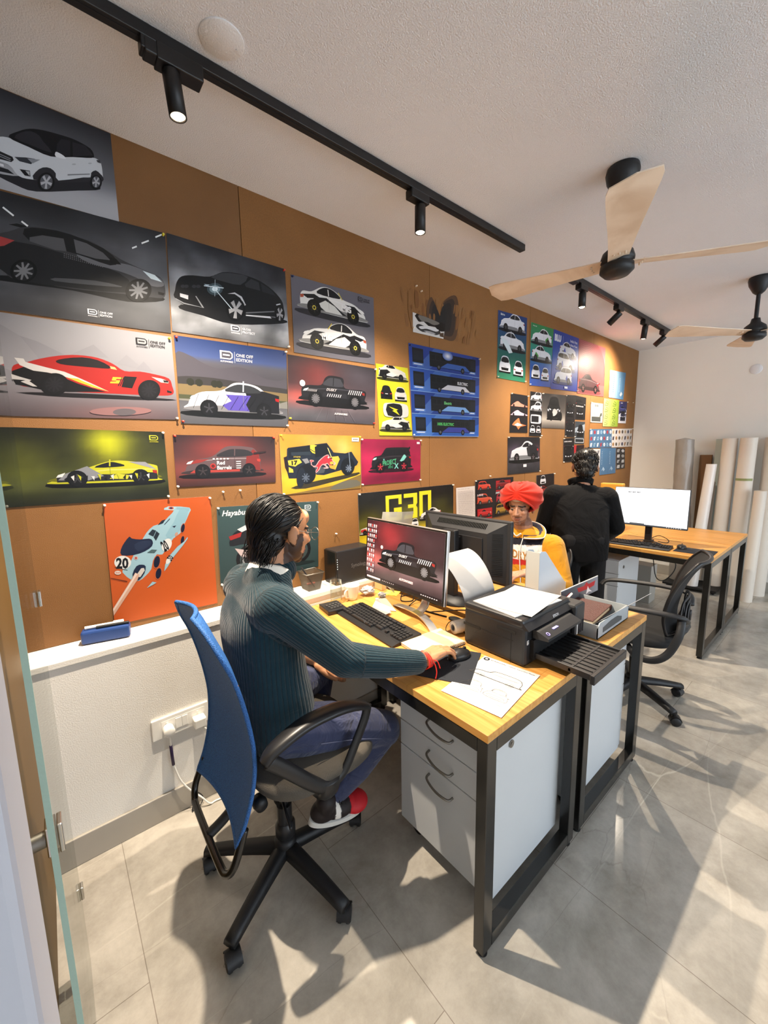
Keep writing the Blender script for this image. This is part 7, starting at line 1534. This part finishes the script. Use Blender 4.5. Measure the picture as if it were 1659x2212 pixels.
def comb(hmesh, T, field, N, steps, ds, off, r0, seed, parent, name='hair_strands', keep=None, jit=.25):
    # locks of hair that follow the surface of the hair volume
    R = random.Random(seed); me = hmesh.data; o_ = rootloc(hmesh); bm = bmesh.new(); bm.from_mesh(me); bv = BVHTree.FromBMesh(bm); fs = list(me.polygons); I = T.inverted(); b = B(); R3 = T.to_3x3()
    k = 0; tries = 0
    while k < N and tries < N*6:
        tries += 1; f = fs[int(R.random()*len(fs))]; p = Vector(f.center)
        if keep and not keep(I @ (p+o_), I.to_3x3() @ f.normal): continue
        k += 1; pts = []; w_ = Vector((R.random()-.5, R.random()-.5, R.random()-.5))*jit; lift = off*(.3+R.random()); ph_ = R.random()*6
        for i in range(steps):
            q = I @ (p+o_); v = R3 @ (field(q)+w_+Vector((0, .12*math.sin(ph_+i*.8), 0))); loc, n, _, _ = bv.find_nearest(p)
            if loc is None: break
            pts.append(loc+o_+n*(lift*math.sin(PI*(i+.6)/(steps+.2))-.0006)); v = (v-n*v.dot(n)).normalized(); p = loc+v*ds
        if len(pts) > 2: b.tube(smoothline(pts, k=2), [r0*(.25+.75*math.sin(PI*(j+1)/(2*len(pts)))) for j in range(2*len(pts)-1)], n=5)
    bm.free(); return obj(name, b, M['hair'], parent, recalc=False)
# ---- man in the green sweater
P1 = person('person', 'person in a dark green ribbed sweater seated in the blue chair, hand on mouse', (.54, 1.28, .45))
HT = frame((.628, 1.318, 1.250), (.97, .06, -.17))
shR, elR, wrR = (.512, 1.145, 1.045), (.672, 1.015, .868), (.925, .925, .805)
shL, elL, wrL = (.535, 1.475, 1.045), (.60, 1.545, .79), (.795, 1.43, .655)
hipR, knR, anR = (.52, 1.175, .60), (.905, 1.115, .455), (.665, 1.165, .235)
hipL, knL, anL = (.52, 1.33, .60), (.86, 1.50, .555), (.68, 1.33, .27)
b = B(); head_prims(b, HT)
b.chain([(.60, 1.315, 1.15), (.545, 1.305, 1.08), (.515, 1.30, .95), (.52, 1.28, .72), (.53, 1.27, .62)], [.056, .06, .07, .07, .07])
b.chain([shR, elR, wrR], [.05, .038, .027]); b.chain([shL, elL, wrL], [.05, .038, .027]); b.cap(shR, shL, .06, .06)
b.chain([hipR, knR, anR], [.075, .052, .036]); b.chain([hipL, knL, anL], [.075, .052, .036])
b.chain([anR, (.70, 1.155, .215), (.78, 1.15, .205)], [.034, .03, .026]); b.chain([anL, (.74, 1.31, .25), (.80, 1.30, .235)], [.034, .03, .026])
hR = frame(Vector(wrR)+Vector((.012, -.002, .004)), (1, .02, .02), (0.02, .12, 1)); hand_prims(b, hR, 1, (.42, .40, .42, .46), thumb_out=.75, curl_t=.45)
hL = frame(Vector(wrL)+Vector((.012, -.01, -.004)), (.62, -.62, -.48), (.25, .75, -.6)); hand_prims(b, hL, 1, (.75, .7, .7, .65), thumb_out=.3, curl_t=.5)
body = obj('body', b, M['skin'], P1); bake(body, .0032, 3)
paint(body, face_col(HT, '#b9825c', beard='#2a1a13', bs=.85, hairback='#17100d'))
eyes(HT, P1)
# sweater
b = B()
loft(b, [(.535, 1.27, .545, .115, .155), (.533, 1.272, .60, .127, .166), (.530, 1.275, .68, .126, .168), (.520, 1.285, .80, .120, .163), (.512, 1.295, .92, .118, .170), (.515, 1.30, 1.0, .106, .172), (.535, 1.305, 1.06, .080, .150), (.562, 1.308, 1.10, .062, .095), (.580, 1.31, 1.125, .058, .066)])
b.cap((.505, 1.16, 1.035), (.525, 1.46, 1.035), .075, .075, 24); b.cap((.545, 1.30, 1.09), (.60, 1.31, 1.115), .078, .062)
b.chain([shR, elR, (.80, .968, .828), (.908, .930, .806)], [.072, .057, .050, .041]); b.chain([shL, elL, (.72, 1.475, .71)], [.072, .056, .042])
b.cap((.60, 1.245, .60), (.62, 1.32, .60), .07, .07)
sw = obj('sweater', b, cloth('green_rib_knit', '#0e2c36', rib=True, bs=400, wr=6, wstr=.012), P1); bake(sw, .0045, 3)
def ribs(p, n):
    dT = math.hypot(p.x-.50, p.y-1.30)
    best = None
    for (a, c, r) in ((shR, elR, .07), (elR, (.905, .930, .808), .05), (shL, elL, .07), (elL, (.72, 1.475, .71), .05)):
        d, t = seg_d(p, a, c)
        if best is None or d/r < best[0]: best = (d/r, a, c)
    if best[0] < 1.12 and not (abs(p.y-1.30) < .145):
        a, c = Vector(best[1]), Vector(best[2]); d = (c-a).normalized(); u = Vector((0, 0, 1)); u = (u-d*u.dot(d)).normalized(); v = d.cross(u); q = p-a
        return math.atan2(q.dot(v), q.dot(u))*17
    return math.atan2(-(p.y-1.30), -(p.x-.50))*38
paint(sw, ribs, 'rib')
# shirt: collar, cuffs, hem
shirt = mat('white_shirt', '#ece6da', .8, bump=.2, bscale=30)
b = B()
def collar(u, v):
    a = 2*PI*u; fr_ = math.cos(a); ax = Vector((.30, 0, .95)).normalized(); c0 = Vector((.568, 1.308, 1.118)); side = Vector((0, 1, 0)); fw = side.cross(ax)*1.0
    gap = 1-.25*max(0, fr_)**4
    k = v; r = .062+(.004*k if k < .5 else .004+.022*(k-.5)); h = (.044*k*2 if k < .5 else .044-.070*(k-.5)*1.4)
    return c0+fw*(fr_*r*1.12)+side*(math.sin(a)*r)+ax*(h-.012-.022*max(0, fr_)*1)
b.grid(collar, 40, 12, closeu=True); co = obj('shirt_collar', b, shirt, P1)
so_ = co.modifiers.new('thickness', 'SOLIDIFY'); so_.thickness = .003
b = B(); d = (Vector(wrR)-Vector(elR)).normalized()
b.cyl(Vector((.900, .932, .808)), Vector((.917, .926, .806)), .0335, .032, n=24, cap=False); b.cyl(Vector((.717, 1.477, .711)), Vector((.742, 1.460, .694)), .040, .038, n=24, cap=False)
b.cyl(Vector((.900, .932, .808)), Vector((.917, .926, .806)), .031, .030, n=24, cap=False); b.cyl(Vector((.717, 1.477, .711)), Vector((.742, 1.460, .694)), .038, .036, n=24, cap=False); obj('shirt_cuffs', b, shirt, P1)
b = B(); b.tube(smoothline([(.60, 1.14, .60), (.625, 1.16, .575), (.63, 1.19, .55), (.615, 1.21, .535)]), [.006]*12+[.012]*7, n=8, flat=.4); obj('shirt_hem', b, shirt, P1)
# red thread bracelet
b = B()
for k in range(4):
    c = Vector((.932+.006*k, .922, .806)); b.tube([c+Vector((math.sin(t*1+k)*.003, math.cos(t)*.0335, math.sin(t)*.0285)) for t in [2*PI*i/18 for i in range(18)]], .0017, n=6, closed=True)
b.tube(smoothline([(.948, .895, .815), (.955, .885, .80), (.957, .878, .775), (.945, .872, .756)]), .0022, n=6); b.tube(smoothline([(.948, .895, .815), (.962, .880, .81), (.968, .872, .785)]), .0018, n=6); obj('thread_bracelet', b, M['red'], P1)
# jeans
b = B(); b.ell((.535, 1.26, .59), (.13, .165, .075), n=32, m=16)
b.chain([hipR, (.68, 1.14, .555), knR], [.085, .086, .068]); b.chain([knR, (.79, 1.14, .34), (.69, 1.16, .262)], [.066, .060, .046]); b.chain([hipL, knL], [.085, .070]); b.chain([knL, (.72, 1.36, .32)], [.066, .046]); b.ell(Vector(knR)+Vector((.012, 0, -.01)), (.058, .062, .062))
je = obj('jeans', b, cloth('blue_denim', '#3a405c', .85, bs=700, wr=9, wstr=.022), P1); bake(je, .005, 2)
b = B(); b.tube([Vector(q) for q in smoothline([(.60, 1.062, .575), (.72, 1.052, .535), (.84, 1.050, .480), (.92, 1.06, .43)])], .0014, n=5); obj('seam', b, mat('seam_thread', '#5a607c', .8), P1)
def shoe(pa, pt, up, parent):
    T = frame(pa, Vector(pt)-Vector(pa), up); L_ = (Vector(pt)-Vector(pa)).length
    b = B(T); b.ell((-.01, 0, .0), (.055, .038, .045)); b.ell((.05, 0, -.012), (.07, .042, .036)); b.ell((.12, 0, -.022), (.055, .046, .030)); b.cap((-.01, 0, .0), (-.015, 0, .045), .036, .036)
    s = obj('shoe', b, M['attr'], parent); bake(s, .004, 4); I = T.inverted()
    paint(s, lambda p, n: (lambda q: '#c8202a' if q.x > .085 else ('#efeae2' if (q.x-.03)**2 < .0001 and q.z > -.02 else '#221a1b'))(I @ p))
    b = B(T)
    def so(u, v):
        a = 2*PI*u; ct = math.cos(a); w_ = .042+.006*max(0, ct)-.004*max(0, -ct); return (.055+ct*.118, math.sin(a)*w_, -.052+.024*v)
    b.grid(so, 36, 3, closeu=True); b.add([so(i/36, 0) for i in range(36)], [list(range(36))]); b.add([so(i/36, 1) for i in range(36)], [list(range(36))]); obj('sole', b, M['white'], s)
    b = B(T)
    for k in range(4): x = .035+k*.013; b.tube([(x, -.02, .030-k*.006), (x+.004, 0, .034-k*.006), (x, .02, .030-k*.006)], .0022, n=6)
    obj('laces', b, M['rubber'], s)
shoe((.655, 1.135, .245), (.83, 1.115, .222), (.1, -.35, 1), P1); shoe((.70, 1.30, .26), (.84, 1.26, .245), (.1, .1, 1), P1)
# hair
b = B(HT); b.ell((-.038, 0, .044), (.100, .085, .086), n=36, m=22); b.ell((-.072, 0, -.010), (.052, .070, .075)); b.ell((-.080, 0, -.075), (.034, .050, .050)); b.ell((-.055, .052, -.03), (.028, .022, .050)); b.ell((-.055, -.052, -.03), (.028, .022, .050))
hr = obj('hair', b, M['hair'], P1); bake(hr, .0035, 14)
comb(hr, HT, lambda q: Vector((-.85, 0, -.35 if q.x > -.05 else -.9)), 620, 11, .0095, .0035, .0021, 11, hr, keep=lambda q, n: not (abs(q.y) > .055 and -.04 < q.x < .04 and q.z < .045))
b = B(HT); R = random.Random(12)
for i in range(70):                        # loose locks at the nape and behind the ear
    s = -1 if R.random() < .6 else 1; x0 = -.05-.05*R.random(); y0 = s*(.072-.5*max(0, -x0-.06)); z0 = .02*R.random()-.03; pts = []
    for k in range(8): t = k/7; pts.append((x0-.02*t+.010*math.sin(t*4+i), y0*(1-.12*t)+.004*math.sin(i+t*5), z0-(.075+.02*R.random())*t))
    b.tube(pts, [.0022*(1-.08*k) for k in range(8)], n=5)
obj('nape_locks', b, M['hair'], hr)
b = B(HT)
for s in (-1, 1):
    b.tube([(.112, s*.034+math.cos(t)*.025, .0+math.sin(t)*.023) for t in [2*PI*k/24 for k in range(24)]], .0011, n=6, closed=True); b.tube(smoothline([(.112, s*.059, .006), (.07, s*.074, .008), (.0, s*.083, .012), (-.02, s*.084, .0)]), .001, n=6)
b.tube(smoothline([(.112, -.010, .005), (.116, 0, .009), (.112, .010, .005)]), .0011, n=6)
gls = obj('spectacles', b, M['steel'], P1)

# ---- man in the red turban
P2 = person('person', 'person in a red turban and mustard hooded top, seated facing the black monitor', (2.50, 1.46, .45))
HT2 = frame((2.435, 1.478, 1.150), (-.95, -.29, -.13))
s2R, e2R, w2R = (2.50, 1.66, .91), (2.44, 1.74, .70), (2.17, 1.52, .785)
s2L, e2L, w2L = (2.49, 1.27, .90), (2.455, 1.175, .675), (2.19, 1.265, .785)
b = B(); head_prims(b, HT2); b.chain([(2.475, 1.475, 1.03), (2.49, 1.47, .95), (2.50, 1.46, .80), (2.52, 1.46, .55)], [.06, .06, .07, .07])
b.chain([s2R, e2R, w2R], [.05, .038, .026]); b.chain([s2L, e2L, w2L], [.05, .038, .026]); b.cap(s2R, s2L, .06, .06)
for s in (1, -1):
    h_, k_, a_ = (2.52, 1.46+s*.09, .53), (2.21, 1.46+s*.13, .56), (2.24, 1.46+s*.12, .10); b.chain([h_, k_, a_, (2.11, 1.46+s*.13, .04)], [.08, .055, .038, .03])
hand_prims(b, frame(Vector(w2L)+Vector((-.012, .004, 0)), (-1, .25, .0), (0, 0, 1)), -1, (.3, .3, .32, .35), thumb_out=.6); hand_prims(b, frame(Vector(w2R)+Vector((-.012, 0, 0)), (-1, -.1, 0), (0, 0, 1)), 1, (.3, .3, .32, .35), thumb_out=.6)
bo = obj('body', b, M['skin'], P2); bake(bo, .0032, 3); paint(bo, face_col(HT2, '#a97c62', beard='#5a3a2c', bs=.55, lip='#8c5548', hairback='#17100d'))
eyes(HT2, P2)
b = B(); loft(b, [(2.51, 1.46, .47, .15, .19), (2.50, 1.46, .60, .14, .19), (2.50, 1.46, .75, .13, .185), (2.50, 1.465, .88, .120, .185), (2.50, 1.47, .95, .095, .16), (2.49, 1.475, .99, .07, .10)]); b.cap((2.50, 1.30, .905), (2.505, 1.635, .915), .070, .070, 24); b.ell((2.49, 1.47, .95), (.09, .12, .07))
b.chain([s2L, e2L, (2.24, 1.25, .765)], [.080, .066, .042]); b.chain([s2R, e2R, (2.23, 1.53, .765)], [.080, .066, .042])
ho = cloth('mustard_fleece', '#c98a1c', .9, bs=600, wr=7, wstr=.020); hd = obj('hooded_top', b, ho, P2); bake(hd, .005, 3)
def hcol(p, n):
    if abs(p.y-1.465) < .165 and p.x < 2.50:
        z = p.z+.10*(p.y-1.465)
        if .897 < z < .942: return '#141826'
        if .800 < z < .897: return '#dedbd8'
        if .762 < z < .800: return '#b3251c'
    return '#c98a1c'
paint(hd, hcol); att = nd(ho, 'ShaderNodeAttribute'); att.attribute_name = 'Col'; lk(ho, att.outputs['Color'], pr(ho).inputs['Base Color'])
bpy.context.view_layer.update(); bv = BVHTree.FromObject(hd, bpy.context.evaluated_depsgraph_get())
off = rootloc(hd)
vs, fs, Wt = text_geo('SUPERDRY', .02); sc = .268/Wt; b = B(); pv = []
for v in vs:
    y = 1.645-v[0]*sc; z = .822-.02*v[0]*sc/.268+v[1]*sc*1.35; h = bv.ray_cast(Vector((2.2, y, z))-off, Vector((1, 0, 0)))
    pv.append((h[0].x+off.x-.0022 if h[0] else 2.36, y, z))
b.add(pv, fs, '#a8742c'); obj('chest_lettering', b, M['attr'], P2, recalc=False)
b = B()                                     # hood lying open on the shoulders with a pale rim
def hood(u, v):
    a = PI*.16+2*PI*.84*u; r = .085+.045*v; back_ = max(0, -math.cos(a)); return Vector((2.475-.02+math.cos(a)*-1*r*.9*(1), 1.472+math.sin(a)*r*1.25, .985+.045*v*back_-.03*(1-back_)+.02*math.sin(v*PI)))
b.grid(hood, 40, 8); hdd = obj('hood', b, ho, P2); 
paint(hdd, lambda p, n: '#20243a' if n.z > .3 and math.hypot(p.x-2.455, (p.y-1.472)/1.25) < .112 else '#c98a1c'); q = hdd.modifiers.new('thickness', 'SOLIDIFY'); q.thickness = .010
b = B(); b.tube([hood(i/40, 1)+Vector((0, 0, .002)) for i in range(41)], .0035, n=8); obj('hood_piping', b, M['white'], hdd)
def chest(y, z): h = bv.ray_cast(Vector((2.1, y, z))-off, Vector((1, 0, 0))); return Vector((h[0].x+off.x-.004 if h[0] else 2.38, y, z))
for y0, y1_, zz in ((1.425, 1.415, .60), (1.505, 1.515, .70)):
    b = B(); b.tube([chest(y0+(y1_-y0)*t, .955-(.955-zz)*t)+Vector((-.003, .008*math.sin(t*5), 0)) for t in [k/14 for k in range(15)]], .0032, n=6); obj('drawstring', b, M['white'], P2)
b = B(); b.tube(smoothline([(2.395, 1.44, .975), (2.388, 1.47, .955), (2.395, 1.50, .975)]), .008, n=8, flat=.5); obj('undershirt', b, shirt, P2)
je2 = mat('dark_trousers', '#15171c', .9)
b = B(); b.ell((2.52, 1.46, .53), (.15, .18, .075))
for s in (1, -1): b.chain([(2.52, 1.46+s*.09, .53), (2.21, 1.46+s*.13, .565), (2.24, 1.46+s*.12, .12)], [.09, .068, .052])
tz = obj('trousers', b, je2, P2); bake(tz, .008, 3)
for s in (1, -1):
    b = B(); b.ell((2.19, 1.46+s*.12, .045), (.065, .045, .045)); b.ell((2.12, 1.46+s*.125, .035), (.075, .045, .035)); sh = obj('shoe', b, M['rubber'], P2); bake(sh, .006, 3)
# turban: folded cloth with a crossing peak at the front
tm = cloth('red_turban_cloth', '#b8240f', .85, bs=500, wr=4, wstr=.006)
b = B(HT2)
def turb(u, v):
    a = 2*PI*u; fx, sy_ = math.cos(a), math.sin(a); f_ = max(0, fx)
    zl = -.040+.118*f_**1.6-.004*abs(sy_)                       # lower edge: high over the brow, low at ears and nape
    zt = .072+.092
    t = math.asin(max(-1, min(1, (zl-.066)/.098))); el = t+(PI/2-t)*v
    ct = max(0, math.cos(el))**.72; X = -.020+.130*fx*ct; Y = .139*sy_*ct; Z = .066+.098*math.sin(el)
    Z -= .012*math.exp(-(Y/.03)**2)*v*(.3+.7*f_)                 # dip where the folds cross
    K = (.100, .118); ang = math.atan2(Z-K[1], abs(Y)+.004)
    k = .0045*math.sin(ang*15+1.2*Y*20)*min(1, (abs(Y)/.03))*(1 if fx > -.3 else .6)
    if Y*1 > 0: k += .004
    n_ = Vector((X+.02, Y, Z-.05)).normalized(); p = Vector((X, Y, Z))+n_*k
    return p
b.grid(turb, 160, 56, closeu=True)
tb = obj('turban', b, tm, P2); q = tb.modifiers.new('thickness', 'SOLIDIFY'); q.thickness = .012; q.offset = -1
b = B(HT2)
for s in (-1, 1):                          # the two rolled edges that meet in a V above the brow
    pts = [turb((s*k/24*.27) % 1, 0)+Vector((.002, 0, 0)) for k in range(25)]
    b.tube(pts, .0055, n=8)
obj('turban_roll', b, tm, tb)
b = B(HT2); b.ell((.060, 0, .072), (.034, .045, .026)); obj('under_turban', b, mat('pale_under_cloth', '#c9bfb4', .85), P2)

# ---- standing person in black, bent over the far desk
P3 = person('person', 'person standing with back turned in a black jacket, head bent over the far desk', (2.98, 1.30, 0))
fd = Vector((.66, .75, 0)).normalized(); sd = Vector((-fd.y, fd.x, 0))
HT3 = frame((3.150, 1.375, 1.395), (.74, .42, -.52))
s3R, e3R, w3R = (3.185, 1.225, 1.165), (3.255, 1.175, .945), (3.46, 1.31, .815)
s3L, e3L, w3L = (2.935, 1.495, 1.185), (2.895, 1.55, .94), (3.10, 1.66, .90)
b = B(); head_prims(b, HT3, neck=False); b.cap(HT3 @ Vector((-.02, 0, -.04)), (3.085, 1.365, 1.24), .050, .054); b.chain([(3.09, 1.365, 1.27), (3.07, 1.36, 1.20), (3.03, 1.34, 1.05), (2.97, 1.30, .86)], [.058, .06, .06, .06])
b.chain([s3R, e3R, w3R], [.05, .038, .027]); b.chain([s3L, e3L, w3L], [.05, .038, .027]); b.cap(s3R, s3L, .06, .06)
feet = []
for s in (1, -1):
    h_ = Vector((2.96, 1.30, .86))+sd*s*.085; k_ = Vector((2.97, 1.29, .47))+sd*s*.10; a_ = Vector((2.93, 1.26, .09))+sd*s*.12; b.chain([h_, k_, a_, a_+fd*.13-Vector((0, 0, .05))], [.085, .055, .04, .03]); feet.append((h_, k_, a_))
hand_prims(b, frame(Vector(w3R)+Vector((.008, .008, -.006)), (.75, .62, -.25), (.1, .1, 1)), 1, (.35, .35, .38, .4), thumb_out=.6); hand_prims(b, frame(Vector(w3L)+Vector((.01, .0, 0)), (.95, .1, -.2), (0, 0, 1)), -1, (.6, .6, .6, .6), thumb_out=.5)
bo3 = obj('body', b, M['skin'], P3); bake(bo3, .004, 3); paint(bo3, face_col(HT3, '#a2745a', beard='#2a1a13', bs=.7, hairback='#0d0a0a'))
jk = cloth('black_jacket_cloth', '#060608', .9, sheen=.03, bs=300, wr=5, wstr=.020)
b = B(); RZ = Matrix.Rotation(math.atan2(fd.y, fd.x), 4, 'Z')
loft(b, [(2.965, 1.305, .73, .13, .195), (2.975, 1.31, .85, .13, .20), (3.01, 1.33, 1.0, .125, .20), (3.045, 1.352, 1.12, .115, .205), (3.065, 1.362, 1.20, .095, .18), (3.085, 1.37, 1.26, .07, .10)], RZ); b.cap(Vector(s3R)-sd*.0, Vector(s3L), .080, .080, 24); b.cap((3.07, 1.365, 1.215), (3.105, 1.38, 1.275), .075, .060)
b.chain([s3R, e3R, (3.42, 1.28, .845)], [.085, .068, .048]); b.chain([s3L, e3L, (3.06, 1.64, .905)], [.085, .068, .048]); b.ell((3.045, 1.35, 1.15), (.09, .17, .08), R=RZ)
jo = obj('jacket', b, jk, P3); bake(jo, .0055, 3)
b = B()
def jc(u, v):
    a = 2*PI*u; ax = Vector((.35, .22, .9)).normalized(); c0 = Vector((3.098, 1.378, 1.255)); f2 = Vector(HT3.col[0][:3]); s2_ = ax.cross(f2).normalized(); f3 = s2_.cross(ax)
    r = .078+.010*v; return c0+f3*math.cos(a)*r+s2_*math.sin(a)*r*1.05+ax*(.0+.042*v)
b.grid(jc, 32, 4, closeu=True); jcl = obj('jacket_collar', b, jk, P3); q = jcl.modifiers.new('thickness', 'SOLIDIFY'); q.thickness = .008
b = B(); b.ell((2.965, 1.30, .80), (.12, .165, .13), R=RZ)
for h_, k_, a_ in feet: b.chain([h_, k_, a_], [.105, .078, .058])
tr3 = obj('trousers', b, mat('black_trousers', '#08080b', .9, bump=.2, bscale=40), P3); bake(tr3, .007, 3)
for h_, k_, a_ in feet:
    b = B(); p = a_-Vector((0, 0, .045)); b.ell(p, (.05, .045, .045)); b.ell(p+fd*.10-Vector((0, 0, .012)), (.09, .045, .033), R=RZ); sh = obj('shoe', b, M['rubber'], P3); bake(sh, .006, 3)
b = B(HT3); b.ell((-.024, 0, .046), (.104, .088, .085), n=32, m=20); b.ell((-.060, 0, -.020), (.055, .074, .070)); b.ell((-.062, 0, -.075), (.044, .058, .055)); b.ell((.03, 0, .095), (.065, .06, .030)); hr3 = obj('hair', b, M['hair'], P3); bake(hr3, .004, 14)
comb(hr3, HT3, lambda q: Vector((.35 if q.z > .09 else -.1, 0, .2 if q.z > .09 else -1)), 700, 4, .008, .007, .0019, 4, hr3, jit=.7)
b = B(HT3)
for s in (-1, 1): b.tube(smoothline([(.105, s*.058, .006), (.06, s*.074, .008), (-.005, s*.084, .010)]), .0022, n=6); b.tube([(.108, s*.034+math.cos(t)*.026, math.sin(t)*.018) for t in [2*PI*k/16 for k in range(16)]], .0018, n=6, closed=True)
obj('spectacles', b, mat('red_frame', '#8a2a22', .4), P3)
# the hidden chair under the man in the turban
c3 = copy_tree(c2); c3.location = (2.56, 1.46, 0); c3.rotation_euler = (0, 0, math.radians(80)); c3.scale = (.88, .9, .88); c3['label'] = 'black mesh office chair hidden under the man in the red turban'
